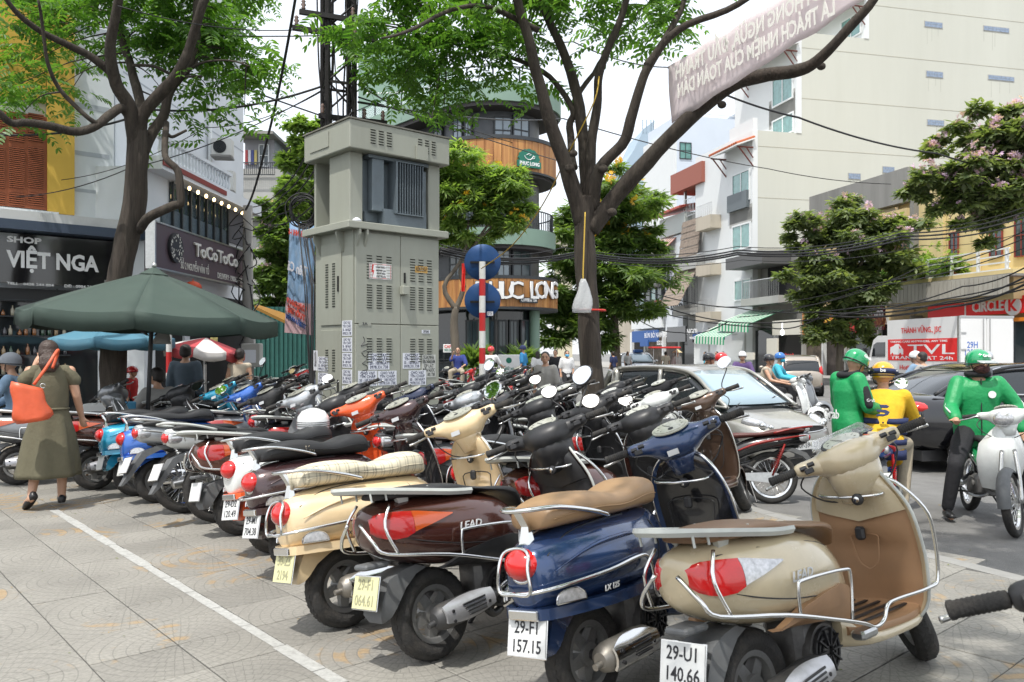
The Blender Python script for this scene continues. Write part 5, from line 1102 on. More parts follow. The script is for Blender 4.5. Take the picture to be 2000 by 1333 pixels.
# ---------------------------------------------------------------- left: the VIỆT NGA shop
cn = Vector((-7.71, 16.0, 0)); V = Wall(cn-DB*8, DB)
vb = bld('shop house with ochre pilaster and red brown shutters above the VIỆT NGA sign', 'shop_house')
wpart('wall', wallwhite, vb, V, 0, 8, 0, 13.5, -6, 0)
box_part('pilaster', yellowp, vb, V, 90, -60, 143, 422, .01, .10); box_part('wall_panel', yellowp, vb, V, -60, -60, 88, 204, .01, .06)
for v in (60, 135, 210, 302, 374): box_part('groove', mat('render_groove', (.40, .43, .47), .8), vb, V, 145, v, 214, v+1.6, .001, .006)
sf = box_part('shutter', shutr, vb, V, -60, 206, 91, 412, .01, .08)
for u0, u1 in ((-12, 8), (16, 46), (53, 83)):
 for v0, v1 in ((222, 250), (257, 281), (287, 371), (377, 405)):
  a, z = V.sz(u0, v0); c, w = V.sz(u1, v1); n_ = int((z-w)/.034); mb = MB()
  for k in range(n_): mb.box(a, c, -.105, -.09, w+(z-w)*(k+.2)/n_, w+(z-w)*(k+.75)/n_, M=V.T())
  mb.build('shutter_slats', shutr, sf)['kind'] = 'stuff'; wpart('shutter_recess', dark, sf, V, a, c, w, z, .081, .085)
wpart('sill', wallwhite, vb, V, 4.5, 7.0, V.sz(50, 424)[1], V.sz(50, 412)[1], .01, .2)
zc = V.sz(110, 447)[1]; wpart('ledge', mat('ledge_white', (.6, .6, .6), .8, dirt=.35, scale=3, dirtcol=(.25, .25, .24)), vb, V, 0, 8.35, zc, zc+.16, 0, .75); wpart('fascia', steelblue, vb, V, 0, 8.35, zc-.17, zc-.003, 0, .78)
zs0, zs1 = V.sz(100, 565)[1], V.sz(100, 457)[1]
sg = sign(V, -40, 455, 217, 566, signblack, 'glossy black shop sign reading SHOP VIỆT NGA', .35, (('SHOP', 13, 461, 81, 479, letw, .006), ('VIỆT NGA', 12, 489, 193, 535, letw, .014), ('TELL : 0438 244 804', 13, 551, 105, 561, letw, .001), ('DĐ : 0904 206 886', 126, 556, 201, 566, letw, .001)), th=.1, group='shop signs on the left pavement')
wpart('shopfront', glassd, vb, V, 1.0, 7.9, .15, zs0-.25, .001, .03); wpart('lintel', mat('black_frame', (.02, .02, .022), .4), vb, V, 1, 8, zs0-.26, zs0-.02, .001, .14)
for a in (2.2, 3.4, 4.6, 5.8, 7.0, 7.9): wpart('frame_post', wfd, vb, V, a-.03, a+.03, .1, zs0-.2, .03, .08)
bott = [mat('bottle_%d' % i, c, .15, coat=1) for i, c in enumerate(((.25, .09, .02), (.02, .06, .03), (.3, .2, .1), (.04, .04, .05), (.3, .27, .2)))]
for r_i, zz in enumerate((1.05, 1.4, 1.75, 2.1, 2.4)):
 s_ = wpart('shelf', wfd, vb, V, 5.2, 7.2, zz-.02, zz, .031, .16)
 for k in range(16):
  x = 5.28+k*.122+rnd.uniform(-.02, .02); h_ = rnd.uniform(.10, .22); mb = MB(); mb.lathe([(.03, zz), (.034, zz+.01), (.034, zz+h_*.6), (.012, zz+h_*.8), (.012, zz+h_)], 8, Matrix.Translation(V.P(x, 0, .1))); mb.build('bottle', bott[rnd.randrange(5)], s_, sm=True)
# ---------------------------------------------------------------- left: the TOCOTOCO house running away down the side street
Tw = Wall((-7.0-.037*1.2, 14.8), (.037, 1)); tb = bld('white house with balustrade and glazed terrace above the purple brown TOCOTOCO sign', 'shop_house')
e_ = .95
wpart('wall', wallwhite, tb, Tw, e_, 6.45, 0, 5.0, -5, 0)
Tb = Wall((-7.75, 15.5), (.037, 1)); wpart('upper_wall', wallwhite, tb, Tb, 0.6, 7.5, 5.0, 15, -5, 0)
for k in range(10): wpart('groove', mat('render_groove', (.4, .43, .47), .8), tb, Tb, .9, 7.5, 7.0+k*.75, 7.03+k*.75, .001, .006)
mb = MB()
for x in (5.0,): mb.tube([Tb.P(x, 5.5, .08), Tb.P(x, 14.5, .08)], .05, 8)
mb.build('drain_pipe', wfw, tb)
mar = mat('maroon_trim', (.22, .035, .03), .6); wpart('terrace_slab', wallwhite, tb, Tw, e_, 6.5, Tw.sz(340, 352)[1]-.05, Tw.sz(340, 352)[1]+.2, -.2, .35); wpart('trim', mar, tb, Tw, e_, 4.1, 5.02, 5.12, .355, .38)
zb = Tw.sz(340, 352)[1]+.2
mb = MB(); Tw.box(mb, e_, 4.6, zb+.36, zb+.43, .18, .32); mb.build('balustrade_rail', wallwhite, tb)
for k in range(22):
 mb = MB(); x = e_+.12+k*.165; mb.lathe([(.04, 0), (.025, .05), (.05, .14), (.025, .25), (.025, .31), (.045, .36)], 10, Matrix.Translation(Tw.P(x, zb, .25))); mb.build('baluster', wallwhite, tb, sm=True)
z0g, z1g = Tw.sz(310, 405)[1], zb-.35
wpart('terrace_glazing', glass, tb, Tw, 2.0, 5.0, 4.35, zb-.28, .01, .03); wpart('lattice_panel', mat('lattice_blue_grey', (.07, .10, .12), .6, var=.5, scale=22), tb, Tw, 1.6, 5.0, 4.0, 4.34, .01, .05); wpart('grey_wall_panel', mat('slate_panel', (.07, .07, .08), .7), tb, Tw, 5.05, 6.4, 4.1, zb-.3, .01, .06)
for k in range(8): wpart('mullion', wfd, tb, Tw, 1.98+k*.42, 2.02+k*.42, 4.0, zb-.28, .05, .10)
for k in range(9): mb = MB(); mb.ell(tuple(Tw.P(2.0+k*.42, zb-.42, .42)), (.035, .035, .045), 8, 6); tag(mb.build('bulb', warm), 'warm bulb under the TOCOTOCO terrace, '+('nearest', 'second', 'third', 'fourth', 'fifth', 'sixth', 'seventh', 'eighth', 'farthest')[k]+' from the camera', 'bulb', 'string bulbs over the TOCOTOCO terrace')
for k, (u, v, w_, h_) in enumerate(((439, 294, 38, 32), (441, 358, 42, 38))):
 Tb_ = Tb; Tb = Wall((at(u, 0, 20.8).x, 20.8), (1, .12))
 ac = empty('air_conditioner', (0, 0, 0), 0, ('upper' if k == 0 else 'lower')+' white air conditioner on the white side wall at left', 'air conditioner', 'air conditioners on the white wall')
 box_part('case', mat('ac_white', (.62, .62, .59), .5, dirt=.3, scale=6, dirtcol=(.4, .37, .3)), ac, Tb, u-w_/2, v-h_/2, u+w_/2, v+h_/2, .05, .38)
 a, z = Tb.sz(u-3, v); rr_ = .26; mb = MB()
 for j in range(5): mb.lathe([(.03+j*.03, 0), (.036+j*.03, 0), (.036+j*.03, .02), (.03+j*.03, .02)], 18, Matrix.Translation(Tb.P(a, z, .385)) @ Tb.T().to_3x3().to_4x4() @ Matrix.Rotation(R(90), 4, 'X') @ Matrix.Translation((0, 0, 0)), closed=True)
 mb.lathe([(0.01, .002), (.16, .002), (.16, .004), (.01, .004)], 18, Matrix.Translation(Tb.P(a, z, .381)) @ Tb.T().to_3x3().to_4x4() @ Matrix.Rotation(R(90), 4, 'X')); mb.build('fan_grille', wfd, ac)
 mb = MB(); a0, z0 = Tb.sz(u-w_/2, v+h_/2); a1, _ = Tb.sz(u+w_/2, v+h_/2); Tb.box(mb, a0, a1, z0-.05, z0-.01, 0, .5); mb.build('bracket', concrete, ac); Tb = Tb_
purp = mat('plum_sign', (.085, .058, .072), .45)
Tq = Wall(Tw.o+Tw.n*.42, Tw.d); a0, a1 = Tq.sz(303, 434)[0], Tq.sz(481, 557)[0]; zt = Tq.sz(303, 434)[1]; zbm = Tq.sz(305, 522)[1]
mb = MB(); Tw.box(mb, a0, a1, zbm, zt, .28, .42); ts = mb.build('shop_sign', purp); tag(ts, 'plum coloured shop sign with round starry emblem reading TOCOTOCO', 'shop sign', 'shop signs on the left pavement')
mb = MB(); Tw.box(mb, a0-.04, a1+.04, zt, zt+.03, .26, .44); Tw.box(mb, a0-.04, a1+.04, zbm-.03, zbm, .26, .44); Tw.box(mb, a0-.05, a0, zbm, zt, .26, .44); mb.build('sign_frame', steel, ts)
Ts = Wall(Tw.o+Tw.n*.42, Tw.d); letc = mat('letter_cream', (.72, .70, .64), .5)
Ts.text('ToCoToCo', 377, 474, 461, 526, letc, 'lettering', ts, .03, ext=.02, bold=.006)
def tl(t, ua, ub, fz, hs, par=ts): a_, c_ = Ts.sz(ua, 520)[0], Ts.sz(ub, 520)[0]; return text(t, hs, frame(Ts.P((a_+c_)/2, zbm+(zt-zbm)*fz, .012), Ts.d), letc, 'lettering', par, .004, bold=0, fit=c_-a_)
tl('SỐ 2 NGUYỄN VĂN TỐ', 352, 407, .17, .20); tl('DELIVERY: 1900636936', 424, 472, .13, .18)
ea, ez = Ts.sz(340, 485); mb = MB(); mb.lathe([(.29, 0), (.29, .06), (.0, .06)][:2]+[(.02, .06)], 32, Matrix.Translation(Ts.P(ea, ez, 0)) @ Ts.T().to_3x3().to_4x4() @ Matrix.Rotation(R(90), 4, 'X')); em = mb.build('round_emblem', mat('emblem_black', (.02, .02, .025), .5), ts, auto=R(40))
mb = MB(); r2 = random.Random(3)
for k in range(70):
 rr_ = r2.uniform(.12, .275); an_ = r2.uniform(0, 6.28)
 if rr_ < .2 and r2.random() < .5: continue
 c_ = (ea+rr_*math.cos(an_), ez+rr_*math.sin(an_)); s_ = r2.uniform(.014, .028); ro = r2.random()
 mb.prism([(c_[0]+(s_ if q % 2 == 0 else s_*.45)*math.cos(ro+q*math.pi/5), c_[1]+(s_ if q % 2 == 0 else s_*.45)*math.sin(ro+q*math.pi/5)) for q in range(10)], -.066, -.061, M=Ts.T())
mb.tube([Ts.P(ea+.05*math.cos(a_), ez-.01+.05*math.sin(a_), .066) for a_ in [R(200+14*q) for q in range(11)]], .005, 4); mb.build('stars', letc, em)['kind'] = 'stuff'
wpart('ground_opening', dark, tb, Tw, 1.4, 6.3, .1, 2.75, .002, .01); wpart('door_post', wallwhite, tb, Tw, 2.6, 2.85, 0, 2.8, .01, .06)
wpart('end_window', wfd, tb, Wall((-7.72, 15.74), (1, -.02)), .0, .32, 3.35, 3.95, .01, .04)
wpart('end_beam', concrete, tb, Wall((-7.72, 15.72), (1, -.02)), -.1, .75, 2.5, 2.8, .0, .25)
lant = mat('red_lantern', (.55, .07, .02), .6); mb = MB(); mb.ell(tuple(at(377, 562, 16.6)), (.17, .17, .13), 14, 8); mb.tube([at(377, 556, 16.6), at(377, 545, 16.6)], .01, 5); tag(mb.build('lantern', lant, sm=True), 'red lantern hanging under the TOCOTOCO sign', 'lantern')
# ---------------------------------------------------------------- middle left: houses beyond the side street
X1 = Wall(at(470, 688, 40)*1, (1, 0)); X1 = Wall((at(470, 688, 40).x, 40), (1, 0))
hb = bld('grey house with tin-roofed roof room and hanging washing beyond the TOCOTOCO wall', 'town_house', group='houses beyond the side street');
box_part('wall', greyr, hb, X1, 466, 330, 552, 700, -5, 0); box_part('roof_room', mat('roof_room', (.3, .3, .32), .8), hb, X1, 472, 268, 530, 330, -4, -.5); box_part('tin_roof', concrete, hb, X1, 462, 262, 540, 268, -4.5, .6)
window(X1, 500, 278, 520, 322, hb, wfw, glass, 2, 2, -.5); window(X1, 508, 430, 532, 500, hb, wfd, glass, 2, 2); window(X1, 510, 540, 532, 590, hb)
railing(X1, 470, 320, 540, 345, hb, wfd, 18, .3); railing(X1, 470, 395, 545, 420, hb, steel, 18, .5)
box_part('balcony', greyr, hb, X1, 468, 420, 548, 430, 0, .6)
for k, c in enumerate(((.5, .1, .1), (.7, .7, .72), (.1, .12, .3), (.6, .5, .2))): box_part('washing', mat('cloth_%d' % k, c, .9), hb, X1, 474+k*6, 290, 479+k*6, 318, -.4, -.36)
X2 = Wall((at(530, 688, 52).x, 52), (1, 0)); hc = bld('cream house with an orange striped balcony edge behind the slender tree', 'town_house', group='houses beyond the side street')
box_part('wall', cream_r, hc, X2, 520, 290, 640, 700, -6, 0); box_part('balcony', wallwhite, hc, X2, 524, 330, 600, 350, 0, 1.2); box_part('balcony_stripe', mat('orange_stripe', (.55, .22, .08), .7), hc, X2, 524, 322, 600, 330, 0, 1.25)
railing(X2, 524, 300, 600, 322, hc, steel, 20, 1.1); window(X2, 540, 380, 566, 430, hc); window(X2, 580, 380, 610, 430, hc)
gh = mat('green_hoarding', (.02, .10, .085), .6, var=.2, scale=3); X3 = Wall((at(470, 688, 31).x, 31), (1, .05))
hd = bld('dark green corrugated hoarding behind the parked white car', 'hoarding', 'hoarding')
for k in range(30): box_part('panel', gh, hd, X3, 484+k*4.4, 600, 484+k*4.4+4.1, 770, 0, .08+.05*(k % 2))
aw = mat('orange_canvas', (.62, .30, .05), .8); a3 = bld('orange canvas awning at the left of the hoarding', 'awning', 'awning')
mb = MB(); mb.loft([[at(497, 598, 25), at(560, 628, 24), at(560, 634, 24), at(497, 604, 25)], [at(505, 596, 28), at(556, 612, 28), at(556, 617, 28), at(505, 601, 28)]]); mb.build('canvas', aw, a3)
mb = MB(); mb.tube([at(497, 605, 25), at(497, 720, 25)], .03, 6); mb.build('post', steel, a3)
# ---------------------------------------------------------------- PHUC LONG: a house with a rounded nose
e1 = -DA.normalized(); e2 = Vector((-.754, -.657, 0)).normalized(); PC = Vector((-.72, 36, 0))
def foot(r, L=14, n=26, inset=0): return [PC+e1*(-L)+e2*r]+[PC+e2*(r*math.cos(math.pi*k/n))+e1*(r*math.sin(math.pi*k/n)) for k in range(n+1)]+[PC+e1*(-L)-e2*r]
def slice_(name, m, par, r, z0, z1, L=14, zslope=0):
 mb = MB(); mb.prism([(p.x, p.y) for p in foot(r, L)], z0, z1, ax='Z'); return mb.build(name, m, par, auto=R(30))
sage = mat('sage_green', (.20, .30, .24), .6, var=.06, scale=1, dirt=.12, dirtcol=(.14, .2, .16)); dtile = mat('dark_wall_tile', (.075, .08, .088), .4, var=.3, scale=1.2)
wood = bpy.data.materials.new('wood_cladding'); wood.use_nodes = True; MAT['wood'] = wood
n = wood.node_tree.nodes; L = wood.node_tree.links; b = n['Principled BSDF']; tcw = n.new('ShaderNodeTexCoord'); mpw = n.new('ShaderNodeMapping'); mpw.inputs['Scale'].default_value = (5, 5, .25); L.new(tcw.outputs['Object'], mpw.inputs[0])
nw2 = n.new('ShaderNodeTexNoise'); nw2.inputs['Scale'].default_value = 1.5; nw2.inputs['Detail'].default_value = 5; L.new(mpw.outputs[0], nw2.inputs[0]); crw = n.new('ShaderNodeValToRGB'); crw.color_ramp.elements[0].position = .35; crw.color_ramp.elements[0].color = (.30, .12, .035, 1); crw.color_ramp.elements[1].position = .68; crw.color_ramp.elements[1].color = (.56, .28, .09, 1)
L.new(nw2.outputs[0], crw.inputs[0]); L.new(crw.outputs[0], b.inputs['Base Color']); b.inputs['Roughness'].default_value = .5
pb = bld('tall sage green corner cafe with rounded balconies and wood bands, PHUC LONG', 'cafe_building')
def zz(v, D=34.6): return EYE+(HZ-v)/FPX*D
slice_('ground_floor', glassd, pb, 1.75, 0, zz(607)); slice_('wall', dtile, pb, 1.9, zz(545), zz(487)); slice_('wall', dtile, pb, 1.9, zz(450), zz(348)); slice_('wall', dtile, pb, 1.9, zz(282), zz(222))
slice_('floor_slab', sage, pb, 2.0, zz(607), zz(545))
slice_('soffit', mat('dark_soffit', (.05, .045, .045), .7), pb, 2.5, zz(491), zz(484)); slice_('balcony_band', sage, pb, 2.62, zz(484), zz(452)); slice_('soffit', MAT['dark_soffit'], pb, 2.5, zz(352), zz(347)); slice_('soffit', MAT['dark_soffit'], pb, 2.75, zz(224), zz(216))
slice_('parapet', sage, pb, 2.85, zz(216), zz(180)); slice_('trim', wfd, pb, 2.66, zz(347), zz(343)); slice_('trim', wfd, pb, 2.68, zz(285), zz(278)); slice_('trim', wfd, pb, 2.72, zz(607), zz(602)); slice_('trim', wfd, pb, 2.72, zz(549), zz(543))
def boards(z0, z1, r, L, wn='wood_board'):
 P = foot(r, L, 30); W_ = walk([Vector((p.x, p.y, 0)) for p in P[:-1]], .34)
 for i in range(len(W_)-1):
  a, b2 = W_[i], W_[i+1]
  if a.x/a.y*FPX+1000 < 700: continue
  d = (b2-a).normalized(); nn = Vector((-d.y, d.x, 0)); nn = nn if nn.dot(a-PC) > 0 else -nn; g = d*.008; o_ = nn*rnd.uniform(0, .006); mb = MB()
  mb.loft([[a+g+o_+Vector((0, 0, z)), b2-g+o_+Vector((0, 0, z)), b2-g-nn*.05+Vector((0, 0, z)), a+g-nn*.05+Vector((0, 0, z))] for z in (z0, z1)]); mb.build(wn, wood, pb)
boards(zz(602), zz(549), 2.7, 1.6); boards(zz(343), zz(285), 2.64, 2.2)
slice_('band_core', dark, pb, 2.62, zz(602), zz(549), 1.6); slice_('band_core', dark, pb, 2.56, zz(343), zz(285), 2.2)
def arc_hit(u, r):
 d = Vector(((u-1000)/FPX, 1, 0)); a_ = d.dot(d); b_2 = -2*d.dot(PC); c_ = PC.dot(PC)-r*r; disc_ = b_2*b_2-4*a_*c_
 if disc_ >= 0:
  t = (-b_2-math.sqrt(disc_))/(2*a_); p = d*t
  if (p-PC).dot(e1) >= 0: return p, (p-PC).normalized()
 t = ((PC+e2*r).dot(e2))/d.dot(e2); return d*t, e2
def arc_text(s, us, v, h, r, m, par, ext=.03, bold=.02, hz=None):
 for ch, u in zip(s, us):
  if ch == ' ': continue
  p, nn = arc_hit(u, r); text(ch, h, frame((p.x, p.y, zz(v, p.y)), Vector((-nn.y, nn.x, 0))), m, 'letter', par, ext, bold=bold)
psg = empty('shop_sign', (0, 0, 0), 0, 'large white PHUC LONG letters on the curved wooden band of the corner cafe', 'shop sign', 'PHUC LONG signs on the corner cafe')
arc_text('PHUC LONG', (938, 970, 989, 1008, 1024, 1043, 1058, 1072, 1083), 569, 1.0, 2.74, wfd, psg, .02, .03); arc_text('PHUC LONG', (938, 970, 989, 1008, 1024, 1043, 1058, 1072, 1083), 569, 1.0, 2.80, letw, psg, .03, .008)
p, nn = arc_hit(1032, 2.74); fm_ = frame((p.x, p.y, zz(587, p.y)), Vector((-nn.y, nn.x, 0))); mb = MB(); mb.box(-.42, .42, -.11, .11, 0, .05, M=fm_); bx = mb.build('caption_board', wfd, psg); text('COFFEE & TEA', .17, fm_ @ Matrix.Translation((0, 0, .055)), letw, 'lettering', bx, .003, bold=.004, fit=.74)
lg = empty('round_logo_sign', (0, 0, 0), 0, 'green scalloped cup emblem sign on the upper wooden band of the cafe', 'shop sign', 'PHUC LONG signs on the corner cafe')
p, nn = arc_hit(1032, 2.66); fm_ = frame((p.x, p.y, zz(312, p.y)), Vector((-nn.y, nn.x, 0))); gsg = mat('emblem_green', (.01, .16, .105), .45)
mb = MB(); mb.loft([[((.50+.02*math.cos(12*a))*math.cos(a), (.38+.015*math.cos(12*a))*math.sin(a)+.03, z_) for a in [2*math.pi*k/72 for k in range(72)]] for z_ in (.0, .08)], M=fm_); mb.build('emblem_board', gsg, lg); mb = MB(); mb.box(-.56, .56, -.34, -.08, .0, .10, M=fm_); rb = mb.build('name_board', gsg, lg); text('PHUC LONG', .2, fm_ @ Matrix.Translation((0, -.2, .105)), letw, 'lettering', rb, .004, bold=.008, fit=.95)
mb = MB(); mb.tube([(-.24, .13, .09), (-.2, .03, .09), (-.08, -.03, .09), (.05, -.02, .09), (.14, .06, .09), (.19, .15, .09)], .018, 5, M=fm_); mb.tube([(.17, .12, .09), (.26, .13, .09), (.24, .05, .09), (.13, .02, .09)], .014, 5, M=fm_); mb.tube([(-.15, .15, .09), (-.02, .22, .09), (.1, .18, .09), (.0, .14, .09)], .014, 5, M=fm_); mb.build('cup_drawing', letw, lg)
def arc_window(u0, u1, v0, v1, r, par, fm=wfd, gm=glass):
 a, na = arc_hit(u0, r); c, nc = arc_hit(u1, r); d = c-a; M = frame((a.x, a.y, 0), d); w = d.length; z1, z0 = zz(v0, (a.y+c.y)/2), zz(v1, (a.y+c.y)/2); nn2 = Vector(M.col[2][:3]); mb = MB()
 for x0, x1, y0, y1 in ((0, w, z0, z0+.07), (0, w, z1-.07, z1), (0, .07, z0, z1), (w-.07, w, z0, z1), (w*.48, w*.52, z0, z1), (0, w, z0*.55+z1*.45, z0*.55+z1*.45+.05)): mb.box(x0, x1, y0, y1, -.04, .05 if x1-x0 > .2 else .04, M=M)
 o = mb.build('window', fm, par); mb = MB(); mb.box(.03, w-.03, z0+.03, z1-.03, -.03, .02, M=M); mb.build('pane', gm, o)
paneL = mat('sky_reflecting_glass', (.22, .28, .33), .08, .0, coat=1, var=.3, scale=.5)
for u0, u1, g in ((846, 864, glass), (885, 904, paneL), (907, 922, paneL), (964, 1000, paneL), (1001, 1034, paneL)): arc_window(u0, u1, 228, 280, 1.99, pb, wfd, g)
for u0, u1 in ((905, 925), (955, 985), (990, 1020)): arc_window(u0, u1, 360, 440, 1.99, pb, wfd, glass)
for u0, u1, g in ((878, 905, glass), (970, 997, paneL), (1000, 1036, glass)): arc_window(u0, u1, 488, 542, 1.99, pb, wfd, g)
for u0, u1, g in ((910, 935, glass), (948, 968, glass), (972, 990, glass), (994, 1012, glass), (1016, 1034, glass)): arc_window(u0, u1, 625, 722, 1.82, pb, wfd, g)
for u in (945, 1044): p, nn = arc_hit(u, 2.0); mb = MB(); mb.lathe([(.22, 0), (.22, zz(607))], 18, Matrix.Translation(p)); mb.build('column', sage, pb, auto=R(40))
for (r, za, zb_, L_, nm, gm) in ((2.5, zz(452), zz(416), 2.2, 'balcony_railing', wfd), (2.75, zz(180), zz(150), 12, 'roof_railing', wfd)):
 P = walk([Vector((p.x, p.y, 0)) for p in foot(r, L_)[:-1]], .16 if r < 2.6 else 1.1); mb = MB()
 for p in P: mb.tube([p+Vector((0, 0, za)), p+Vector((0, 0, zb_))], .018 if r < 2.6 else .035, 4)
 mb.tube([p+Vector((0, 0, zb_)) for p in P], .03, 6); mb.build(nm, gm, pb)
 if r > 2.6:
  mb = MB(); Q = [p for p in P]; mb.loft([[p+Vector((0, 0, za)) for p in Q], [p+Vector((0, 0, zb_-.1)) for p in Q]], closed=False); mb.build('glass_balustrade', mat('clear_balustrade', (.7, .8, .85), .05, trans=.6, alpha=.35), pb)
for k in range(46):                                                    # soffit edge slats
 P = foot(2.82, 13, 60)
tg = Wall(at(700, 688, 43), (.99, .12)); box_part('stair_tower', sage, pb, tg, 700, 86, 835, 262, -5, 0); box_part('stair_tower', sage, pb, tg, 835, 130, 905, 262, -5, -.4)
for k in range(10): box_part('vent_slat', concrete, pb, tg, 790, 127+k*3.4, 815, 128.8+k*3.4, .0, .06)
for k in range(8): box_part('vent_slat', concrete, pb, tg, 892, 128+k*3.0, 902, 129.5+k*3.0, -.4, -.3)
mb = MB()
for k in range(30): p = at(712+k*5.5, 183-18*(k/29)+6*math.sin(k/29*math.pi), 36); mb.ell(tuple(p), (.04, .04, .05), 6, 4)
tag(mb.build('fairy_lights', letw), 'string of small white bulbs over the cafe roof terrace', 'string lights', kind='stuff')
slab([(-14, 52), (-3.4, 33.0), (-1.2, 31.2), (2.2, 31.6), (3.2, 34), (-2.5, 44), (-6.5, 60), (-30, 80), (-24, 60)])
mb = MB(); mb.bbox(-.42, .42, -.03, .03, 0, 1.35, Matrix.Translation(at(994, 0, 31.6).xy.to_3d()), .02); mn = mb.build('menu_board', white); tag(mn, 'white standing advertising board with green emblem before the cafe', 'sign board'); mw = Wall((at(994, 0, 31.6).x-.42, 31.565), (1, 0))
text('Giữ xe\nPhúc Long', .17, frame(mw.P(.42, .75, .004), mw.d), gsg, 'lettering', mn, .002, bold=.003, fit=.62); mb = MB(); mb.lathe([(.11, 0), (.11, .006), (.02, .006)], 20, Matrix.Translation(mw.P(.42, 1.13, 0)) @ Matrix.Rotation(R(90), 4, 'X')); mb.build('emblem', gsg, mn)
for u, v, nm in ((872, 680, 'left'),):
 sign(Wall((at(u, 0, 33).x-.2, 32.9), (.9, -.1)), 866, 673, 886, 689, white, 'small white notice with green text by the cafe door', .02, (('CAFE', 868, 674, 884, 681, signred, .003), ('PHÚC LONG', 868, 682, 884, 687, gsg, .003)), th=.03, cat='notice', group='notices by the cafe')
for u in (925, 1022):
 c = at(u, 0, 33.2); pp = empty('potted_plant', (c.x, c.y, .0), 0, 'leafy plant in a white pot by the cafe door, '+('left' if u < 1000 else 'right')+' one', 'potted plant', 'potted plants by the cafe door'); mb = MB(); mb.lathe([(.22, 0), (.30, .75), (.27, .75), (.2, .7), (.01, .7)], 18); mb.build('pot', white, pp, auto=R(40))
 scatter('foliage', SPN, [(rotm(Vector((math.cos(a), math.sin(a), rnd.uniform(.1, 1.2))), rnd.uniform(-1, 1))*.75, Vector((rnd.gauss(0, .12), rnd.gauss(0, .12), rnd.uniform(.75, 1.3))), rnd.randrange(4)) for a in [rnd.uniform(0, 6.28) for _ in range(60)]], lf2, pp)
# ---------------------------------------------------------------- far side of the square: one row of houses from the right edge towards the middle
Rw = Wall((9.1, 96.2), (.24, -.97)); sf_p = [Rw.P(-40, 0, 4.2), Rw.P(75, 0, 4.2), Rw.P(75, 0, -12), Rw.P(-40, 0, -12)]
slab([(p.x, p.y) for p in sf_p], 'far_pavement')
B1 = Wall((18.02, 60), (.97, .24))
wblank = mat('big_cream_render', (.53, .535, .475), .85, var=.05, scale=.25, dirt=.3, dirtcol=(.40, .40, .34), streak=True, bump=.1, bscale=20); wfront = mat('front_white', (.68, .70, .70), .7, dirt=.12, scale=1, dirtcol=(.4, .4, .4))
terr = mat('terracotta', (.42, .12, .05), .8, var=.2, scale=5); brk = mat('bracket_brown', (.16, .045, .035), .7)
bb = bld('big pale cream stepped building with a blank side wall and small glass block openings', 'apartment_building')
st = [(B1.sz(1472, 500)[0], B1.sz(1480, 255)[1]), (B1.sz(1558, 100)[0], B1.sz(1558, 62)[1]), (B1.sz(1690, 10)[0], 33.0)]
wpart('wall', wblank, bb, B1, st[0][0], 30, 0, st[0][1], -9, 0); wpart('wall', wblank, bb, B1, st[1][0], 30, st[0][1], st[1][1], -9, 0); wpart('wall', wblank, bb, B1, st[2][0], 30, st[1][1], st[2][1], -9, 0)
zj0, zj1 = B1.sz(1750, 208)[1], B1.sz(1750, 112)[1]
for z in [zj0+(zj1-zj0)*k for k in range(-4, 4)]: wpart('render_joint', mat('render_line', (.40, .375, .30), .9), bb, B1, st[0][0] if z < st[0][1] else (st[1][0] if z < st[1][1] else st[2][0]), 30, z, z+.03, .002, .012)
gb = mat('glass_block', (.20, .26, .36), .15, coat=1, var=.3, scale=6)
for u0, v0, u1, v1 in ((1806, 42, 1840, 56), (1921, 51, 1970, 65), (1809, 139, 1841, 153), (1930, 147, 1980, 160), (1811, 234, 1843, 247), (1657, 339, 1680, 351), (1724, 326, 1746, 339)):
 a, z = B1.sz(u0, v0); c, w = B1.sz(u1, v1); f = wpart('glass_block_window', greyr, bb, B1, a-.04, c+.04, w-.04, z+.04, .004, .03)
 for k in range(3): x = a+(c-a)*rnd.random(); wpart('rain_stain', mat('rain_stain', (.44, .445, .39), .9), bb, B1, x, x+.05, w-rnd.uniform(.5, 1.6), w-.05, .001, .004)
 for i in range(6):
  for j in range(2): wpart('glass_block', gb, f, B1, a+(c-a)*i/6+.01, a+(c-a)*(i+1)/6-.01, w+(z-w)*j/2+.01, w+(z-w)*(j+1)/2-.01, .031, .045)
Fr = Wall(B1.P(st[0][0], 0, 0)+Vector((-.24, .97, 0))*9, (.24, -.97))
def frame_x(u, v): return Fr.sz(u, v)
aL = Fr.sz(1426, 500)[0]
wpart('front', wfront, bb, Fr, 0, 9.04, 0, st[0][1]+.0, -.3, .12); aL = max(aL, 0)
for u0, v0, u1, v1 in ((1434, 343, 1469, 390), (1434, 443, 1470, 484), (1438, 548, 1471, 586)): window(Fr, u0, v0, u1, v1, bb, wfw, glassb, 2, 1, .13, .12)
box_part('panel', mat('dark_panel', (.10, .12, .13), .4), bb, Fr, 1429, 385, 1467, 405, .13, .4)
for v in (412, 419, 426, 433): box_part('groove', greyr, bb, Fr, 1428, v, 1472, v+1.2, .125, .135)
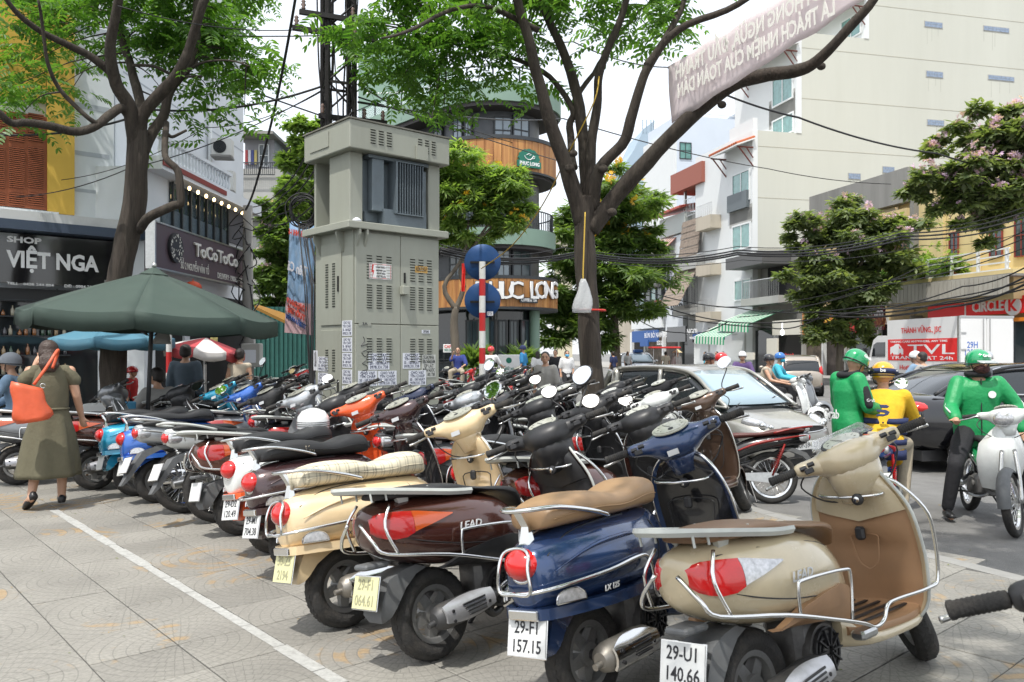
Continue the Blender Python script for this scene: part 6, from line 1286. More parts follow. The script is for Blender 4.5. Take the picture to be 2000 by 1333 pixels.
def eave(W, a0, a1, z, o):
 mb = MB(); mb.loft([[W.P(a0, z+.55, 0), W.P(a1, z+.55, 0), W.P(a1, z+.45, 0), W.P(a0, z+.45, 0)], [W.P(a0, z, o), W.P(a1, z, o), W.P(a1, z-.1, o), W.P(a0, z-.1, o)]]); e = mb.build('eave', wfront, bb)
 n_ = int((a1-a0)/.3)
 for k in range(n_):
  x = a0+(a1-a0)*(k+.5)/n_; mb = MB(); mb.tube([W.P(x, z+.6, .02), W.P(x, z+.05, o+.02)], .12, 6); mb.build('roof_tile', terr, e)
 for x in (a0+.2, a1-.2): mb = MB(); mb.tube([W.P(x, z-.1, o-.2), W.P(x, z-1.5, .1)], .06, 4); mb.tube([W.P(x, z-.9, .1), W.P(x, z-.1, .7)], .05, 4); mb.tube([W.P(x, z-.15, .1), W.P(x, z-.15, o-.1)], .06, 4); mb.build('bracket', brk, e)
ze = Fr.sz(1440, 300)[1]; eave(Fr, aL-.6, 9.3, ze, 1.5)
wpart('parapet', wfront, bb, Fr, aL, 9.0, st[0][1], st[0][1]+.9, -.3, .05)
o2 = B1.P(st[1][0], 0, 0); Fr2 = Wall(o2+Vector((-.24, .97, 0))*9, (.24, -.97)); wpart('front', wfront, bb, Fr2, 0, 9.04, st[0][1], st[1][1], -.3, .12)
for u0, v0, u1, v1 in ((1512, 158, 1553, 192), (1512, 238, 1554, 258)): window(Fr2, u0, v0, u1, v1, bb, wfw, glassb, 2, 1, .13, .12)
for v in (200, 207, 214, 222, 229): box_part('groove', greyr, bb, Fr2, 1505, v, 1556, v+1.2, .125, .135)
eave(Fr2, 2.0, 9.3, Fr2.sz(1530, 115)[1], 1.5); wpart('parapet', wfront, bb, Fr2, 0, 9.0, st[1][1]-.2, st[1][1]+1.0, -.3, .05)
for k in range(7): wpart('parapet_opening', greyr, bb, Fr2, .8+k*1.1, 1.1+k*1.1, st[1][1]+.3, st[1][1]+.6, .051, .07)
o3 = B1.P(st[2][0], 0, 0); Fr3 = Wall(o3+Vector((-.24, .97, 0))*9, (.24, -.97)); wpart('front', wfront, bb, Fr3, 0, 9.04, st[1][1], 33, -.3, .12); window(Fr3, 1646, 44, 1686, 66, bb, wfw, glassb, 2, 1, .13, .12); eave(Fr3, 2.0, 9.3, Fr3.sz(1650, 36)[1], 1.5)
# ---------------------------------------------------------------- the row beyond it
g1 = 'narrow houses of the far row'
def house(u0, v0, u1, m, label, depth=8, o=0):
 h = bld(label, 'town_house', 'building', g1); a, z = Rw.sz((u0+u1)/2, v0); mb = MB(); Rw.box(mb, Rw.sz(u0, 600)[0], Rw.sz(u1, 600)[0], 0, z, -depth, o); mb.build('wall', m, h); return h
beigeh = mat('beige_render', (.46, .41, .33), .8, var=.1, scale=1, dirt=.3, dirtcol=(.24, .21, .18), streak=True)
h1 = house(1392, 372, 1425, beigeh, 'narrow beige house with stacked balconies and teal windows left of the big cream building', 8, .3)
for v in (430, 521, 612): box_part('balcony', beigeh, h1, Rw, 1394, v, 1424, v+16, .3, 1.6); railing(Rw, 1394, v-24, 1424, v, h1, steel, 16, 1.5, True)
for v in (445, 545): window(Rw, 1412, v, 1423, v+45, h1, wfd, glassb, 1, 1, .31)
h2 = house(1344, 410, 1392, greyr, 'grey house hung with large brown bamboo blinds')
bam = mat('bamboo_blind', (.25, .20, .16), .85, var=.3, scale=4)
for u0, v0, u1, v1, tl_ in ((1352, 436, 1390, 508, .4), (1346, 524, 1388, 598, 2.0)):
 a, z = Rw.sz(u0, v0); c, w = Rw.sz(u1, v1); n_ = 14
 for k in range(n_):
  t0, t1 = k/n_, (k+.92)/n_; mb = MB(); mb.add([Rw.P(a, z+(w-z)*t0, .9+tl_*t0), Rw.P(c, z+(w-z)*t0, .9+tl_*t0), Rw.P(c, z+(w-z)*t1, .9+tl_*t1), Rw.P(a, z+(w-z)*t1, .9+tl_*t1)], [(0, 1, 2, 3)]); q = mb.build('blind_slat', bam, h2); q.modifiers.new('t', 'SOLIDIFY').thickness = .04
for v in (510, 600): box_part('balcony', greyr, h2, Rw, 1346, v, 1392, v+14, 0, 1.5)
railing(Rw, 1372, 545, 1398, 600, h2, wfd, 10, 1.6, True); railing(Rw, 1346, 392, 1392, 410, h2, steel, 14, .5, True)
per = mat('pergola_red', (.30, .10, .07), .7); box_part('roof_edge', per, h2, Rw, 1330, 345, 1392, 356, -3, 1.0); box_part('roof_post', steel, h2, Rw, 1388, 352, 1390, 410, .3, .5); box_part('roof_post', steel, h2, Rw, 1346, 352, 1348, 410, .3, .5)
h3 = house(1308, 462, 1342, wallwhite, 'slim white house with a large portrait poster and CO.CO lettering', 6, .4)
p3 = sign(Rw, 1309, 510, 1336, 565, mat('poster_pale', (.50, .50, .56), .6), 'large portrait poster of a dark haired face on the slim white house', .42, th=.1, cat='poster', name='poster', group='adverts on the slim white house')
a, z = Rw.sz(1309, 510); c, w = Rw.sz(1336, 565); mb = MB(); cx0, cz0, ww, hh = (a+c)/2, (z+w)/2, (c-a), (z-w)
mb.prism([(cx0+ww*x, cz0+hh*y) for x, y in ((-.30, -.36), (-.34, .0), (-.22, .3), (.02, .42), (.26, .32), (.36, .05), (.44, -.3), (.26, -.42), (.22, -.1), (.18, .16), (-.02, .26), (-.16, .12), (-.16, -.12), (-.20, -.38))], -.54, -.53, M=Rw.T())
for x, y in ((-.06, .08), (.10, .08)): mb.prism([(cx0+ww*(x+.05*math.cos(q)), cz0+hh*(y+.018*math.sin(q))) for q in [k*.785 for k in range(8)]], -.54, -.53, M=Rw.T())
mb.prism([(cx0+ww*(.03+.06*math.cos(q)), cz0+hh*(-.10+.016*math.sin(q))) for q in [k*.785 for k in range(8)]], -.54, -.53, M=Rw.T()); mb.build('portrait', mat('poster_dark', (.06, .06, .09), .6), p3);
for r in ((a, a+.1, w, z), (c-.1, c, w, z), (a, c, z-.1, z), (a, c, w, w+.1)): wpart('poster_frame', wfd, p3, Rw, *r, .515, .56)
Rt = Wall(Rw.o+Rw.n*.4, Rw.d); Rt.text('CO.CO\nCHIC', 1311, 595, 1333, 617, wfd, 'lettering', h3, .03, ext=.05, bold=.015)
h4 = house(1238, 500, 1308, wallwhite, 'old white house with red tin gable, striped awning and round balcony')
tin = mat('red_tin', (.42, .08, .055), .6, var=.1, scale=6); a, z = Rw.sz(1284, 432); c, _ = Rw.sz(1352, 432); zt_ = Rw.sz(1330, 396)[1]
mb = MB(); mb.loft([[Rw.P(a-1, z, 1.2), Rw.P(c, z, 1.2), Rw.P(c, z+.12, 1.2), Rw.P(a-1, z+.12, 1.2)], [Rw.P(a+1.5, zt_, -3), Rw.P(c, zt_, -3), Rw.P(c, zt_+.12, -3), Rw.P(a+1.5, zt_+.12, -3)]]); gt = mb.build('tin_roof', tin, h4)
for k in range(22): x = a-1+(c-a+1)*k/21; mb = MB(); mb.tube([Rw.P(x, z+.14, 1.22), Rw.P(max(x, a+1.5), zt_+.14, -3)], .04, 4); mb.build('roof_rib', tin, gt)
box_part('roof_room', mat('corrugated_grey', (.42, .45, .43), .7), h4, Rw, 1300, 432, 1350, 452, -4, .6)
for k in range(16):
 a, z = Rw.sz(1296+k*2.1, 462); c, w = Rw.sz(1298.1+k*2.1, 500); mb = MB(); mb.add([Rw.P(a, z, .3), Rw.P(c, z, .3), Rw.P(c-.3, w, 2.0), Rw.P(a-.3, w, 2.0)], [(0, 1, 2, 3)]); mb.build('awning_strip', mat('awning_red', (.40, .13, .10), .8) if k % 2 else mat('awning_cream', (.6, .55, .48), .8), h4)
for k in range(5): box_part('balcony', concrete, h4, Rw, 1290+k, 505+k*5, 1328-k*2, 508+k*5, 0, 2.2-.25*k)
railing(Rw, 1282, 590, 1308, 606, h4, terr, 16, .8); box_part('bay', concrete, h4, Rw, 1246, 556, 1306, 560, 0, 1.2)
for k in range(5): window(Rw, 1247+k*11.5, 562, 1257.5+k*11.5, 618, h4, wfd, glassb if k % 2 else glass, 1, 2, .5, .08)
box_part('bay', wfw, h4, Rw, 1246, 620, 1306, 640, 0, .7)
h5 = house(1200, 560, 1238, beigeh, 'low beige house half hidden by the dense tree')
Y1 = Wall((at(1322, 688, 92).x, 92), (.97, .24)); t1 = bld('tall white terraced building with dark windows standing behind the row', 'apartment_building', group='taller buildings behind the far row')
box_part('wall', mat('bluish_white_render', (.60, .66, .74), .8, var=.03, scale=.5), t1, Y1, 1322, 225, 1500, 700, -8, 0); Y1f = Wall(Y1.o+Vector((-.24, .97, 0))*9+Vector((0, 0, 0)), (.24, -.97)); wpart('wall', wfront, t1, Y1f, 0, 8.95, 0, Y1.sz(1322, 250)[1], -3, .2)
for u0, v0, u1, v1 in ((1327, 278, 1350, 312), (1328, 345, 1350, 368)): window(Y1, u0, v0, u1, v1, t1, wfd, glassb, 2, 2, .01)
railing(Y1, 1362, 222, 1480, 232, t1, wfw, 50, .0); box_part('wall', wallwhite, t1, Y1, 1440, 200, 1500, 225, -4, 0)
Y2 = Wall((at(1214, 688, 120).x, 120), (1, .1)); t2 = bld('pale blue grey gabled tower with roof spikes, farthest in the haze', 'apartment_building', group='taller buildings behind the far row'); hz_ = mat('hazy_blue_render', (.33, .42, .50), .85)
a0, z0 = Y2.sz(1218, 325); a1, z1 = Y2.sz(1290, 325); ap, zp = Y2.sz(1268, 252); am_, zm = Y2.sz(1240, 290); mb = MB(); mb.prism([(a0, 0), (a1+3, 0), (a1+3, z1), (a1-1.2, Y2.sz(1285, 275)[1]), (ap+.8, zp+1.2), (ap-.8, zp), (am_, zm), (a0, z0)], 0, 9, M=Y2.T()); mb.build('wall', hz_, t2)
for u in (1255, 1262, 1271, 1276): box_part('roof_spike', hz_, t2, Y2, u, 234, u+1.5, 262, -.2, 0)
window(Y2, 1220, 348, 1228, 380, t2, wfd, glass, 1, 2, .02)
Y3 = Wall((at(1085, 688, 130).x, 130), (1, 0)); t3 = bld('small distant house with a red hipped roof beside the cafe', 'town_house', group='taller buildings behind the far row'); box_part('wall', cream_r, t3, Y3, 1086, 455, 1118, 700, -6, 0); mb = MB(); a, z = Y3.sz(1082, 457); c, _ = Y3.sz(1121, 457); mb.loft([[Y3.P(a, z, 1), Y3.P(c, z, 1), Y3.P(c, z, -7), Y3.P(a, z, -7)], [Y3.P(a+1, z+1, -2), Y3.P(c-1, z+1, -2), Y3.P(c-1, z+1, -4), Y3.P(a+1, z+1, -4)]]); mb.build('roof', tin, t3)
# ---------------------------------------------------------------- right: old yellow houses and the corner shop
oldy = mat('old_yellow_render', (.56, .43, .22), .85, var=.12, scale=.9, dirt=.5, dirtcol=(.20, .17, .12), streak=True); yel = mat('pale_yellow_render', (.66, .53, .27), .8, var=.06, scale=1, dirt=.2, dirtcol=(.4, .33, .2), streak=True)
def rpart(nm, m, par, u0, v0, u1, v1, o0, o1): return box_part(nm, m, par, Rw, u0, v0, u1, v1, o0, o1)
y0 = bld('low grey house with iron balcony left of the lilac tree', 'town_house', 'building', 'old houses on the right'); rpart('wall', concrete, y0, 1474, 500, 1596, 700, -7, 0); rpart('tin_canopy', mat('tin_dark', (.10, .10, .10), .6), y0, 1470, 508, 1545, 516, 0, 2.2); rpart('opening', dark, y0, 1500, 522, 1560, 580, .001, .01)
railing(Rw, 1488, 552, 1560, 586, y0, steel, 34, 1.5, True); rpart('balcony', greyr, y0, 1486, 586, 1562, 592, 0, 1.6)
y1 = bld('old stained yellow two storey house with green shutters behind the lilac tree', 'town_house', 'building', 'old houses on the right'); rpart('wall', oldy, y1, 1596, 392, 1786, 720, -8, 0); rpart('cornice', concrete, y1, 1594, 386, 1788, 394, 0, .5); rpart('ledge', oldy, y1, 1596, 452, 1786, 470, 0, .5)
for u in (1655, 1720): rpart('niche', cream_r, y1, u, 412, u+36, 436, .01, .06)
gsh = mat('green_shutter', (.02, .12, .10), .6); rpart('shutter', gsh, y1, 1776, 468, 1786, 548, .02, .12)
for k in range(20): rpart('shutter_slat', gsh, y1, 1746, 470+k*3.9, 1774, 473+k*3.9, .05, .14)
for u in (1625, 1680): window(Rw, u, 500, u+26, 580, y1, wfw, glass, 2, 3, .02)
y2 = bld('pale yellow house with planted balcony above the CIRCLE K shop', 'town_house', 'building', 'old houses on the right'); rpart('wall', yel, y2, 1788, 340, 2070, 760, -8, -.02); rpart('corner_strip', concrete, y2, 1786, 380, 1794, 560, -.02, .3)
for u in (1836, 1905): rpart('pilaster', yel, y2, u, 350, u+12, 560, 0, .2)
for u0, u1, v0, v1 in ((1856, 1874, 455, 520), (1935, 1960, 430, 500), (1984, 2010, 420, 500)): window(Rw, u0, v0, u1, v1, y2, mat('red_brown_frame', (.22, .04, .03), .6), glass, 2, 2, .02)
rpart('balcony', yel, y2, 1800, 556, 2060, 585, 0, 2.2);
a, z = Rw.sz(1850, 556); zr_ = z
for k, v in enumerate((.15, .45, .75, 1.05)): wpart('balcony_rail', wfw, y2, Rw, Rw.sz(1880, 550)[0], Rw.sz(2050, 550)[0], z+v, z+v+.06, 2.1, 2.18)
for k in range(9): x = Rw.sz(1880, 550)[0]+k*1.6; wpart('rail_post', wfw, y2, Rw, x, x+.09, z, z+1.1, 2.05, 2.19)
for k, (a_, s_) in enumerate(((Rw.sz(1818, 550)[0], 1.0), (Rw.sz(1840, 550)[0], .9), (Rw.sz(1872, 550)[0], 1.1), (Rw.sz(1920, 550)[0], .7), (Rw.sz(1800, 550)[0], .8))):
 base_ = Rw.P(a_, z, 1.8); pp = empty('potted_plant', tuple(base_), 0, ('first', 'second', 'third', 'fourth', 'fifth')[k]+' potted shrub from the left on the yellow balcony' if k < 4 else 'bushy potted shrub hanging over the left end of the yellow balcony', 'potted plant', 'plants on the yellow balcony'); mb = MB(); mb.lathe([(.18, 0), (.28, .35), (.22, .35), (.01, .3)], 12); mb.build('pot', white if k == 1 else terr, pp, auto=R(40))
 scatter('foliage', SP, [(rotm(Vector((rnd.gauss(0, 1), rnd.gauss(0, 1), rnd.uniform(-.4, .6))), rnd.uniform(-1, 1))*.26, Vector((rnd.gauss(0, .5*s_), rnd.gauss(0, .4*s_), .35+abs(rnd.gauss(0, .5*s_)))), rnd.randrange(4)) for _ in range(220)], lf3 if k != 4 else lf1, pp)
can = bld('long corrugated concrete canopy above the red shop fronts at right', 'canopy', 'canopy'); zc1 = Rw.sz(1880, 588)[1]; ca0, ca1 = Rw.sz(1752, 590)[0], Rw.sz(2080, 570)[0]; ncp = 40
cc = mat('stained_canopy', (.42, .40, .35), .9, var=.15, scale=3, dirt=.5, dirtcol=(.12, .11, .1), streak=True)
for k in range(ncp): x0 = ca0+(ca1-ca0)*k/ncp; x1 = ca0+(ca1-ca0)*(k+.88)/ncp; wpart('canopy_strip', cc, can, Rw, x0, x1, zc1-.1, zc1+.75, 2.9, 3.0)
wpart('canopy_top', concrete, can, Rw, ca0, ca1, zc1+.7, zc1+.8, 0, 2.88)
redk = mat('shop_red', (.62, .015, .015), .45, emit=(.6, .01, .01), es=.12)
Kw = Wall(Rw.o+Rw.n*1.5, Rw.d)
ck = sign(Kw, 1820, 592, 2070, 608, redk, 'red CIRCLE K shop sign with white ring emblem', .0, th=.25)
Kt = Wall(Kw.o+Kw.n*.26, Kw.d); Kt.text('CIRCLE', 1900, 590, 1961, 609, letw, 'lettering', ck, .02, ext=.03, bold=.015)
a, z = Kt.sz(1980, 598); mb = MB(); T_ = Kt.T().to_3x3().to_4x4(); mb.lathe([(.42, 0), (.42, .08), (.01, .08)], 28, Matrix.Translation(Kt.P(a, z, 0)) @ T_ @ Matrix.Rotation(R(90), 4, 'X')); rg_ = mb.build('ring_emblem', letw, ck, auto=R(40)); text('K', .7, frame(Kt.P(a, z, .09), Kt.d), redk, 'lettering', rg_, .02, bold=.015)
wpart('sign_divider', letw, ck, Kw, Kw.sz(1893, 600)[0], Kw.sz(1893, 600)[0]+.08, Kw.sz(1893, 620)[1], Kw.sz(1893, 590)[1]+.3, .251, .27); wpart('orange_stripe', mat('shop_orange', (.8, .25, .02), .5), ck, Kw, Kw.sz(1895, 620)[0], ca1, Kw.sz(1990, 628)[1], Kw.sz(1990, 621)[1], .0, .26)
sh = bld('lit glass shopfront below the red corner shop sign', 'shopfront', 'shopfront'); wpart('glazing', glass, sh, Kw, Kw.sz(1880, 700)[0], ca1, 0, Kw.sz(1960, 630)[1], -.5, -.3)
for k in range(8): x = Kw.sz(1880, 700)[0]+k*1.3; wpart('mullion', steel, sh, Kw, x, x+.08, 0, Kw.sz(1960, 630)[1], -.3, -.2)
sh2 = bld('dark open shopfronts along the foot of the far row', 'shopfront', 'shopfront'); a = Rw.sz(1245, 700)[0]
xs = [1245, 1272, 1308, 1340, 1372, 1400, 1426, 1472, 1530, 1585, 1625, 1670, 1735, 1800, 1870]
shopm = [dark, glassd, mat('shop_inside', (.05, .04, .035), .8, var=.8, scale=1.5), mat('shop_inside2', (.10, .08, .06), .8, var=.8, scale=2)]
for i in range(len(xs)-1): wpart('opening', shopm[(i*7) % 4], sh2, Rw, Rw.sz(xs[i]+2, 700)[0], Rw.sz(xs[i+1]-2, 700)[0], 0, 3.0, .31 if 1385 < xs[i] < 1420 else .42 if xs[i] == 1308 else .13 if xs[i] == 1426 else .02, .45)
for i, x in enumerate(xs): wpart('pier', greyr if i % 2 else wfw, sh2, Rw, Rw.sz(x-1.5, 700)[0], Rw.sz(x+1.5, 700)[0], 0, 3.4, 0, .7)
blue = mat('sign_blue', (.02, .09, .30), .5); red2 = mat('sign_red2', (.50, .02, .02), .5); orn = mat('sign_orange', (.55, .18, .03), .5, var=.3, scale=2); wh2 = mat('sign_cream', (.62, .60, .52), .6); yl = mat('letter_yellow', (.75, .55, .05), .5)
sign(Rw, 1255, 648, 1307, 668, blue, 'long blue BÚN BÒ NAM BỘ sign at the left end of the row', 1.0, (('BÚN BÒ NAM BỘ', 1259, 651, 1303, 660, letw),)); sign(Rw, 1281, 665, 1297, 677, blue, 'small blue projecting BÚN BÒ NAM BỘ sign under the long one', 1.5, (('BÚN BÒ\nNAM BỘ', 1283, 666, 1295, 675, letw),))
sign(Rw, 1338, 640, 1376, 668, signblack, 'black shop sign reading NGOL over the narrow doorway', 1.6, (('NGOL', 1342, 643, 1364, 654, letw, .008), ('HÀNG XUẤT DƯ', 1347, 658, 1373, 663, letw)))
sign(Rw, 1386, 650, 1404, 663, blue, 'small blue BÚN BÒ sign right of the black NGOL one', 1.4, (('BÚN BÒ\nNAM BỘ', 1388, 651, 1402, 660, letw),)); sign(Rw, 1413, 648, 1444, 664, blue, 'blue BÚN BÒ NAM BỘ sign below the white house front', 1.2, (('BÚN BÒ NAM BỘ', 1416, 651, 1440, 657, letw),))
sg_ = sign(Rw, 1426, 601, 1472, 628, signblack, 'black sign with yellow slatted lettering panel below the white house front', .5);
for k in range(5): box_part('yellow_bar', yl, sg_, Rw, 1429, 604+k*3, 1469, 605.2+k*3, .63, .66)
sign(Rw, 1527, 689, 1553, 703, wh2, 'cream BÚN BÒ board standing at the foot of the row', 3.0, (('BÚN BÒ', 1529, 692, 1551, 700, redk, .008),)); sign(Rw, 1552, 662, 1574, 702, wh2, 'upright pale food poster with noodle bowl pictures', 2.0, cat='poster')
sign(Rw, 1550, 628, 1606, 654, wh2, 'cream handwritten shop sign behind the lilac tree', 1.5, (('M.', 1580, 632, 1590, 642, ink),)); sign(Rw, 1608, 612, 1672, 656, orn, 'orange shop sign with yellow HO lettering behind the lilac tree', 1.4, (('HO', 1612, 618, 1628, 632, yl, .01),))
mm = sign(Rw, 1678, 600, 1738, 650, red2, 'red shop sign reading Mai Minh in script', 1.5, (('Mai Minh', 1682, 605, 1725, 618, letw, .01), ('HÀNG NHẬT NỘI ĐỊA', 1679, 624, 1732, 636, orn, .004), ('BÁN BUÔN - BÁN LẺ', 1690, 640, 1722, 645, letw))); sign(Rw, 1742, 598, 1776, 645, mat('sign_maroon', (.16, .015, .015), .6), 'dark red signboard right of the Mai Minh sign', 1.5)
grn = mat('awning_green', (.03, .28, .13), .7); whc = mat('awning_white', (.6, .66, .58), .8)
for (u0, v0, u1, v1, o0, o1, lb) in ((1478, 606, 1545, 626, .5, 3.2, 'upper green and white striped awning'), (1446, 632, 1510, 646, 1.5, 3.8, 'lower green and white striped awning with hanging valance')):
 aw_ = bld(lb+' below the low grey house', 'awning', 'awning', 'green striped awnings'); n_ = 20
 for k in range(n_):
  a, z = Rw.sz(u0+(u1-u0)*k/n_, v0); c, _ = Rw.sz(u0+(u1-u0)*(k+1)/n_, v0); w = z-1.0; mb = MB(); mb.add([Rw.P(a, z, o0), Rw.P(c, z, o0), Rw.P(c, w, o1), Rw.P(a, w, o1), Rw.P(a, w-.55, o1+.02), Rw.P(c, w-.55, o1+.02)], [(0, 1, 2, 3), (3, 2, 5, 4)]); mb.build('awning_strip', grn if k % 2 else whc, aw_)
for u in (1528, 1582): c = at(u, 650, 46); mb = MB(); mb.ell(tuple(c), (.12, .12, .16), 8, 6); mb.tube([c, c+Vector((0, 0, .6))], .02, 4); tag(mb.build('lamp', mat('lamp_lit', (.9, .9, .9), .5, emit=(.9, .95, 1), es=3)), 'small lit lamp hanging before the far shops, '+('left' if u < 1550 else 'right')+' one', 'lamp', 'lit lamps before the far shops')
# ---------------------------------------------------------------- parasols, banners, wires
canv = mat('green_canvas', (.040, .064, .052), .75, var=.1, scale=3, dirt=.15, dirtcol=(.16, .18, .15)); canb = mat('blue_canvas', (.07, .20, .28), .75, dirt=.2, scale=3, dirtcol=(.3, .35, .35)); canr = mat('red_canvas', (.50, .07, .08), .75); canw = mat('white_canvas', (.65, .62, .60), .75)
def parasol(label, c, r, za, zr, n, mats, val=.17, tilt=0, name='parasol', pole=True, rot0=.2, cap=True):
 t = empty(name, (c[0], c[1], 0), 0, label, 'parasol'); T = Matrix.Translation((0, 0, zr)) @ Matrix.Rotation(R(tilt), 4, 'Y') @ Matrix.Translation((0, 0, -zr))
 for k in range(n):
  a0, a1 = rot0+2*math.pi*k/n, rot0+2*math.pi*(k+1)/n; mb = MB(); rows = []
  for i in range(8):
   q = i/7; rr = r*q+.02; z = za+(zr-za)*(q**1.12); rows.append([(rr*((1-t_)*math.cos(a0)+t_*math.cos(a1)), rr*((1-t_)*math.sin(a0)+t_*math.sin(a1)), z-.05*math.sin(math.pi*t_)*q*(1-q*.3)) for t_ in [j/6 for j in range(7)]])
  lastr = rows[-1]
  for dz, s_ in ((.05, 1.008), (val, 1.0)): rows.append([(p[0]*s_*(1-.012*math.sin(j*1.9)*(dz > .1)), p[1]*s_*(1-.012*math.sin(j*1.9)*(dz > .1)), p[2]-dz-(.018*abs(math.sin(j*math.pi/6*1.0))*(dz > .1))) for j, p in enumerate(lastr)])
  mb.loft(rows, closed=False, M=T); o = mb.build('canopy_panel', mats[k % len(mats)], t, sm=False, auto=R(38)); o.modifiers.new('t', 'SOLIDIFY').thickness = .004
  mb = MB(); mb.tube([(.03*math.cos(a0), .03*math.sin(a0), za-.04), ((r-.02)*math.cos(a0), (r-.02)*math.sin(a0), zr-.012)], .008, 5, M=T); mb.tube([(.05*math.cos(a0), .05*math.sin(a0), zr-.25), (r*.5*math.cos(a0), r*.5*math.sin(a0), (za+zr)/2-.07)], .006, 5, M=T); mb.build('rib', blackp, t)
 if cap:
  mb = MB(); mb.loft([[(.17*math.cos(a), .17*math.sin(a), za-.035) for a in [rot0+2*math.pi*k/n for k in range(n)]], [(.03*math.cos(a), .03*math.sin(a), za+.05) for a in [rot0+2*math.pi*k/n for k in range(n)]]], M=T); mb.build('vent_cap', mats[0], t); mb = MB(); mb.ell((0, 0, za+.08), (.03, .03, .035), 10, 8, M=T); mb.build('finial', steel, t, sm=True)
 if pole: mb = MB(); mb.tube([(0, 0, 0), (0, 0, za-.05)], .026, 10, M=T if tilt < 6 else None); mb.build('pole', blackp if n > 6 and val > .15 else steel, t)
 return t
c = at(297, 0, 10.0); parasol('big dark green eight sided parasol over the vendors at left', (c.x, c.y), 1.44, 2.42, 1.90, 8, [canv], .19, 2.5, rot0=.30)
c = at(232, 0, 12.6); parasol('faded blue parasol half hidden behind the big green one', (c.x-.1, c.y), .88, 1.90, 1.66, 8, [canb], .14, cap=False)
c = at(400, 0, 13.4); parasol('red and white parasol behind the right edge of the green one', (c.x, c.y), .62, 1.68, 1.50, 8, [canw, canr], .12, 6, cap=False, rot0=.1)
def bag(name, label, c, h, w, m, cat='plastic bag'):
 mb = MB(); rr = []
 for i in range(9):
  t = i/8; wd_ = w*(.12+.9*math.sin(math.pi*min(t*.62+.03, 1))**.8)*(1-.12*math.sin(5*t)); rr.append([(c[0]+wd_*math.cos(a)*(1+.18*math.sin(3*a+5*t)), c[1]+wd_*.55*math.sin(a)*(1+.2*math.cos(4*a+t*4)), c[2]-h*t) for a in [2*math.pi*k/18 for k in range(18)]])
 mb.loft(rr); return tag(mb.build(name, m, sm=True), label, cat)
plastic = mat('thin_white_plastic', (.75, .77, .78), .25, trans=.35, alpha=.75, bump=.5, bscale=40)
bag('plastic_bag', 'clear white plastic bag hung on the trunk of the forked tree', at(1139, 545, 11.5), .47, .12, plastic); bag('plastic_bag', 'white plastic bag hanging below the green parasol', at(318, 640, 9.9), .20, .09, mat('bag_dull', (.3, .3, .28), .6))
ykel = mat('yellow_cord', (.55, .36, .05), .6); mb = MB(); mb.curve([at(1143, 415, 11.65), at(1141, 470, 11.62), at(1139, 530, 11.6), at(1139, 547, 11.6)], .010, 6, 4); tag(mb.build('cord', ykel, sm=True), 'yellow cord hanging down the forked tree trunk to the bag', 'cord')
mb = MB(); mb.curve([at(940, 525, 15.8), at(1000, 480, 14.5), at(1060, 400, 13.2), at(1110, 300, 12.0), at(1160, 200, 11.6), at(1170, 150, 11.7)], .010, 5, 4); tag(mb.build('cord', ykel, sm=True), 'long thin yellow cord slanting from the blue signs up into the tree', 'cord')
red_tape = mat('red_tape', (.6, .04, .03), .6); mb = MB(); mb.tube([Vector((1.145+.20*math.cos(a), DR+.2*math.sin(a), at(0, 607, DR).z)) for a in [2*math.pi*k/20 for k in range(20)]], .014, 5, closed=True); tag(mb.build('tape', red_tape), 'red string tied round the forked tree trunk', 'string')
fl = at(905, 515, 25); mb = MB(); mb.loft([[fl+Vector((.10*i/4-.05, .05*math.sin(i*2+z*6), -z)) for i in range(5)] for z in (0, .3, .6, .85)], closed=False); q = mb.build('flag', mat('flag_red', (.7, .03, .02), .7)); q.modifiers.new('t', 'SOLIDIFY').thickness = .01; tag(q, 'small drooping red flag before the cafe front', 'flag')
def banner(name, label, pts, D, m, texts, n_=14, cat='banner'):
 """pts: top-left, top-right, bottom-right, bottom-left as (u, v, D)"""
 q = [at(*p) for p in pts]; W_, H_ = 24, 8
 rows = []
 for j in range(H_+1):
  t = j/H_; a, b = q[0].lerp(q[3], t), q[1].lerp(q[2], t); rows.append([a.lerp(b, i/W_)+Vector((0, .05*math.sin(i*.9+j*.5), .012*math.sin(i*1.3))) for i in range(W_+1)])
 mb = MB(); mb.loft(rows, closed=False); o = mb.build(name, m, sm=True); o.modifiers.new('t', 'SOLIDIFY').thickness = .006; tag(o, label, cat)
 d = (q[1]-q[0]); up = (q[0]-q[3]); M0 = Matrix.Identity(4); x = d.normalized(); y = up.normalized(); z = x.cross(y).normalized()
 for s_, x0, y0, wf, hf, mm_ in texts:
  M = Matrix.Identity(4); M.col[0][:3] = x; M.col[1][:3] = y; M.col[2][:3] = z; c = q[0].lerp(q[1], x0).lerp(q[3].lerp(q[2], x0), y0); M.col[3][:3] = c+z*.07
  text(s_, up.length*hf*1.3, M, mm_, 'lettering', o, .002, bold=.008, flip=True, fit=d.length*wf)
 return o
pinkc = mat('pale_pink_cloth', (.80, .74, .74), .8, trans=0); pinkt = mat('faded_lettering', (.78, .755, .70), .8)
n = pinkc.node_tree.nodes; L = pinkc.node_tree.links; b = n['Principled BSDF']; trl = n.new('ShaderNodeBsdfTranslucent'); trl.inputs[0].default_value = (.96, .88, .88, 1); mxs = n.new('ShaderNodeMixShader'); mxs.inputs[0].default_value = .62; L.new(b.outputs[0], mxs.inputs[1]); L.new(trl.outputs[0], mxs.inputs[2]); L.new(mxs.outputs[0], n['Material Output'].inputs[0])
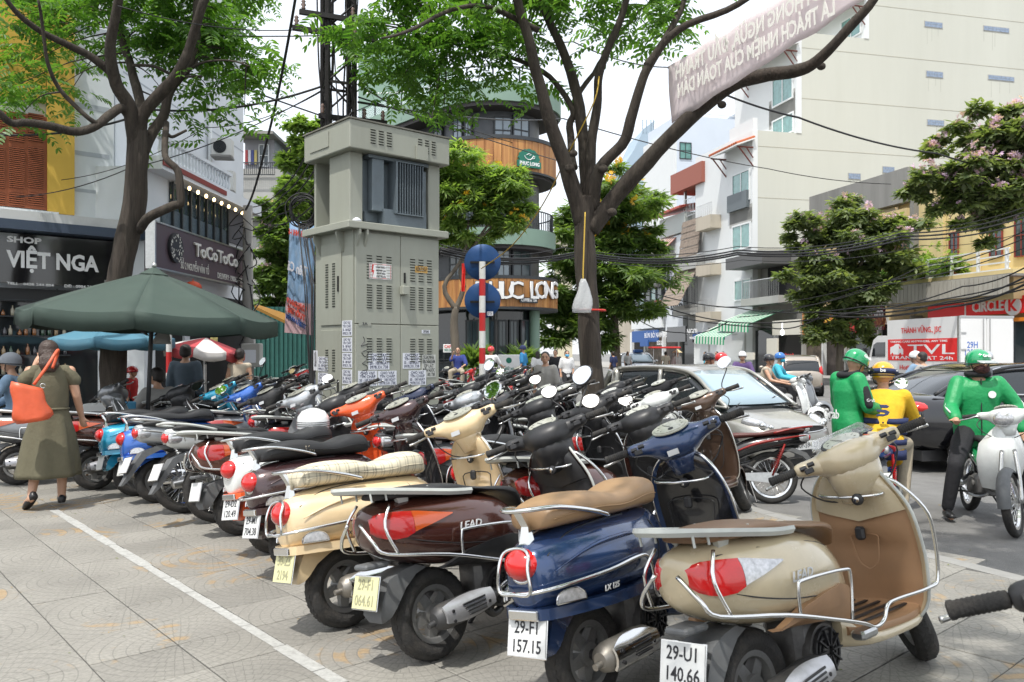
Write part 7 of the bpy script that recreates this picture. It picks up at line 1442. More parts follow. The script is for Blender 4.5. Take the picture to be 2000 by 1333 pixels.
banner('banner', 'long pale pink cloth banner seen from behind over the right tree branch', ((1306, 130, 11.4), (1700, -105, 8.6), (1720, -20, 8.6), (1312, 243, 11.4)), 0, pinkc, (('NG PHÒNG NGỪA, ĐẤU TRANH', .46, .30, .80, .25, pinkt), ('LÀ TRÁCH NHIỆM CỦA TOÀN DÂN', .46, .68, .80, .25, pinkt)))
bpb = mat('blue_poster', (.22, .36, .55), .6, var=.5, scale=3.5, dirt=.5, dirtcol=(.6, .65, .7)); rl_ = mat('poster_red', (.65, .08, .05), .6); wl_ = mat('poster_white', (.7, .7, .75), .6)
bn = banner('banner', 'tall blue and pink street banner with mirrored lettering left of the kiosk', ((566, 432, 19), (616, 440, 17), (612, 655, 17), (557, 650, 19)), 0, bpb, (('THIẾU NHI 1-6', .5, .10, .8, .05, rl_), ('Tiên Cá', .5, .42, .8, .09, wl_), ('12/6/2019', .5, .74, .8, .05, rl_), ('TUỔI TRẺ', .5, .82, .7, .05, rl_), ('THIẾU NHÂM', .5, .89, .8, .04, bluep)))
q = [at(557, 650, 18.95), at(612, 655, 16.95)];
mb = MB()
for (sa, sb) in ((.72, 1.0),): A_ = [at(566, 432, 18.95).lerp(at(557, 650, 18.95), sa), at(616, 440, 16.95).lerp(at(612, 655, 16.95), sa)]; mb.loft([[A_[0], A_[1]], [at(557, 650, 18.95), at(612, 655, 16.95)]], closed=False)
pbn = mb.build('pink_panel', mat('banner_pink', (.62, .42, .45), .7), bn); pbn.location = (-.0, -.06, 0)
def wire(name, label, P, r=.012, sag=.4, group=None, twist=0):
 pts = []
 for i in range(len(P)-1):
  a, b = P[i], P[i+1]
  for k in range(12): t = k/12; pts.append(a.lerp(b, t)-Vector((0, 0, 4*sag*t*(1-t))))
 pts.append(P[-1]); mb = MB(); mb.tube(pts, r, 5); return tag(mb.build(name, cable, sm=True), label, 'cable', group)
gw = 'overhead wires across the street'
W0 = at(668, 420, 12.7)
wires = [((at(-30, 20, 14), at(630, 70, 12.8)), .010), ((at(230, 12, 11), at(625, 55, 12.8)), .008), ((at(-20, 262, 13), at(300, 215, 13), at(640, 165, 12.8)), .018), ((at(-20, 385, 15), at(250, 330, 14), at(640, 170, 12.8)), .009), ((at(120, 352, 15), at(400, 250, 14), at(640, 172, 12.8)), .007),
         ((at(580, -20, 11.6), at(520, 280, 14), at(480, 410, 17)), .022), ((at(470, 170, 18), at(900, 300, 30)), .02), ((at(700, 165, 12.9), at(860, 232, 25), at(1100, 300, 44)), .016), ((at(700, 190, 12.9), at(1240, 350, 45)), .013),
         ((at(705, 40, 12.9), at(1120, 82, 20), at(1305, 132, 22)), .016), ((at(1305, 132, 22), at(1560, 230, 24), at(1830, 300, 28), at(2040, 340, 30)), .03), ((at(700, 200, 12.9), at(1100, 232, 26), at(1500, 330, 40), at(1740, 360, 42)), .02),
         ((at(860, 487, 22), at(1130, 496, 24), at(1440, 494, 26), at(1760, 462, 28), at(2040, 410, 29)), .032), ((at(860, 484, 22), at(1130, 492, 24), at(1440, 489, 26), at(1760, 456, 28), at(2040, 400, 29)), .026), ((at(860, 493, 22.1), at(1130, 500, 24), at(1440, 498, 26), at(1760, 468, 28), at(2040, 422, 29)), .03), ((at(860, 478, 22), at(1100, 484, 24), at(1440, 482, 26), at(1760, 450, 28), at(2040, 390, 29)), .014), ((at(860, 497, 22), at(1100, 503, 24), at(1450, 508, 28), at(1800, 480, 30), at(2040, 440, 30)), .012),
         ((at(1240, 560, 50), at(1440, 602, 42), at(1680, 600, 36), at(2040, 540, 32)), .03), ((at(1236, 575, 50), at(1430, 630, 42), at(1700, 604, 36), at(2040, 555, 32)), .035), ((at(1240, 620, 50), at(1330, 650, 46), at(1420, 630, 42)), .03), ((at(1400, 600, 44), at(1680, 560, 36), at(2040, 450, 30)), .022), ((at(1440, 620, 42), at(1700, 560, 36), at(2040, 470, 30)), .022), ((at(1560, 600, 38), at(1800, 520, 34), at(2040, 430, 30)), .02), ((at(1600, 610, 38), at(1850, 590, 34), at(2040, 520, 31)), .04), ((at(1600, 615, 38), at(1850, 600, 34), at(2040, 535, 31)), .05), ((at(1640, 612, 38), at(1880, 560, 34), at(2040, 500, 31)), .03), ((at(1250, 600, 50), at(1500, 640, 40), at(1600, 620, 38)), .03)]
for k, (P, r) in enumerate(wires):
 d_ = ['thin dark overhead wire', 'black overhead wire', 'thick black overhead cable'][0 if r < .012 else 1 if r < .025 else 2]; z_ = 'left of the kiosk among the tree limbs' if P[0].x < -2.4 and P[-1].x < -1 else 'high between kiosk and cream building' if k in (6, 7, 8, 9, 10, 11) else 'in the level bundle crossing behind the forked trunk' if 12 <= k <= 16 else 'in the tangle above the far shop signs'
 wire('overhead_cable', d_+' '+z_, P, r, .15 if k < 12 else .25, gw+(' left' if P[-1].x < -1 else ' right'))
for k in range(7): x = 590+rnd.uniform(-8, 16); wire('dropping_cable', 'black cable dropping from the coil beside the kiosk', (at(x, 440, 11.9), at(x+10+k*3, 560, 11.5), at(606+k*.8, 760, 11.2)), .009, .05, 'cables dropping from the coil')
for k in range(5): wire('dropping_cable', 'dark cable slanting from lattice tower to the TOCOTOCO pole', (at(622, 250+k*35, 12.4), at(560-k*6, 360+k*20, 15), at(492, 405+k*14, 20)), .012, .1, 'cables slanting to the street pole')
# ---------------------------------------------------------------- street pole with meter box by the TOCOTOCO house
c = at(484, 0, 19.5); po = empty('utility_pole', (c.x, c.y, 0), 0, 'dark utility pole with bunched wires and grey meter box at the TOCOTOCO corner', 'utility pole'); mb = MB(); mb.lathe([(.15, 0), (.11, 4.9)], 12); mb.build('shaft', concrete, po, sm=True); mb = MB(); mb.bbox(-.05, .40, -.35, -.12, 1.1, 1.65, Matrix.Identity(4), .02); mb.build('meter_box', greyr, po); mb = MB(); mb.box(.0, .30, -.36, -.352, 1.2, 1.5); mb.build('paper_notice', paper, po)
mb = MB()
for k in range(16): mb.curve([(rnd.uniform(-.15, .15), rnd.uniform(-.2, 0), 1.6+k*.2), (rnd.uniform(-.4, .4), rnd.uniform(-.3, 0), 2.3+k*.14), (rnd.uniform(-.2, .2), rnd.uniform(-.2, 0), 3.0+k*.12)], .014, 5, 4)
tag(mb.build('bunched_wires', cable, po), kind='stuff')
# ---------------------------------------------------------------- cars
def car_wheels(root, xs, hw, r):
 for x in xs:
  for s in (-1, 1):
   mb = MB(); mb.lathe([(r*1.18, -.0), (r*1.18, .03)], 28, Matrix.Translation((x, s*(hw+.004) if s > 0 else s*(hw+.034), r)), 'Y'); mb.build('wheel_arch', blackp, root)
   T = Matrix.Translation((x, s*(hw-.06), r)); mb = MB(); mb.lathe([(r*.62, -.11), (r*.9, -.11), (r, -.07), (r, .07), (r*.9, .11), (r*.62, .11)], 28, T, 'Y', closed=True); t = mb.build('wheel', rubber, root, auto=R(40))
   mb = MB(); mb.lathe([(.03, .02*s), (r*.3, .05*s), (r*.6, .04*s), (r*.64, .10*s), (r*.60, .10*s), (r*.55, -.05*s), (.03, -.05*s)], 24, T, 'Y')
   for k in range(7): mb.box(r*.12, r*.62, .03*s if s > 0 else -.10, .10 if s > 0 else -.03, -.02, .02, M=T @ Matrix.Rotation(2*math.pi*k/7, 4, 'Y'))
   mb.build('rim', steel, t, auto=R(40))
def gring(x, hb, ht, z0, z1, n=6):
 """greenhouse section with leaning sides and a rounded top"""
 out = []
 for k in range(5): t = k/4; out.append((x, hb+(ht-hb)*t**1.3, z0+(z1-.06-z0)*t))
 for k in range(1, n): a = math.pi*k/n; out.append((x, ht*math.cos(a)*(1 if abs(math.cos(a)) > .9 else 1), z1-.06+.06*math.sin(a)**.5))
 for k in range(5): t = 1-k/4; out.append((x, -(hb+(ht-hb)*t**1.3), z0+(z1-.06-z0)*t))
 return out
def car(label, loc, head, m, body, green, roof, pill, L0, L1, hw, wr, wx, cat='car', name='parked_car', front=True, s=1, gl=None, group=None):
 root = empty(name, loc, R(90-head), label, cat, group); root.scale = (s, s, s)
 mb = MB(); mb.loft(station(body, 28, 4.2, 3)); b = mb.build('body', m, root, auto=R(45))
 T_ = smooth([Vector((g[0], g[1], g[2])) for g in green], 3); Z_ = smooth([Vector((g[3], g[4], 0)) for g in green], 3)
 mb = MB(); mb.loft([gring(t.x, t.y, t.z, z.x, z.y) for t, z in zip(T_, Z_)]); gg = mb.build('window_glass', gl or glassd, root, auto=R(50))
 rr = [(t, z) for t, z in zip(T_, Z_) if roof[0] <= t.x <= roof[1]]; mb = MB(); mb.loft([[(t.x, y*(t.z+.012), z.y-.058+.064*math.sqrt(max(0, 1-abs(y)**6))) for y in [k/8 for k in range(-8, 9)]]+[(t.x, y*(t.z-.0), z.y-.11) for y in (1, -1)] for t, z in rr]); mb.build('roof', m, root, auto=R(60))
 for s_ in (-1, 1):
  for P, r in pill: mb = MB(); mb.curve([(p[0], p[1]*s_, p[2]) for p in P], r, 6, 4); mb.build('pillar', m, gg, sm=True)
  mb = MB(); xs_ = [-.15, .75, -.95]
  for x in xs_: mb.box(x-.004, x+.004, s_*(hw+.001)-.006, s_*(hw+.001)+.006, .30, .90)
  mb.build('door_seam', blackp, b); mb = MB(); mb.tube([(-.05, s_*(hw+.012), .80), (.10, s_*(hw+.02), .80)], .014, 6); mb.tube([(-.85, s_*(hw+.012), .82), (-.70, s_*(hw+.02), .82)], .014, 6); mb.build('door_handle', m, b)
  mb = MB(); mb.ell((.80, s_*(hw+.10), 1.0), (.07, .10, .065), 12, 8); mb.build('wing_mirror', m, root, sm=True)
 mb = MB(); mb.box(L0+.25, L1-.25, -hw*.8, hw*.8, .16, .3); mb.build('underbody', blackp, root); car_wheels(root, wx, hw, wr); return root
HB = [(-1.78, .58, .34, .78), (-1.70, .72, .28, .94), (-1.35, .78, .22, .99), (-.5, .80, .20, .97), (.35, .80, .20, .95), (.85, .79, .22, .93), (1.25, .77, .24, .86), (1.58, .71, .25, .76), (1.76, .56, .28, .66), (1.80, .45, .32, .58)]
HG = [(-1.72, .62, .58, .90, .99), (-1.60, .67, .60, .90, 1.22), (-1.42, .71, .61, .90, 1.40), (-1.0, .74, .62, .9, 1.46), (-.3, .75, .63, .9, 1.48), (.2, .75, .62, .9, 1.44), (.50, .74, .60, .9, 1.31), (.85, .72, .60, .88, 1.08), (1.12, .68, .58, .85, .93)]
HP = [([(1.10, .69, .92), (.75, .67, 1.14), (.45, .625, 1.33), (.15, .63, 1.42), (-.5, .64, 1.45), (-1.2, .63, 1.42)], .030), ([(-.18, .755, .92), (-.22, .66, 1.42)], .035), ([(-1.2, .74, .95), (-1.25, .62, 1.41)], .07), ([(-1.62, .66, .95), (-1.40, .60, 1.37)], .07), ([(1.12, .70, .93), (.5, .765, .955), (-.5, .775, .965), (-1.3, .75, .975)], .018)]
kia = paint('warm_grey_metallic', (.40, .39, .355), .28, .55, dirt=.15); kia2 = paint('champagne_metallic', (.40, .35, .29), .3, .5)
wsg = mat('windscreen_glass', (.30, .40, .46), .05, .0, coat=1)
def hatch(label, loc, head, m, s=1, gl=None, group=None):
 c = car(label, loc, head, m, HB, HG, (-1.56, .33), HP, -1.8, 1.8, .79, .285, (-1.16, 1.17), s=s, gl=gl, group=group)
 for s_ in (-1, 1):
  mb = MB(); mb.loft(station([(-.16, .015, -.03, .05), (-.06, .07, -.055, .075), (.08, .09, -.06, .07), (.2, .06, -.05, .03), (.26, .02, -.03, .0)], 14, 2.4), M=Matrix.Translation((1.47, s_*.615, .735)) @ Matrix.Rotation(s_*R(-38), 4, 'Z') @ Matrix.Rotation(R(12), 4, 'Y')); hl = mb.build('headlight', clearlens, c, sm=True)
  mb = MB(); mb.ell((1.62, s_*.62, .725), (.05, .05, .045), 10, 8); mb.ell((1.67, s_*.52, .70), (.04, .04, .035), 10, 8); mb.build('lamp', chrome, hl, sm=True)
  mb = MB(); mb.loft([[(-1.66, s_*.60, .78), (-1.60, s_*.775, .78), (-1.70, s_*.74, .80)], [(-1.68, s_*.62, 1.06), (-1.56, s_*.72, 1.10), (-1.66, s_*.69, 1.08)]]); mb.ell((-1.67, s_*.655, .90), (.07, .075, .16), 12, 8); mb.build('tail_light', redlens, c, sm=True)
  mb = MB(); mb.lathe([(.075, 0), (.075, .03), (.05, .035), (.01, .035)], 16, Matrix.Translation((-1.72, s_*.60, .47)) @ Matrix.Rotation(R(-90), 4, 'Y')); mb.build('reflector', redlens, c)
 mb = MB(); mb.loft([[(1.77+.035*(1-abs(y)**2), y*.42, z) for y in [k/6 for k in range(-6, 7)]]+[(1.74, y*.40, z) for y in [k/6 for k in range(6, -7, -1)]] for z in (.63, .70)]); mb.build('grille', blackp, c); mb = MB(); mb.tube([(1.795+.035*(1-abs(y)**2), y*.44, .668+.045*math.sin(a)) for a, y in [(2*math.pi*k/28, math.cos(2*math.pi*k/28)) for k in range(28)]], .010, 5, closed=True); mb.ell((1.835, 0, .672), (.01, .06, .03), 14, 8); mb.build('grille_trim', chrome, c, sm=True)
 mb = MB(); mb.loft([[(1.76+.05*(1-abs(y)**2), y*.50, z) for y in [k/6 for k in range(-6, 7)]]+[(1.70, y*.48, z) for y in [k/6 for k in range(6, -7, -1)]] for z in (.30, .47)]); mb.build('lower_intake', blackp, c); mb = MB(); mb.bbox(1.815, 1.83, -.24, .24, .40, .51, Matrix.Identity(4), .003); fp = mb.build('number_plate', plate_w, c); text('30F-594.23', .095, frame((1.832, 0, .455), (0, 1, 0)), ink, 'lettering', fp, .001, fit=.42)
 mb = MB(); mb.box(-1.795, -1.78, -.17, .17, .54, .68); mb.build('rear_plate', plate_w, c); mb = MB(); mb.bbox(-1.80, -1.60, -.62, .62, .26, .36, Matrix.Identity(4), .03); mb.build('rear_skirt', blackp, c)
 mb = MB(); mb.tube([(1.08, -.50, .945), (.93, -.1, 1.055), (.90, .05, 1.075)], .010, 5); mb.tube([(1.08, .05, .955), (.94, .45, 1.04)], .010, 5); mb.build('wiper', blackp, c)
 mb = MB(); rows = [(1.115, .66, .945), (.86, .61, 1.095), (.52, .57, 1.318), (.36, .55, 1.395)]; mb.loft([[(x+.06*(1-(y)**2)*0-.10*y*y, y*w, z+.016) for y in [k/6 for k in range(-6, 7)]] for x, w, z in rows], closed=False); q = mb.build('windscreen', wsg, c, sm=True); q.modifiers.new('t', 'SOLIDIFY').thickness = .004
 return c
a_ = R(33); p1 = Vector((3.1, 10, 0)); hd_ = Vector((math.sin(a_), -math.cos(a_), 0)); ctr = p1-hd_*1.65+Vector((hd_.y, -hd_.x, 0)).normalized()*0+Vector((math.cos(a_), math.sin(a_), 0))*.62
hatch('warm grey small hatchback parked nose towards the camera behind the scooters', (ctr.x, ctr.y, -.14), 180-33, kia, .95)
c = gr(1573, 775, -.14); hatch('champagne small hatchback seen from behind on the square', (c.x, c.y+1.6, -.14), 5, kia2, 1.0)
c = gr(1232, 735, -.14); tx = hatch('silver taxi with blue and red side stripe near the cafe corner', (c.x, c.y-3, -.14), 170, silverp, 1.05)
mb = MB(); mb.bbox(-.2, .2, -.25, .25, 1.48, 1.66, Matrix.Identity(4), .03); mb.build('roof_light', blue, tx);
for s_ in (-1, 1): mb = MB(); mb.box(-1.3, .9, s_*.803-.003, s_*.803+.003, .42, .56); mb.build('side_stripe', blue, tx); mb = MB(); mb.box(-1.0, 1.1, s_*.803-.003, s_*.803+.003, .34, .41); mb.build('side_stripe', redk, tx)
c = gr(530, 752, 0); hatch('white hatchback parked at the hoarding left of the kiosk', (c.x, c.y+1, 0), 20, white, 1.1)
SB = [(-2.35, .55, .42, .86), (-2.25, .80, .32, 1.0), (-1.9, .88, .24, 1.04), (-1.0, .92, .20, 1.02), (0, .925, .20, .98), (.9, .92, .20, .96), (1.6, .89, .22, .88), (2.1, .80, .24, .76), (2.38, .60, .28, .66), (2.42, .5, .34, .58)]
SG = [(-1.95, .72, .62, .95, 1.03), (-1.55, .78, .64, .95, 1.22), (-1.1, .82, .66, .95, 1.37), (-.5, .84, .67, .93, 1.43), (.2, .84, .67, .92, 1.42), (.6, .83, .65, .9, 1.33), (1.0, .80, .64, .88, 1.14), (1.4, .76, .62, .86, .97)]
SPl = [([(1.38, .76, .96), (.95, .72, 1.16), (.55, .68, 1.33), (0, .70, 1.40), (-.8, .69, 1.39), (-1.5, .66, 1.22), (-1.95, .72, 1.03)], .026), ([(-.25, .865, .97), (-.28, .70, 1.40)], .035), ([(-1.25, .84, 1.0), (-1.10, .69, 1.36)], .03)]
sblk = mat('black_car_paint', (.008, .008, .010), .08, coat=1)
sd = car('glossy black luxury sedan stopped behind the green jacketed riders', (7.35, 11.9, -.14), 80, sblk, SB, SG, (-1.3, .45), SPl, -2.4, 2.4, .92, .335, (-1.5, 1.5), s=1)
for s_ in (-1, 1):
 mb = MB(); mb.curve([(1.35, s_*.80, .985), (.3, s_*.872, 1.0), (-.9, s_*.865, 1.03), (-1.75, s_*.80, 1.05)], .012, 6, 4); mb.curve([(1.0, s_*.72, 1.16), (.5, s_*.69, 1.36), (-.2, s_*.705, 1.415), (-1.0, s_*.69, 1.37), (-1.75, s_*.70, 1.10)], .010, 6, 4); mb.tube([(1.2, s_*.93, .34), (-1.2, s_*.93, .34)], .012, 6); mb.build('chrome_trim', chrome, sd, sm=True)
 mb = MB(); mb.ell((-2.18, s_*.66, .86), (.16, .18, .09), 14, 8); mb.build('tail_light', redlens, sd, sm=True)
# ---------------------------------------------------------------- box truck
tr = empty('box_truck', (0, 0, 0), 0, 'white box truck with red TVL transport panel on its side', 'truck')
TD = 34.; Q0 = at(1733, 0, TD); Q1 = at(1873, 0, 29.5); Sd = Wall((Q0.x, Q0.y), (Q1-Q0).to_2d()); ln = (Vector((Q1.x, Q1.y, 0))-Vector((Q0.x, Q0.y, 0))).length
trb = mat('truck_white', (.74, .74, .73), .35, dirt=.12, scale=1, dirtcol=(.4, .4, .38)); zt1 = Sd.sz(1735, 620)[1]; zb1 = .75
wpart('cargo_box', trb, tr, Sd, 0, ln, zb1, zt1, -2.1, 0); Rr = Wall(Sd.P(ln, 0, 0), -Sd.n*1)
a, z = Sd.sz(1736, 660); c, w = Sd.sz(1869, 693)
pn = wpart('red_panel', redk, tr, Sd, .06, ln-.08, Sd.sz(1800, 698)[1], Sd.sz(1800, 655)[1], .004, .012)
St = Wall(Sd.o+Sd.n*.014, Sd.d); Hn = zt1-zb1; zp0, zp1 = Sd.sz(1800, 698)[1], Sd.sz(1800, 655)[1]; hp = zp1-zp0
def tt(t, x0, x1, zc_, hs, m, par=pn, sh_=0): return text(t, hs, frame(St.P(ln*(x0+x1)/2, zc_, .0), St.d), m, 'lettering', par, .003, fit=ln*(x1-x0), shear=sh_, bold=.002)
tt('TVL', .32, .95, zp0+hp*.50, hp*.62, letw, pn); tt('TRANSPORT 24h', .06, .93, zp0+hp*.13, hp*.22, letw); tt('TAKING CARE ANYWHERE, ANY TIME', .05, .86, zp0+hp*.88, hp*.13, letw); tt('THÀNH VỮNG., JSC', .22, .78, zp1+(zt1-zp1)*.42, .30, redk, tr); tt('Hotline: 0985 66 39', .2, .78, zp0-.28, .26, redk, tr)
mb = MB(); mb.prism([(.25, zp0+hp*.28), (.25, zp0+hp*.62), (.5, zp0+hp*.70), (.62, zp0+hp*.78), (.85, zp0+hp*.78), (1.05, zp0+hp*.6), (1.15, zp0+hp*.5), (1.15, zp0+hp*.28)], -.02, -.014, M=Sd.T()); mb.build('truck_emblem', letw, pn)
mb = MB(); mb.prism([(.88, zp0+hp*.56), (.86, zp0+hp*.72), (1.0, zp0+hp*.56)], -.024, -.021, M=Sd.T());
for x in (.4, .95): mb.prism([(x+.07*math.cos(q), zp0+hp*.28+.07*math.sin(q)) for q in [k*.52 for k in range(12)]], -.024, -.021, M=Sd.T())
mb.build('emblem_detail', redk, pn)
wpart('edge_trim', steel, tr, Sd, ln-.07, ln+.02, zb1, zt1, -.06, .02); rd = Rr
for k in range(2): wpart('rear_door', trb, tr, Rr, .04+k*1.02, 1.02+k*1.02, zb1+.08, zt1-.08, .001, .03)
for k in range(4): wpart('hinge', steel, tr, Rr, .06, .25, zb1+.3+k*.6, zb1+.35+k*.6, .031, .05)
for x in (.9, 1.15): wpart('lock_bar', steel, tr, Rr, x, x+.03, zb1+.1, zt1-.1, .031, .06)
text('29H\n128.52', .32, frame(Rr.P(.52, zb1+.95, .032), Rr.d), bluep, 'lettering', tr, .002, bold=.004, fit=.62)
wpart('rear_frame', steel, tr, Rr, 0, 2.1, zt1-.07, zt1+.01, -.02, .04); wpart('chassis', blackp, tr, Sd, -1.4, ln, .45, .74, -1.7, -.4)
cab = [(-.12, .5), (-.12, 2.25), (-.9, 2.28), (-1.25, 2.1), (-1.55, 1.45), (-1.62, .95), (-1.62, .5)]; mb = MB(); mb.prism(cab, .12, 1.98, M=Sd.T()); cb = mb.build('cab', trb, tr); mb = MB(); mb.prism([(-.35, 1.4), (-.35, 2.0), (-.95, 2.0), (-1.22, 1.9), (-1.36, 1.4)], .10, .118, M=Sd.T()); mb.prism([(-1.30, 2.06), (-1.56, 1.47), (-1.58, 1.47), (-1.32, 2.08)], .25, 1.85, M=Sd.T()); mb.build('cab_window', glassd, cb)
mb = MB(); mb.box(-1.1, -.2, .10, .118, .62, 1.3, M=Sd.T()); mb.build('cab_door', trb, cb); mb = MB(); mb.bbox(-1.66, -1.60, .2, .5, .7, .9, Sd.T(), .02); mb.build('headlight', clearlens, cb); mb = MB(); mb.box(-1.70, -1.5, .05, 2.05, .38, .55, M=Sd.T()); mb.build('bumper', trb, cb); mb = MB(); mb.box(-1.62, -1.52, -.15, -.02, 1.35, 1.75, M=Sd.T()); mb.tube([Sd.P(-1.45, 1.7, .0), Sd.P(-1.57, 1.6, .1)], .02, 5); mb.build('wing_mirror', blackp, cb)
for x in (-.75, ln-1.3):
 for y in (.10, 1.75): mb = MB(); mb.lathe([(.2, 0), (.34, .0), (.38, .05), (.38, .2), (.34, .25), (.2, .25)], 24, Sd.T() @ Matrix.Translation((x, y, .38)), 'Y'); wq = mb.build('wheel', rubber, tr, auto=R(40)); mb = MB(); mb.lathe([(.05, -.01), (.2, .05), (.21, .2), (.05, .2)], 16, Sd.T() @ Matrix.Translation((x, y, .38)), 'Y'); mb.build('rim', steel, wq, auto=R(40))
tr.location = (0, 0, -.14)
# ---------------------------------------------------------------- people
skin = mat('skin', (.50, .29, .19), .5, var=.06, scale=12); hairm = mat('black_hair', (.018, .013, .011), .45, bump=.4, bscale=120); hairb = mat('dark_brown_hair', (.045, .025, .017), .4, bump=.5, bscale=90); shoe = mat('black_shoe', (.015, .015, .016), .4)
lipm = mat('lip', (.42, .16, .12), .5); eyem = mat('eye_dark', (.02, .015, .012), .2)
def remesh(mb, vox, name, m, parent, smooth_it=6, mod=None):
 me = bpy.data.meshes.new('tmp'); me.from_pydata([tuple(p) for p in mb.v], [], mb.f); bm = bmesh.new(); bm.from_mesh(me); bmesh.ops.recalc_face_normals(bm, faces=bm.faces); bm.to_mesh(me); bm.free()
 o = bpy.data.objects.new('tmp', me); COL.objects.link(o); r = o.modifiers.new('r', 'REMESH'); r.mode = 'VOXEL'; r.voxel_size = vox; s_ = o.modifiers.new('s', 'SMOOTH'); s_.iterations = smooth_it; s_.factor = .5
 dg = bpy.context.evaluated_depsgraph_get(); nm = bpy.data.meshes.new_from_object(o.evaluated_get(dg)); bpy.data.objects.remove(o); nm.materials.clear(); nm.materials.append(m); nm.name = name
 nm.polygons.foreach_set('use_smooth', [True]*len(nm.polygons)); q = bpy.data.objects.new(name, nm); COL.objects.link(q); q.parent = parent; return q
def limbp(mb, pts, rs, n=10):
 for i in range(len(pts)-1):
  a, b = Vector(pts[i]), Vector(pts[i+1]); ra, rb = rs[i], rs[i+1]; mb.tube([a.lerp(b, t) for t in (0, .33, .66, 1)], [ra+(rb-ra)*t+(.06*ra*math.sin(t*math.pi)) for t in (0, .33, .66, 1)], n)
 for p, r in zip(pts, rs): mb.ell(p, (r, r, r), n, 6)
def oval(mb, rows, n=16):
 """rows (centre, half width, half depth) stacked up, widths along x"""
 mb.loft([[(c[0]+w*math.cos(2*math.pi*k/n), c[1]+d*math.sin(2*math.pi*k/n), c[2]) for k in range(n)] for c, w, d in rows])
def lerp3(a, b, t): return tuple(a[i]+(b[i]-a[i])*t for i in range(3))
DEF = dict(pel=(0, 0, .93), che=(0, .01, 1.24), nk=(0, .0, 1.42), hd=(0, .025, 1.55), sR=(.17, 0, 1.365), eR=(.225, -.03, 1.10), hR=(.23, .05, .86), sL=(-.17, 0, 1.365), eL=(-.225, -.03, 1.10), hL=(-.23, .05, .86), pR=(.09, 0, .90), kR=(.10, .02, .50), aR=(.10, -.02, .08), pL=(-.09, 0, .90), kL=(-.10, .02, .50), aL=(-.10, -.02, .08), tR=None, tL=None)
def seated(lean=.12, arms=True, seat=.78, hands=(.26, .52, .98), foot=.30, fy=.30):
 z = seat+.10; d = dict(pel=(0, 0, z), che=(0, lean*.6, z+.30), nk=(0, lean, z+.475), hd=(0, lean+.04, z+.61), sR=(.175, lean*.85, z+.42), sL=(-.175, lean*.85, z+.42), pR=(.09, 0, z-.02), pL=(-.09, 0, z-.02), kR=(.20, .38, z-.05), kL=(-.20, .38, z-.05), aR=(.16, fy, foot+.06), aL=(-.16, fy, foot+.06))
 if arms: hx, hy, hz_ = hands; d.update(eR=(.27, lean+.12, z+.18), hR=(hx, hy, hz_), eL=(-.27, lean+.12, z+.18), hL=(-hx, hy, hz_))
 return d
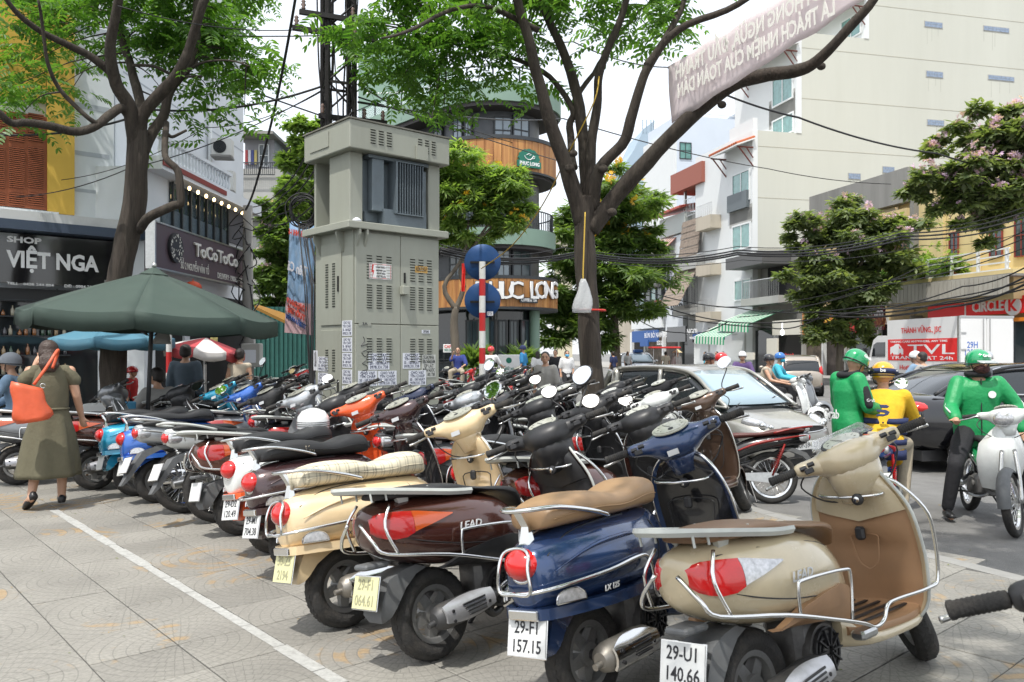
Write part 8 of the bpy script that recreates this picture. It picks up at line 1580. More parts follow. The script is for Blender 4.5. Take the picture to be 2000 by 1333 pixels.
def person(label, loc, rz, J=None, shirt=None, trou=None, sleeve=.5, near=False, hair=hairm, helmet=None, sc=1.0, dress=None, group=None, hairlong=False, mask=None, look=0, slim=1.0, short=False, shoes=shoe, nod=0, hood=None, jacket=.0):
 j = dict(DEF); j.update(J or {}); t = empty('person', loc, rz, label, 'person', group); t.scale = (sc, sc, sc); vx = .0125 if near else .022
 def P(k): return Vector(j[k])
 mb = MB(); pe, ch, nk = P('pel'), P('che'), P('nk'); ax = (P('sR')-P('sL')).normalized()
 def torso(mb, g, z0=-.10, top=True):
  rows = [(pe+Vector((0, 0, z0)), .135, .10), (pe+Vector((0, 0, .0)), .158, .112), (pe.lerp(ch, .4), .128, .098), (pe.lerp(ch, .75), .145, .105), (ch, .162, .112), (ch.lerp(nk, .55), .158, .10), (ch.lerp(nk, .88), .10, .07)]
  if top: rows.append((nk, .055, .055))
  up = (nk-pe).normalized(); n = 18; ra = ax; fw = up.cross(ra)*-1
  mb.loft([[c+ra*(w*slim+g)*math.cos(2*math.pi*k/n)+fw*(d+g)*math.sin(2*math.pi*k/n) for k in range(n)] for c, w, d in rows])
 torso(mb, 0); limbp(mb, [nk-Vector((0, 0, .04)), P('hd')-Vector((0, .015, .07))], [.052, .048])
 for s in 'RL':
  limbp(mb, [j['s'+s], j['e'+s], j['h'+s]], [.050, .039, .026]); limbp(mb, [j['p'+s], j['k'+s], j['a'+s]], [.082, .054, .036]); limbp(mb, [ch.lerp(nk, .55), j['s'+s]], [.06, .052])
  a = P('a'+s); f = Vector(j['t'+s]) if j['t'+s] else a+Vector((0, .15, -.045)); limbp(mb, [a-Vector((0, .02, .03)), f], [.036, .026])
  h = P('h'+s); d = (h-P('e'+s)).normalized(); sd = d.cross(Vector((0, 0, 1))); sd = sd.normalized() if sd.length > .1 else Vector((1, 0, 0)); nn = d.cross(sd)
  limbp(mb, [h, h+d*.045], [.026, .030]); limbp(mb, [h+d*.03, h+d*.085], [.030, .030])
  if near:
   for q in range(4): b0 = h+d*.085+sd*(-.024+.016*q); ln = (.055, .065, .06, .045)[q]; b1 = b0+d*ln*.55-nn*.012; mb.tube([b0-d*.02, b0, b1, b1+d*ln*.25-nn*.022], [.009, .0085, .008, .006], 6)
   b0 = h+d*.03+sd*.03; mb.tube([b0, b0+sd*.025+d*.02, b0+sd*.03+d*.05-nn*.01], [.011, .010, .007], 6)
 if near: remesh(mb, .0085, 'body', skin, t, 3)
 else: remesh(mb, vx, 'body', skin, t, 3)
 H = Matrix.Translation(P('hd')) @ Matrix.Rotation(look, 4, 'Z') @ Matrix.Rotation(-nod, 4, 'X'); mb = MB(); mb.ell((0, 0, .02), (.076, .093, .098), 20, 14); mb.ell((0, .022, -.045), (.056, .066, .062), 16, 10); mb.ell((0, .095, -.012), (.013, .018, .022), 10, 6); mb.tube([(0, .088, .02), (0, .102, -.012)], [.008, .012], 8)
 for s in (-1, 1): mb.ell((s*.077, -.002, -.008), (.010, .020, .030), 10, 6); mb.ell((s*.032, .068, .035), (.028, .02, .012), 10, 6)
 mb.ell((0, .082, -.058), (.026, .012, .012), 10, 6); mb.v = [H @ v for v in mb.v]; hd = remesh(mb, .0065 if near else .012, 'head', skin, t, 4 if near else 2)
 mb = MB()
 for s in (-1, 1): mb.ell((s*.031, .082, .012), (.013, .010, .006), 10, 6, M=H); mb.tube([H @ Vector((s*.014, .094, .034)), H @ Vector((s*.032, .092, .040)), H @ Vector((s*.050, .078, .034))], .004, 5)
 mb.build('eyes', eyem, hd, sm=True); mb = MB(); mb.ell((0, .094, -.050), (.024, .006, .006), 10, 6, M=H); mb.build('mouth', lipm, hd, sm=True)
 if hair and not (helmet and not hairlong):
  mb = MB(); mb.ell((0, -.018, .042), (.086, .096, .090), 18, 12, M=H)
  for s in (-1, 1): mb.ell((s*.066, -.03, .0), (.022, .05, .06), 10, 8, M=H)
  mb.ell((0, -.06, -.02), (.07, .05, .06), 12, 8, M=H)
  if hairlong:
   for q in range(7):
    x = (-3+q)*.018; mb.tube([H @ Vector((x, -.08, .02)), H @ Vector((x*1.1+.01*math.sin(q), -.10, -.10)), H @ Vector((x*.9, -.09+.01*math.cos(q*2), -.20)), H @ Vector((x*.6, -.08, -.27-.02*(q % 2)))], [.03, .028, .024, .008], 8)
  remesh(mb, .011 if near else .016, 'hair', hair, hd, 2)
 if mask: mb = MB(); mb.ell((0, .045, -.045), (.070, .075, .052), 16, 10, M=H); mb.build('face_mask', mask, hd, sm=True)
 if helmet:
  hm, brim, txt = helmet; mb = MB(); rows = []
  for i in range(9): a = R(90-i*13.5); rows.append([H @ Vector((.108*math.cos(a)*math.cos(b), -.012+.128*math.cos(a)*math.sin(b), .045+.105*math.sin(a)-(.02*(1-math.sin(b)) if i == 8 else 0))) for b in [2*math.pi*k/28 for k in range(28)]])
  mb.loft(list(reversed(rows))); hl = mb.build('helmet', hm, t, auto=R(50))
  mb = MB(); mb.tube([H @ Vector((.112*math.cos(b), -.012+.132*math.sin(b), .012-.008*(1-math.sin(b)))) for b in [2*math.pi*k/28 for k in range(28)]], .006, 5, closed=True); mb.build('helmet_rim', blackp, hl, sm=True)
  if brim: mb = MB(); mb.loft([[H @ Vector((.095*math.sin(b), .09+.05*math.cos(b)+e*.055, .035-e*.018+dz)) for b in [R(-78+13*k) for k in range(13)]] for e, dz in ((0, .004), (1, 0), (1, -.006), (0, -.004))], closed=False); mb.build('visor', brim, hl, sm=True)
  mb = MB()
  for s in (-1, 1): mb.tube([H @ Vector((s*.098, .01, .02)), H @ Vector((s*.075, .025, -.06)), H @ Vector((0, .045, -.105))], .006, 5)
  mb.build('chin_strap', blackp, hl)
  if txt:
   for s in txt[1]: text(txt[0], .042, H @ Matrix.Rotation(s, 4, 'Z') @ Matrix.Translation((0, -.140, .075)) @ Matrix.Rotation(R(72), 4, 'X'), txt[2], 'lettering', hl, .003, bold=.0012)
 if shirt:
  mb = MB(); g = .014+jacket*.02; torso(mb, g, -.16-jacket*.1, False)
  for s in 'RL':
   e = P('e'+s); h = P('h'+s); sh = P('s'+s)
   if sleeve > .5: end = e.lerp(h, (sleeve-.5)*2); limbp(mb, [sh, e, end], [.060+g*.7, .048+g*.7, .038+g*.6])
   elif sleeve > 0: end = sh.lerp(e, sleeve*2); limbp(mb, [sh, end], [.058+g, .054+g])
   limbp(mb, [ch.lerp(nk, .5), sh], [.068+g*.4, .058+g*.5])
  sh_ = remesh(mb, vx, 'jacket' if jacket else 'shirt', shirt, t, 2)
 if trou:
  mb = MB(); n = 16; mb.loft([[pe+Vector((w*slim*math.cos(2*math.pi*k/n), d*math.sin(2*math.pi*k/n), dz)) for k in range(n)] for w, d, dz in ((.12, .10, -.12), (.168, .125, -.06), (.17, .122, .02), (.145, .11, .10))])
  for s in 'RL':
   k_, a = P('k'+s), P('a'+s); hp_ = P('p'+s); end = k_.lerp(a, .92) if not short else hp_.lerp(k_, .8); limbp(mb, [hp_, k_, end] if not short else [hp_, end], [.098, .070, .056] if not short else [.1, .08])
  remesh(mb, vx, 'trousers', trou, t, 2)
 if shoes:
  for s in 'RL':
   a = P('a'+s); f = Vector(j['t'+s]) if j['t'+s] else a+Vector((0, .15, -.045)); d = (f-a); d.z = 0 if not j['t'+s] else d.z; d = d.normalized(); sd = Vector((-d.y, d.x, 0)); sd = sd.normalized() if sd.length > .1 else Vector((1, 0, 0)); up = sd.cross(d)*-1 if sd.cross(d).z < 0 else sd.cross(d); c0 = a-d*.06-up*.035; mb = MB()
   mb.loft([[c0+d*x+sd*w*math.cos(q)+up*(hh*max(math.sin(q), -.55)) for q in [2*math.pi*k/14 for k in range(14)]] for x, w, hh in ((0, .02, .03), (.02, .034, .05), (.10, .038, .05), (.17, .042, .038), (.23, .036, .028), (.255, .012, .014))]); mb.build('shoe', shoes, t, auto=R(60))
 return t, H
def cloth(name, c, rough=.85, **k): return mat(name, c, rough, var=.1, scale=14, bump=.25, bscale=35, **k)
olive = cloth('olive_linen', (.115, .105, .065)); orangel = mat('orange_leather', (.62, .10, .035), .42, var=.08, scale=12, bump=.15, bscale=30)
green = cloth('rider_green', (.01, .28, .085), .5); darkc = cloth('black_cloth', (.015, .015, .018)); yelc = cloth('yellow_knit', (.70, .42, .02)); khaki = cloth('khaki_cloth', (.42, .36, .27)); navyc = cloth('navy_cloth', (.02, .03, .09))
gh_ = mat('helmet_green', (.01, .30, .11), .15, coat=1); yh_ = mat('helmet_yellow', (.72, .36, .01), .15, coat=1); rh_ = mat('helmet_red', (.6, .02, .02), .15, coat=1); wh_ = mat('helmet_white', (.75, .76, .76), .15, coat=1); bh_ = mat('helmet_black', (.015, .015, .018), .12, coat=1); blh_ = mat('helmet_blue', (.03, .16, .5), .15, coat=1); smoke = mat('smoke_visor', (.35, .38, .38), .1, coat=1)
c = gr(84, 996); WP, WH = person('woman in a long olive dress walking away, hand raised to her ear', (c.x, c.y+.12, 0), R(28), dict(pel=(0, 0, .90), che=(0, .01, 1.17), nk=(0, .02, 1.345), hd=(-.015, .06, 1.455), sL=(-.165, 0, 1.29), eL=(-.27, .02, 1.05), hL=(-.13, .14, 1.34), sR=(.165, 0, 1.29), eR=(.22, -.02, 1.05), hR=(.265, .09, .84), pR=(.08, 0, .86), kR=(.10, .10, .50), aR=(.095, .02, .10), pL=(-.08, 0, .86), kL=(-.10, .0, .48), aL=(-.15, -.13, .15), tL=(-.20, -.02, .055)), None, None, near=True, hair=hairb, nod=.35, shoes=shoe, slim=.92, sc=.985)
mb = MB(); nseg = 40; rr = []
for z, w, d, fl in ((.30, .30, .27, 1), (.34, .295, .265, 1), (.50, .265, .235, .9), (.68, .235, .20, .6), (.82, .195, .16, .3), (.90, .178, .142, .1), (.93, .172, .138, .05), (.95, .172, .138, 0), (1.02, .176, .142, .1), (1.12, .180, .142, .05), (1.22, .188, .138, 0), (1.29, .175, .12, 0), (1.33, .12, .09, 0), (1.36, .07, .07, 0)):
 rr.append([((w*.89+.022*fl*math.sin(a*7+z*3)+.012*fl*math.sin(a*13+1))*math.cos(a)*1.0-.05*fl*(.9-z)*.9, (d*.9+.022*fl*math.sin(a*7+z*3))*math.sin(a)-.03*(fl*(.9-z)), z) for a in [2*math.pi*k/nseg for k in range(nseg)]])
mb.loft(rr); mb.build('dress', olive, WP, sm=True); mb = MB(); limbp(mb, [(-.12, 0, 1.28), (-.205, .005, 1.21)], [.075, .07]); limbp(mb, [(.12, 0, 1.28), (.195, -.005, 1.20)], [.075, .07]); remesh(mb, .014, 'cap_sleeves', olive, WP, 2)
mb = MB(); mb.tube([(.155*math.cos(a), .126*math.sin(a), .935) for a in [2*math.pi*k/30 for k in range(30)]], .012, 6, closed=True); mb.build('waistband', olive, WP, sm=True)
mb = MB();
for q in range(6): x = (-2.5+q)*.014; mb.tube([WH @ Vector((x*.5, -.105, -.03)), WH @ Vector((x*1.5, -.135, -.09)), WH @ Vector((x*1.9+.01, -.13, -.16)), WH @ Vector((x*1.2, -.11, -.225))], [.018, .026, .024, .008], 8)
remesh(mb, .011, 'ponytail', hairb, WP, 2)
BG = empty('handbag', (c.x+.13, c.y-.04, .10), R(28), 'soft orange leather shoulder bag carried by the woman in olive', 'handbag'); mb = MB(); rr = []
for i in range(9):
 t = i/8; z = .76+.33*t; w = .155*(1-.30*t**1.5)*(1 if t > .08 else .82)+.01*math.sin(9*t); rr.append([(w*math.cos(a)*(1+.05*math.sin(3*a+6*t)), (.095-.045*t)*math.sin(a)*(1+.1*math.sin(5*a)), z-.05*math.cos(a)*t) for a in [2*math.pi*k/24 for k in range(24)]])
mb.loft(rr, M=Matrix.Translation((-.06, -.17, -.02)) @ Matrix.Rotation(R(-8), 4, 'Y')); mb.build('bag_body', orangel, BG, sm=True); mb = MB(); mb.curve([(-.16, -.16, 1.06), (-.07, -.14, 1.20), (.02, -.04, 1.36), (.02, .08, 1.33), (-.02, .06, 1.2)], .014, 6, 5); mb.build('strap', orangel, BG, sm=True); mb = MB(); mb.tube([(.01+.03*math.cos(a)*.0-.10+.02*math.cos(a), -.20, 1.05+.02*math.sin(a)) for a in [k*.7 for k in range(9)]], .004, 5); mb.build('ring', chrome, BG, sm=True)
GP, GH = person('man in green jacket and green helmet standing, looking down at his phone', (3.27, 8.05, -.14), R(-78), dict(nk=(0, .03, 1.40), hd=(0, .09, 1.52), eR=(.25, .06, 1.10), hR=(.13, .30, 1.06), eL=(-.25, .06, 1.10), hL=(-.09, .30, 1.07)), green, darkc, sleeve=.96, near=True, helmet=(gh_, smoke, ('Grab', (math.pi*.5, -math.pi*.5), letw)), nod=.55, jacket=.7, slim=1.02, sc=.97)
def onback(par, body, size, x, y, z, m, rz=math.pi, sx=1): return text(body, size, Matrix.Translation((x, y, z)) @ Matrix.Rotation(rz, 4, 'Z') @ Matrix.Rotation(R(90), 4, 'X') @ Matrix.Translation((0, 0, 0)), m, 'lettering', par, .003, sx=sx, bold=.001)
mb = MB(); mb.box(-.035, .035, .0, .14, -.004, .004, M=Matrix.Translation((.0, .36, 1.11)) @ Matrix.Rotation(R(30), 4, 'X')); ph = mb.build('phone', blackp); ph.parent = None; ph.matrix_world = Matrix.Translation((3.27, 8.05, -.14)) @ Matrix.Rotation(R(-78), 4, 'Z'); tag(ph, 'black phone in the hands of the standing rider in green', 'phone')
mb = MB(); n = 24
for s in (-1, 1): limbp(mb, [(s*.235, .02, 1.28), (s*.285, .04, 1.12)], [.047, .042])
remesh(mb, .014, 'sleeve_panel', darkc, GP, 2); mb = MB(); mb.tube([(.095*math.cos(a), .01+.085*math.sin(a), 1.42+.012*math.sin(a)) for a in [2*math.pi*k/24 for k in range(24)]], .03, 8, closed=True); mb.build('collar', darkc, GP, sm=True)
mb = MB(); mb.loft([[(.19, y, z) for y, z in ((-.10, .85), (.10, .85), (.12, .78), (-.11, .78))], [(.185, y, z) for y, z in ((-.10, .85), (.10, .85), (.12, .78), (-.11, .78))]]);
text('Grab', .13, Matrix.Translation((0, -.185, 1.02)) @ Matrix.Rotation(R(90), 4, 'X'), letw, 'lettering', GP, .002, bold=.002); text('Grab', .045, Matrix.Translation((.312, .04, 1.17)) @ Matrix.Rotation(R(90), 4, 'Z') @ Matrix.Rotation(R(90), 4, 'X'), letw, 'lettering', GP, .002)
b_be = mk(UP, 3.42, 7.62, 24, wear(bluep, darkc, blackseat, bluep, rack=redk), 'blue motorbike under the rider in the yellow and navy striped jersey', cat='motorbike', lean=3, z=-.14, group='motorbikes on the road at right', mir=((-1, .16, 0, chrome, .12, 0),)); plate_text(b_be, '18-F1', '052.73')
BE, BH = person('rider in a yellow jersey with navy stripes and a yellow be helmet, seen from behind', (3.42+.10, 7.62+.22, -.14), R(-24), seated(.26, True, .64, (.30, .60, .92), .02, .12), yelc, khaki, sleeve=.97, near=True, helmet=(yh_, None, None), nod=.15, jacket=.4, slim=1.05)
BE.scale = (1.03, 1.03, 1.0)
zb_ = .64+.10
for z0, z1 in ((-.02, .03), (.075, .125), (.17, .22), (-.16, -.07)):
 mb = MB(); n = 32; rr = []
 for z in (z0, z1): q = max(z, 0)/.30; c_ = Vector((0, .26*.6*q, zb_+z)); rr.append([c_+Vector(((.150+.022*q+.034)*math.cos(a)*1.08, (.128-.0*q)*math.sin(a)*1.05, 0)) for a in [2*math.pi*k/n for k in range(n)]])
 mb.loft(rr); mb.build('navy_stripe', navyc, BE, sm=True)
mb = MB(); mb.tube([BH @ Vector((.113*math.cos(b), -.012+.133*math.sin(b), z)) for b in [2*math.pi*k/30 for k in range(30)] for z in (.04,)], .026, 8, closed=True); hb_ = mb.build('helmet_band', navyc, BE, sm=True)
for a in (0, .75, -.75): text('be' if a == 0 else '▪', .05 if a == 0 else .03, BH @ Matrix.Rotation(a, 4, 'Z') @ Matrix.Translation((0, -.176, .04)) @ Matrix.Rotation(R(90), 4, 'X'), letw, 'lettering', hb_, .003, bold=.001)
mb = MB(); TB = Matrix.Translation((0, -.02, zb_+.37)) @ Matrix.Rotation(R(-28), 4, 'X'); mb.prism([(-.03, .05), (.03, .05), (.05, .035), (.035, .02), (-.02, .02)], .12, .13, M=TB); mb.prism([(-.055, .0), (.02, .0), (.055, -.02), (.04, -.05), (-.0, -.065), (-.06, -.065), (-.045, -.045), (.01, -.045), (.02, -.03), (-.05, -.02)], .12, .13, M=TB)
mb.v = [Vector((v.x, v.y-.245, v.z)) for v in mb.v]; mb.build('back_emblem', navyc, BE)
UPR = make_underbone(-30)
b_gr = mk(UPR, 4.60, 8.32, 194, wear(mat('leg_green', (.02, .30, .10), .3, coat=1), darkc, blackseat, whitep, rack=steel), 'white and green motorbike pointing at the camera at the right edge', cat='motorbike', lean=4, z=-.14, group='motorbikes on the road at right')
gR = seated(.02, True, .76, (.30, .42, .96), .02, .25); gR.update(aR=(.36, .38, .09), kR=(.30, .42, .52), aL=(-.30, .20, .09), kL=(-.27, .36, .52), eL=(-.33, .02, 1.08), hL=(-.36, .12, .84))
G2, H2 = person('masked rider in green zip jacket and green helmet astride his motorbike', (4.60-.02, 8.32-.18, -.14), R(180-14), gR, green, darkc, sleeve=.97, near=True, helmet=(gh_, smoke, ('Grab', (0,), letw)), mask=mat('patterned_mask', (.06, .02, .02), .8, var=.9, scale=60), look=.35, jacket=.9, slim=1.18)
text('Grab', .042, H2 @ Matrix.Rotation(math.pi, 4, 'Z') @ Matrix.Translation((0, -.118, .085)) @ Matrix.Rotation(R(65), 4, 'X'), letw, 'lettering', G2, .003, bold=.001)
mb = MB(); mb.tube([(.0, .145+.02*math.sin(z*3)+.0, z) for z in (.80, .95, 1.1, 1.25, 1.33)], .006, 5); mb.build('zip', blackp, G2); mb = MB(); mb.tube([(.09*math.cos(a), .02+.085*math.sin(a), 1.375) for a in [2*math.pi*k/24 for k in range(24)]], .032, 8, closed=True); mb.build('neck_wrap', darkc, G2, sm=True)
for s, e_, h_ in ((1, (.27, .14, 1.04), (.30, .42, .96)), (-1, (-.33, .02, 1.08), (-.36, .12, .84))):
 mb = MB()
 for dx in (.008, .030): mb.tube([(s*.12, .0+dx, 1.345), (s*.23, .0+dx, 1.28), (e_[0]+s*.058, e_[1]+dx, e_[2]+.02), (h_[0]+s*.045, h_[1]+dx-.02, h_[2]+.06)], .006, 5)
 mb.build('sleeve_stripe', letw, G2)
mb = MB(); mb.lathe([(.035, 0), (.035, .005), (.004, .005)], 18, Matrix.Translation((-.09, .155, 1.18)) @ Matrix.Rotation(R(-90), 4, 'X')); mb.build('chest_badge', letw, G2)
b_rd = mk(US, 2.72, 8.66, -82, wear(blackpt, darkc, mat('worn_seat', (.10, .03, .025), .5), blackpt, rack=mat('dark_red_enamel', (.25, .015, .012), .35)), 'black and red motorbike with spoked wheels parked at the kerb before the hatchback', cat='motorbike', lean=-8, z=-.14, group='motorbikes on the road at right')
b_rd.scale = (.94, .94, .94); wordmark(b_rd, 'Sirius', .05, .0, .135, .70, letw, s=1)
mk(UP, .66, .96, 52, wear(blackpt, darkc, blackseat, blackp), 'dark motorbike whose rubber grip juts in blurred at the right edge', cat='motorbike', group='scooters parked in rows on the pavement')
plaidb = cloth('blue_grey_plaid', (.08, .11, .14)); beigec = cloth('beige_linen', (.48, .42, .33)); lightb = cloth('light_blue_denim', (.20, .30, .42)); greyc = cloth('grey_polo', (.34, .33, .31)); whitec = cloth('white_cotton', (.68, .68, .68)); bluec = cloth('blue_uniform', (.03, .20, .42)); royal = cloth('royal_blue', (.03, .05, .22)); cyan = cloth('cyan_cotton', (.06, .42, .55)); purpc = cloth('purple_shirt', (.10, .06, .17)); redc = cloth('red_cloth', (.5, .03, .03))
def pg(u, v, D, z0=0): c = at(u, v, D); return (c.x, c.y, z0)
person('young man with black hair sitting under the green parasol behind the scooters', pg(314, 0, 10.6), R(60), seated(.05, True, .42, (.1, .3, .75), .02, .4), greyc, darkc, sc=1.0, look=.3)
person('man in a blue grey checked shirt with his back turned beside the banded post', pg(362, 0, 11.6), R(5), None, plaidb, darkc, sleeve=.9, sc=.93)
person('woman with bobbed black hair in a sleeveless beige dress', pg(468, 0, 13.2), R(-10), None, beigec, beigec, sleeve=0, sc=.90, short=True, hairlong=False)
person('woman in light blue with a black and white peaked cap at the left edge', pg(34, 0, 10.2), R(100), seated(.05, True, .62, (.2, .35, .8), .02, .3), lightb, lightb, sleeve=.95, helmet=(mat('cap_grey', (.25, .27, .30), .7), mat('cap_brim', (.06, .06, .07), .6), None), sc=.98)
person('small child in a red helmet and striped red top behind the left trunk', pg(257, 0, 13.5), R(-90), None, redc, darkc, helmet=(rh_, None, None), sc=.72)
person('man in grey polo partly hidden by a round mirror near the sign pole', pg(1066, 0, 13.5), R(150), None, greyc, darkc, sc=.87, look=.4)
gc = 'people by the corner cafe'
person('man in royal blue shirt sitting on a motorbike before the cafe, pointing', pg(895, 0, 26.5, -.0), R(175), dict(seated(.02, True, .78, (.2, .3, 1.0), .1, .3), eR=(.2, .2, 1.2), hR=(.1, .4, 1.4)), royal, khaki, group=gc)
person('man in white checked shirt and red helmet sitting on a motorbike before the cafe', pg(956, 0, 25.5, -.0), R(-20), seated(.1), whitec, navyc, helmet=(rh_, None, None), sleeve=.4, group=gc)
person('guard in bright blue uniform and dark cap by the yellow stool', pg(1022, 0, 29, 0), R(70), dict(hR=(.25, .3, .8)), bluec, navyc, helmet=(navyc, navyc, None), group=gc)
person('woman in white shirt and black trousers with long black hair, back turned', pg(1050, 0, 31, -.14), R(10), None, whitec, darkc, hairlong=True, group=gc, sc=.97)
person('man in black tee shirt standing right of the woman in white', pg(1085, 0, 31, -.14), R(160), None, darkc, navyc, group=gc)
person('woman in white top, black skirt and blue face mask walking beside the trunk', pg(1107, 0, 27.5, -.14), R(-170), dict(aR=(.1, .2, .1), kR=(.1, .18, .5)), whitec, darkc, mask=mat('blue_mask', (.1, .45, .75), .7), group=gc, sc=.98)
for k, (u, D, c_, lb) in enumerate(((1300, 48, beigec, 'woman in a cream dress walking on the far pavement'), (1198, 40, navyc, 'man in dark blue behind the trunk'), (1378, 52, cyan, 'figure in blue beside the vendor cart'), (1400, 47, whitec, 'man in white shirt at the far shops'), (1412, 50, royal, 'man in blue at the far shops'), (1226, 50, whitec, 'person in white beyond the taxi'), (735, 38, darkc, 'person in black walking beyond the kiosk'), (1010, 40, redc, 'person in red walking beyond the cafe door'))): person(lb, pg(u, 0, D, -.14), R(40*k), dict(aR=(.1, .15, .1)) if k % 2 else None, c_, darkc, sleeve=.4, group='walkers in the distance', sc=.97)
VP_, VH_ = person('vendor in a conical straw hat beside a red topped cart', pg(1322, 0, 38, -.14), R(-160), None, greyc, darkc, sleeve=.9, sc=.98); mb = MB(); mb.lathe([(.25, 0), (.01, .17)], 20, VH_ @ Matrix.Translation((0, 0, .05))); mb.build('conical_hat', mat('straw', (.6, .48, .28), .8), VP_)
ct = empty('vendor_cart', pg(1300, 0, 37.5, -.14), 0, 'street vendor cart with a red canopy near the conical hat', 'cart'); mb = MB(); mb.bbox(-.6, .6, -.4, .4, .5, .9, Matrix.Identity(4), .03); mb.build('tray', redc, ct); mb = MB(); mb.bbox(-.7, .6, -.5, .5, 1.75, 1.83, Matrix.Identity(4), .03); mb.build('canopy', redc, ct)
for x in (-.55, .5): mb = MB(); mb.tube([(x, 0, .5), (x, 0, 1.8)], .02, 6); mb.build('post', steel, ct)
for x in (-.4, .4): mb = MB(); mb.lathe([(.2, -.03), (.25, 0), (.2, .03)], 16, Matrix.Translation((x, -.42, .25)), 'Y'); mb.build('wheel', rubber, ct)
gr_ = 'riders on the road'
def rider(u, D, rz, bikem, shirt, helmet, label, trou=darkc, proto=None, blabel='', **k):
 x, y, _ = pg(u, 0, D); b = mk(proto or LP, x-.2*math.sin(R(-rz)), y-.2*math.cos(R(rz)), -rz, wear(bikem, blackp, blackseat, bikem), blabel, lean=0, z=-.14, group='scooters being ridden on the road', cat='scooter', drop=('side_stand', 'guard_bar'))
 person(label, (x, y, -.14), R(rz), seated(.08, True, .76, (.28, .52, .98), .28, .42), shirt, trou, helmet=helmet, group=gr_, **k)
rider(1492, 17.5, -118, whitep, beigec, (bh_, bh_, None), 'woman in beige sleeveless top with black bow and black helmet on a white scooter', blabel='white scooter ridden by the woman in beige', sleeve=0, sc=.96)
rider(1514, 19.5, -118, greyp2, cyan, (blh_, None, None), 'rider in cyan with blue helmet and cyan face cloth', blabel='grey scooter ridden by the figure in cyan', mask=cyan, sleeve=.9, sc=.98)
rider(1450, 21.5, 165, blackpt, purpc, (wh_, None, None), 'rider in purple shirt and white helmet facing the camera', blabel='black scooter ridden by the man in purple', sleeve=.9)
rider(1398, 16.0, -100, redp, redc, (rh_, None, None), 'rider whose red helmet shows over the hatchback roof', blabel='red scooter hidden behind the hatchback', sc=.98)
rider(1374, 16.5, -100, blackpt, darkc, (bh_, None, None), 'rider whose black helmet shows over the hatchback roof', blabel='black scooter hidden behind the hatchback', sc=.98)
rider(1812, 16.2, 40, greyp2, greyc, None, 'bare headed young man behind the black sedan', blabel='grey scooter behind the black sedan'); rider(1798, 17.2, 40, blackpt, lightb, (wh_, None, None), 'rider with white helmet behind the bare headed man', blabel='black scooter beyond the black sedan'); rider(1938, 16.5, 60, whitep, greyc, (silverp, None, None), 'rider with silver helmet behind the masked man in green', blabel='white scooter beyond the black sedan')
# ---------------------------------------------------------------- the crowd of scooters behind the first row
hv, nv = Vector((.743, .669, 0)), Vector((-.669, .743, 0))
darkred = paint('dark_red_paint', (.22, .012, .012)); dkblue = paint('midnight_blue_paint', (.012, .02, .06), .2, .3); bronze = paint('bronze_brown_paint', (.10, .06, .04), .3, .4)
def more(proto, s, t, hd_, w, label, **k): p = nv*s+hv*t; return mk(proto, p.x, p.y, hd_, w, label, **k)
W_ = lambda b, h=None, i=None, r=None: wear(b, i or blackp, blackseat, h or b, rack=r or offwhite_rack)
a_ = more(LP, 3.50, 3.62, 48, W_(brown, blackp), 'maroon scooter wedged between the cream and navy ones, its plate showing 052', mir=((1, .24, 0, None, .08, 0),)); plate_text(a_, '29-S6', '052.91')
more(VP, 4.28, 5.35, 52, W_(bronze, bronze, bronze), 'brown scooter with brown leg shield nearest the hatchback', mir=((-1, .25, 0, chrome, .09, 0),))
more(LP, 4.85, 5.45, 50, W_(whitep, whitep), 'white scooter with clear dial cover before the hatchback', mir=((1, .1, 0, chrome, .06, 0),))
rows = [(VP, 4.35, 3.95, blackpt, blackp, 'black scooter right behind the cream one'), (LP, 4.95, 4.05, greyp2, blackp, 'grey scooter with black handlebar behind the plum one'), (UP, 5.55, 4.0, blackpt, blackpt, 'black motorbike behind the orange headset'), (LP, 6.15, 4.1, silverp, silverp, 'silver scooter behind the copper brown one'), (VP, 6.75, 4.0, dkblue, dkblue, 'midnight blue scooter in the second row'),
 (LP, 7.35, 4.05, blackpt, blackp, 'black long bodied scooter in the second row'), (UP, 7.95, 4.1, redp, blackp, 'red motorbike in the second row near the kiosk foot'), (LP, 8.55, 3.9, silverp, silverp, 'silver scooter at the kiosk foot'), (VP, 9.9, 3.9, blackpt, blackp, 'black scooter left of the kiosk foot'), (LP, 10.6, 4.0, greyp2, greyp2, 'grey scooter behind the bright blue one'), (UP, 11.3, 4.1, darkred, blackp, 'dark red motorbike beyond the turquoise scooter'),
 (LP, 5.45, 5.6, blackpt, blackp, 'black scooter in the third row by the kerb'), (UP, 6.05, 5.65, blackpt, blackpt, 'black motorbike in the third row beside the trunk'), (LP, 6.65, 5.7, darkred, blackp, 'dark red scooter in the third row'), (VP, 7.3, 5.7, blackpt, blackp, 'black rounded scooter in the third row'), (LP, 7.95, 5.65, greyp2, blackp, 'grey scooter in the third row by the kiosk corner'),
 (UP, 6.3, 7.3, blackpt, darkc, 'black motorbike in the fourth row'), (LP, 6.95, 7.4, blackpt, blackp, 'black scooter with red trim in the fourth row'), (UP, 9.2, 7.8, redp, blackp, 'red motorbike between kiosk and sign pole'), (LP, 9.9, 8.0, blackpt, blackp, 'black scooter between kiosk and sign pole'), (LP, 10.6, 8.2, silverp, blackp, 'silver scooter right behind the kiosk')]
for k, (pr, s, t, b, h, lb) in enumerate(rows):
 m_ = ((rnd.choice((-1, 1)), .24, 0, None, .09, 0),) if k % 3 == 0 else ()
 more(pr, s+rnd.uniform(-.05, .05), t+rnd.uniform(-.12, .12), 50+rnd.uniform(-7, 5), W_(b, h), lb, mir=m_, drop=('guard_bar', 'light_guard') if k % 2 else ())
gq = 'motorbikes parked left of the kiosk'
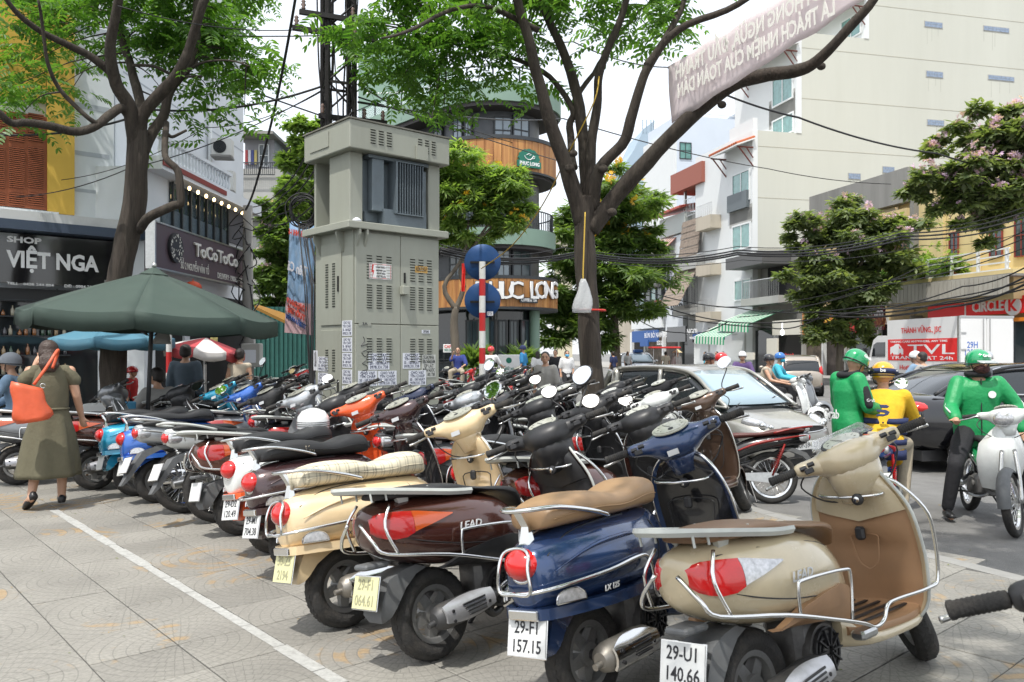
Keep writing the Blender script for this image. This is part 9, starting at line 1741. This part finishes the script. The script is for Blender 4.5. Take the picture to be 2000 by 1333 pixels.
for k, (u, D, hd_, b, lb) in enumerate(((505, 14.5, 60, blackpt, 'black'), (530, 16.0, 40, redp, 'red'), (560, 15.0, 75, silverp, 'silver'), (585, 14.0, 50, blackpt, 'glossy black'), (598, 17.0, 60, whitep, 'white'), (545, 18.5, 50, dkblue, 'midnight blue'), (575, 19.5, 55, redp, 'scarlet'), (520, 20.5, 45, blackpt, 'farthest black'), (612, 20, 60, greyp2, 'grey'))):
 c = at(u, 0, D); mk((LP, UP)[k % 2], c.x, c.y, hd_, W_(b), lb+' motorbike parked between the hoarding and the kiosk', group=gq, cat='motorbike', drop=('guard_bar',), mir=((1, .24, 0, None, .09, 0),) if k % 3 == 0 else ())
c = at(552, 0, 13.6)
gq = 'motorbikes parked before the corner cafe'
for k, (u, D, hd_, b, lb, z) in enumerate(((895, 27.0, -20, blackpt, 'black motorbike under the man in royal blue', 0), (956, 25.2, 20, blackpt, 'black motorbike under the man in checked shirt', 0), (992, 22.5, 30, redp, 'red motorbike with white plate before the cafe menu board', -.0), (872, 24.0, 60, redp, 'red motorbike at the right foot of the kiosk', 0), (905, 22, 50, blackpt, 'black motorbike at the right foot of the kiosk', 0), (925, 20, 40, greyp2, 'grey motorbike left of the sign pole', 0), (1012, 26, 60, blackpt, 'black motorbike right of the menu board', 0), (970, 19, 45, blackpt, 'black motorbike right of the sign pole', 0))):
 c = at(u, 0, D); mk((UP, LP)[k % 3 == 2], c.x, c.y, hd_, W_(b), lb, group=gq, cat='motorbike', drop=('guard_bar',), z=-.14 if D > 19 else 0)
for (x, y, z), m, lb in ((hv*3.2+nv*5.9+Vector((0, 0, .93)), wh_, 'white checked helmet resting on a scooter behind the plum one'),):
 mb = MB(); mb.lathe([(.125, 0), (.13, .04), (.122, .09), (.09, .135), (.04, .155), (.005, .16)], 24, Matrix.Translation((x, y, z-.08))); h_ = mb.build('helmet', m, auto=R(50)); mb = MB()
 for zz_ in (.02, .035, .05): mb.lathe([(.1315, zz_), (.1315, zz_+.004)], 24, Matrix.Translation((x, y, z-.08)))
 mb.build('check_band', blackp, h_); tag(h_, lb, 'helmet')
wcr = mat('white_plastic_crate', (.62, .63, .62), .5); pcr = mat('pink_grey_crate', (.40, .30, .29), .6, dirt=.3); bkt = mat('bucket_blue', (.10, .38, .62), .4)
for k in range(5):
 c = at(190, 0, 10.6); mb = MB(); mb.bbox(-.14, .14, -.12, .12, .16*k+.005, .16*k+.15, Matrix.Translation((c.x, c.y, 0)) @ Matrix.Rotation(rnd.uniform(-.2, .2), 4, 'Z'), .012); tag(mb.build('foam_box', wcr), ('lowest', 'second lowest', 'middle', 'second highest', 'topmost')[k]+' white foam box of the stack by the left trunk', 'foam box', 'stacked white foam boxes')
for k in range(3):
 c = at(224, 0, 10.2); mb = MB(); T_ = Matrix.Translation((c.x, c.y, .22*k+.005))
 for z0 in (0, .05, .10, .15): mb.box(-.22, .22, -.16, -.15, z0, z0+.035, M=T_); mb.box(-.22, .22, .15, .16, z0, z0+.035, M=T_); mb.box(-.22, -.21, -.15, .15, z0, z0+.035, M=T_); mb.box(.21, .22, -.15, .15, z0, z0+.035, M=T_)
 for x, y in ((-.22, -.16), (.20, -.16), (-.22, .14), (.20, .14)): mb.box(x-.001, x+.021, y-.001, y+.021, 0, .20, M=T_)
 tag(mb.build('crate', pcr), ('bottom', 'middle', 'top')[k]+' slatted pinkish crate of the stack under the green parasol', 'crate', 'slatted crates under the parasol')
c = at(244, 0, 9.9); mb = MB(); mb.lathe([(.09, 0), (.10, .02), (.12, .30), (.125, .30), (.11, .03), (.01, .02)], 20, Matrix.Translation((c.x, c.y, .55)), 'Z'); bo = mb.build('bucket', bkt, auto=R(40)); tag(bo, 'light blue plastic tub beside the slatted crates', 'bucket')
mb = MB(); mb.bbox(-.5, .5, -.3, .3, .50, .545, Matrix.Translation((c.x+.1, c.y+.05, 0)), .01)
for x, y in ((-.45, -.25), (.45, -.25), (-.45, .25), (.45, .25)): mb.tube([(c.x+.1+x, c.y+.05+y, 0), (c.x+.1+x, c.y+.05+y, .5)], .015, 6)
tag(mb.build('low_table', mat('table_wood', (.22, .13, .06), .6)), 'low wooden table under the green parasol', 'table')
c = at(330, 0, 11.9); bp_ = empty('banded_post', (c.x, c.y, 0), 0, 'thin red and white banded post under the green parasol', 'post')
for k in range(6): mb = MB(); mb.lathe([(.04, 1.75-.3*k-.3), (.04, 1.75-.3*k)], 12); mb.build('pole_band', pr_ if k % 2 else pw, bp_)
c = at(1010, 0, 27); ys = empty('stool', (c.x, c.y, -.14), .3, 'yellow plastic stool beside the guard in blue', 'stool'); ym = mat('stool_yellow', (.75, .55, .02), .4); mb = MB(); mb.bbox(-.17, .17, -.17, .17, .60, .64, Matrix.Identity(4), .02); mb.build('seat', ym, ys)
for x, y in ((-1, -1), (1, -1), (-1, 1), (1, 1)): mb = MB(); mb.tube([(x*.20, y*.20, 0), (x*.15, y*.15, .6)], .025, 6); mb.build('leg', ym, ys)
c = at(413, 0, 14.6); Wq = Wall((c.x, c.y), (1, .3)); q = sign(Wq, 411, 640, 425, 706, mat('menu_yellow', (.65, .55, .20), .6, var=.6, scale=14), 'tall yellow menu poster behind the checked shirt man', 0, th=.04, cat='poster', name='poster', group='')
grn_ = [(rotm(Vector((rnd.gauss(0, 1), rnd.gauss(0, 1), rnd.uniform(.5, 2))), rnd.uniform(-1, 1))*.10, Vector((1.17+rnd.gauss(0, .26), DR+rnd.gauss(-.1, .24), .03+abs(rnd.gauss(0, .08)))), rnd.randrange(4)) for _ in range(700)]
o = scatter('ground_cover', SPN, grn_, lf3, None); tag(o, 'low green plants round the foot of the forked tree', 'ground cover');
mb = MB(); Q = [(1.17+.62*math.cos(a), DR+.6*math.sin(a)) for a in [2*math.pi*k/24 for k in range(25)]]; mb.tube([(x, y, .01) for x, y in Q[:-1]], .05, 6, closed=True); tag(mb.build('tree_ring', mat('ochre_kerb', (.5, .36, .18), .8)), 'ochre edging ring round the foot of the forked tree', 'edging')
for P_ in (LB, LP, VP, UP, US, UPR): kill(P_[0])
